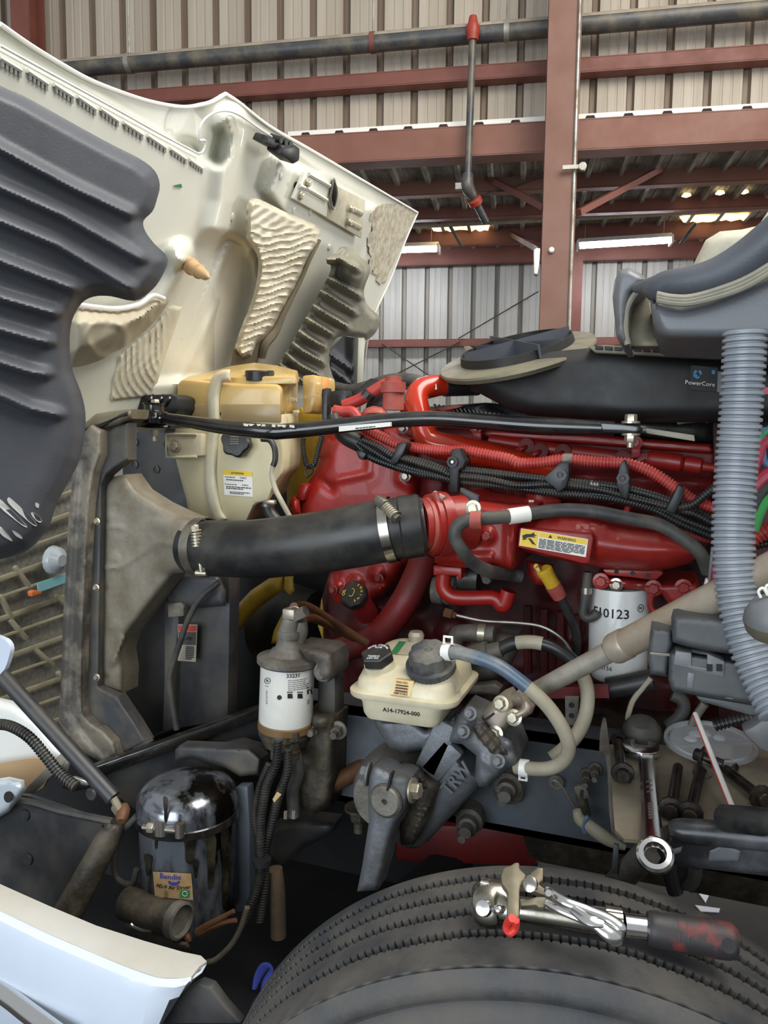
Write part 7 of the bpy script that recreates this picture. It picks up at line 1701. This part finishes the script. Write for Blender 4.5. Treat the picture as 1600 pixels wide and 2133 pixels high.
# combination wrench
wr_ = thing('combination_wrench', 'long chrome combination wrench lying across the tray with its ring end overhanging', 'wrench')
wA, wB = OZ('b5', 790, 1200, .012), OZ('b5', 835, 1780, .02); wd = (wB-wA).normalized(); ws = wd.cross(V((0, 0, 1))).normalized(); wu = ws.cross(wd)
hw = .0145
bm = NB(); loft(bm, [[p_+ws*x*w+wu*z for x, z in ((-1, 0), (-.75, .005), (-.5, .0035), (.5, .0035), (.75, .005), (1, 0), (.75, -.005), (-.75, -.005))] for p_, w in ((wA, hw*1.05), (wA.lerp(wB, .3), hw*.95), (wA.lerp(wB, .7), hw), (wB, hw*1.15))]); obj('shaft', bm, 'chrome', wr_, 50)
oc = OZ('b5', 755, 1150, .014)
jaw = []
for k in range(25):
    a = R(-60+k*(300/24)); jaw.append((math.cos(a)*.031, math.sin(a)*.028))
hp_ = [oc + ws*-x + wd*-y for x, y in ((.012, .038), (.024, .034), (.034, .020), (.037, 0), (.032, -.020), (.018, -.034), (0, -.040), (-.018, -.034), (-.032, -.020), (-.037, 0), (-.034, .020), (-.024, .034), (-.012, .038), (-.013, .012), (-.007, .002), (.007, .002), (.013, .012))]
bm = hull8([p_+wu*.006 for p_ in hp_], [p_-wu*.006 for p_ in hp_], None, .002); obj('open_end', bm, 'chrome', wr_)
rc = OZ('b5', 847, 1860, .03); ra = (V((0, 0, 1))*.75-V((0, 1, 0))*.65).normalized()
obj('ring_end', lathe(rc-ra*.009, ra, [(0, .0150), (0, .0225), (.003, .026), (.013, .026), (.017, .0225), (.018, .0160)], 36, caps=False), 'chrome', wr_)
obj('ring_bore', lathe(rc-ra*.009, ra, [(0, .0153), (.018, .0163)], 24, caps=False, fn=lambda j, t: 1+(.07 if j % 2 else 0)), 'steel', wr_, 10)
bm = NB()
for f, s_ in ((.35, 'M'), (.41, 'A'), (.47, 'C')): bar(wA.lerp(wB, f)-ws*.005+wu*.0042, wA.lerp(wB, f+.03)+ws*.004+wu*.0042, .0012, .001, bm)
for k in range(6): tube([wA.lerp(wB, .62+k*.03)-ws*.004+wu*.0045, wA.lerp(wB, .635+k*.03)+ws*.004+wu*.0045], .0008, 5, bm=bm)
obj('stamped_mark', bm, 'steel', wr_, 0)
# socket tube lying at the right
a, b = pt('b5', 1300, 1612, 1.20), pt('b5', 1750, 1655, 1.12); d = b-a
sk = thing('impact_socket', 'black deep impact socket at the right end of the tray', 'socket')
obj('barrel', lathe(a, d, [(0, .012), (0, .018), (.003, .0195), (.07, .0195), (.075, .018), (d.length, .018)], 24), 'cap_black', sk); obj('bore', lathe(a-d.normalized()*.001, d, [(0, .011), (.001, .011)], 6), 'void_black', sk)
# plastic lid and straw
lc = OZ('b5', 1215, 1100, .02); lid_ = thing('plastic_lid', 'clear plastic cup lid lying on the tray', 'lid')
rl_ = .088; ln_ = V((0, -.10, 1)).normalized()
obj('rim', lathe(lc, ln_, [(-.008, rl_*.97), (-.006, rl_), (.002, rl_), (.004, rl_*.96), (.003, rl_*.90), (-.002, rl_*.88)], 48, caps=False), 'clear_lid', lid_)
obj('lid_disc', lathe(lc, ln_, [(-.002, rl_*.88), (.0, rl_*.87), (.0, .01)], 48), 'clear_lid', lid_)
for k, (x, y, r_) in enumerate(((-.3, .25, .014), (-.42, -.1, .013), (-.1, .35, .013), (.2, .2, .012))): obj('bubble', lathe(lc+V((x*rl_, y*rl_, .002)), ln_, [(0, r_), (.004, r_*.7), (.005, r_*.1)], 16), 'clear_lid', lid_)
s0, s1 = pt('b5', 1115, 920, 1.62), OZ('b5', 1370, 1565, .012)
sw = thing('drinking_straw', 'red and white striped drinking straw leaning through the lid', 'straw')
obj('straw', tube([s0, s1], .0052, 12), 'straw_white', sw); dS = (s1-s0).normalized(); obj('stripe', tube([s0-V((.0042, .002, .0)), s1-V((.0042, .002, .0))], .0018, 6), 'straw_red', sw)

# ================================================================== TOOLS ON THE TYRE
def TY(px, py, h=0):
    d = ray(px, py); o = EYE-TC; dd = d-TN*d.dot(TN); oo = o-TN*o.dot(TN); r = TR+h
    A_, B_, C_ = dd.dot(dd), 2*dd.dot(oo), oo.dot(oo)-r*r; return EYE+d*((-B_-math.sqrt(max(0, B_*B_-4*A_*C_)))/(2*A_))
def tq(k, x, y, h): a = q(k, (x, y))[0]; return TY(a[0], a[1], h)
rt_ = thing('ratchet', 'chrome ratchet with a black and red grip resting on the tyre', 'ratchet')
p0, p1, p2, p3 = tq('b8', 190, 440, .026), tq('b8', 345, 470, .024), tq('b8', 860, 545, .022), tq('b8', 1440, 640, .05)
d0_ = (p2-p0).normalized()
obj('head', tube([tq('b8', 110, 430, .026), tq('b8', 135, 428, .026), p0, tq('b8', 250, 440, .026), tq('b8', 300, 462, .025), p1], [.010, .024, .030, .027, .019, .0155], 24, flat=.8), 'chrome_worn', rt_)
obj('drive_button', lathe(tq('b8', 163, 465, .045), (-.1, -.8, .5), [(-.006, .010), (.004, .009), (.005, .001)], 18), 'chrome', rt_); obj('lever', tube([tq('b8', 215, 468, .047), tq('b8', 240, 475, .049), tq('b8', 262, 465, .047)], [.004, .006, .004], 10), 'chrome', rt_)
obj('square_drive', box(tq('b8', 172, 360, .045), (.012, .012, .02), None, .001), 'chrome', rt_)
obj('handle_shaft', tube([p1, p1.lerp(p2, .5), p2], [.0155, .0165, .0175], 20, smooth=False), 'chrome_worn', rt_)
obj('knurled_ring', lathe(p1.lerp(p2, .84), p2-p1, [(0, .0185), (.02, .0185)], 48, fn=lambda j, t: 1+.03*(j % 2)), 'chrome_worn', rt_, 10)
g0, g1 = tq('b8', 870, 550, .024), tq('b8', 990, 565, .026)
obj('neck', tube([g0, g1], .0145, 20), 'chrome', rt_)
g2 = tq('b8', 1440, 635, .052)
gp = obj('grip', tube([g1, g1.lerp(g2, .1), g1.lerp(g2, .5), g1.lerp(g2, .9), g2], [.019, .0215, .022, .022, .017], 24), 'grip_black', rt_)
dg = (g2-g1).normalized()
for f in (.32, .42, .74): obj('groove', lathe(g1.lerp(g2, f), dg, [(0, .0222), (.0015, .0226), (.003, .0222)], 28, caps=False), 'grip_black', gp)
obj('hang_hole', lathe(tq('b8', 1402, 655, .072), (-.1, -.9, .4), [(0, .008), (.002, .008)], 16), 'void_black', gp)
lp_ = thing('locking_pliers', 'chrome locking pliers with a red tip lying over the ratchet', 'pliers')
def plate(pts, h, th, mat, nm, bw=.003, sm=0, par=None):
    pp_ = q('b8', *pts)
    if sm: pp_ = [(a_.x, a_.y) for a_ in cr([V((*a_[:2], 0)) for a_ in pp_], sm, True)]
    c = TY(sum(a_[0] for a_ in pp_)/len(pp_), sum(a_[1] for a_ in pp_)/len(pp_), h); n = (EYE-c).normalized()*.75+V((0, 0, .5)); n.normalize()
    f = [hit(x, y, c, n) for x, y in pp_]; return obj(nm, hull8(f, [a_-n*th for a_ in f], None, bw), mat, par or lp_)
plate(((250, 300), (262, 258), (300, 245), (320, 232), (345, 228), (345, 262), (385, 300), (350, 340), (345, 380), (345, 500), (335, 520), (285, 518), (280, 480), (285, 380), (255, 340)), .075, .016, 'bracket_olive', 'upper_jaw')
plate(((398, 290), (440, 258), (465, 265), (465, 320), (440, 340), (480, 370), (530, 400), (560, 430), (540, 440), (470, 400), (410, 375), (355, 350), (350, 335), (385, 320)), .065, .014, 'bracket_olive', 'lower_jaw')
plate(((400, 288), (440, 257), (465, 266), (462, 276), (405, 305)), .072, .01, 'chrome_worn', 'jaw_face', .001)
obj('pivot', lathe(tq('b8', 400, 345, .072), (-.2, -.8, .6), [(0, .010), (.006, .010), (.008, .006)], 16), 'chrome_worn', lp_)
plate(((345, 430), (430, 405), (490, 405), (560, 430), (600, 450), (580, 470), (480, 430), (470, 460), (440, 460), (430, 445), (350, 455)), .055, .012, 'bracket_olive', 'frame_arm')
obj('handle', tube([tq('b8', x, y, h) for x, y, h in ((480, 370, .066), (570, 430, .066), (680, 470, .062), (780, 510, .056), (850, 560, .05), (860, 590, .045))], [.005, .006, .006, .0065, .008, .006], 14, flat=.6), 'chrome', lp_)
obj('handle', tube([tq('b8', x, y, h) for x, y, h in ((480, 435, .056), (540, 465, .056), (620, 500, .055), (720, 540, .052), (790, 590, .047), (840, 615, .042), (862, 590, .042))], [.005, .006, .006, .007, .009, .009, .006], 14, flat=.6), 'chrome', lp_)
obj('release_lever', tube([tq('b8', x, y, .062) for x, y in ((590, 450), (640, 490), (700, 530), (770, 545))], [.004, .006, .007, .004], 10, flat=.5), 'chrome', lp_)
obj('rivet', lathe(tq('b8', 495, 390, .072), (-.2, -.8, .6), [(0, .006), (.003, .004)], 12), 'chrome', lp_)
bmr = tube([tq('b8', x, y, h) for x, y, h in ((308, 515, .064), (285, 540, .05), (280, 570, .042), (300, 588, .04), (325, 560, .046), (325, 525, .058))], .0048, 10)
obj('adjusting_screw', bmr, 'marker_red', lp_, label='red painted adjusting screw tip')
# scraps of paper on the floor beyond
for k, pts in enumerate((((1440, 1815), (1475, 1812), (1470, 1850), (1445, 1840)), ((1452, 1855), (1478, 1862), (1470, 1880)), ((1448, 1885), (1500, 1892), (1498, 1900), (1460, 1898)))):
    f = [PZ(x, y, .004) for x, y in pts]; solo('paper_scrap', hull8(f, [p_-V((0, 0, .003)) for p_ in f]), 'paper_scrap', ('upper', 'middle', 'lower')[k]+' bright white scrap on the floor behind the tyre', 'paper', 'white scraps on the floor')
settle()
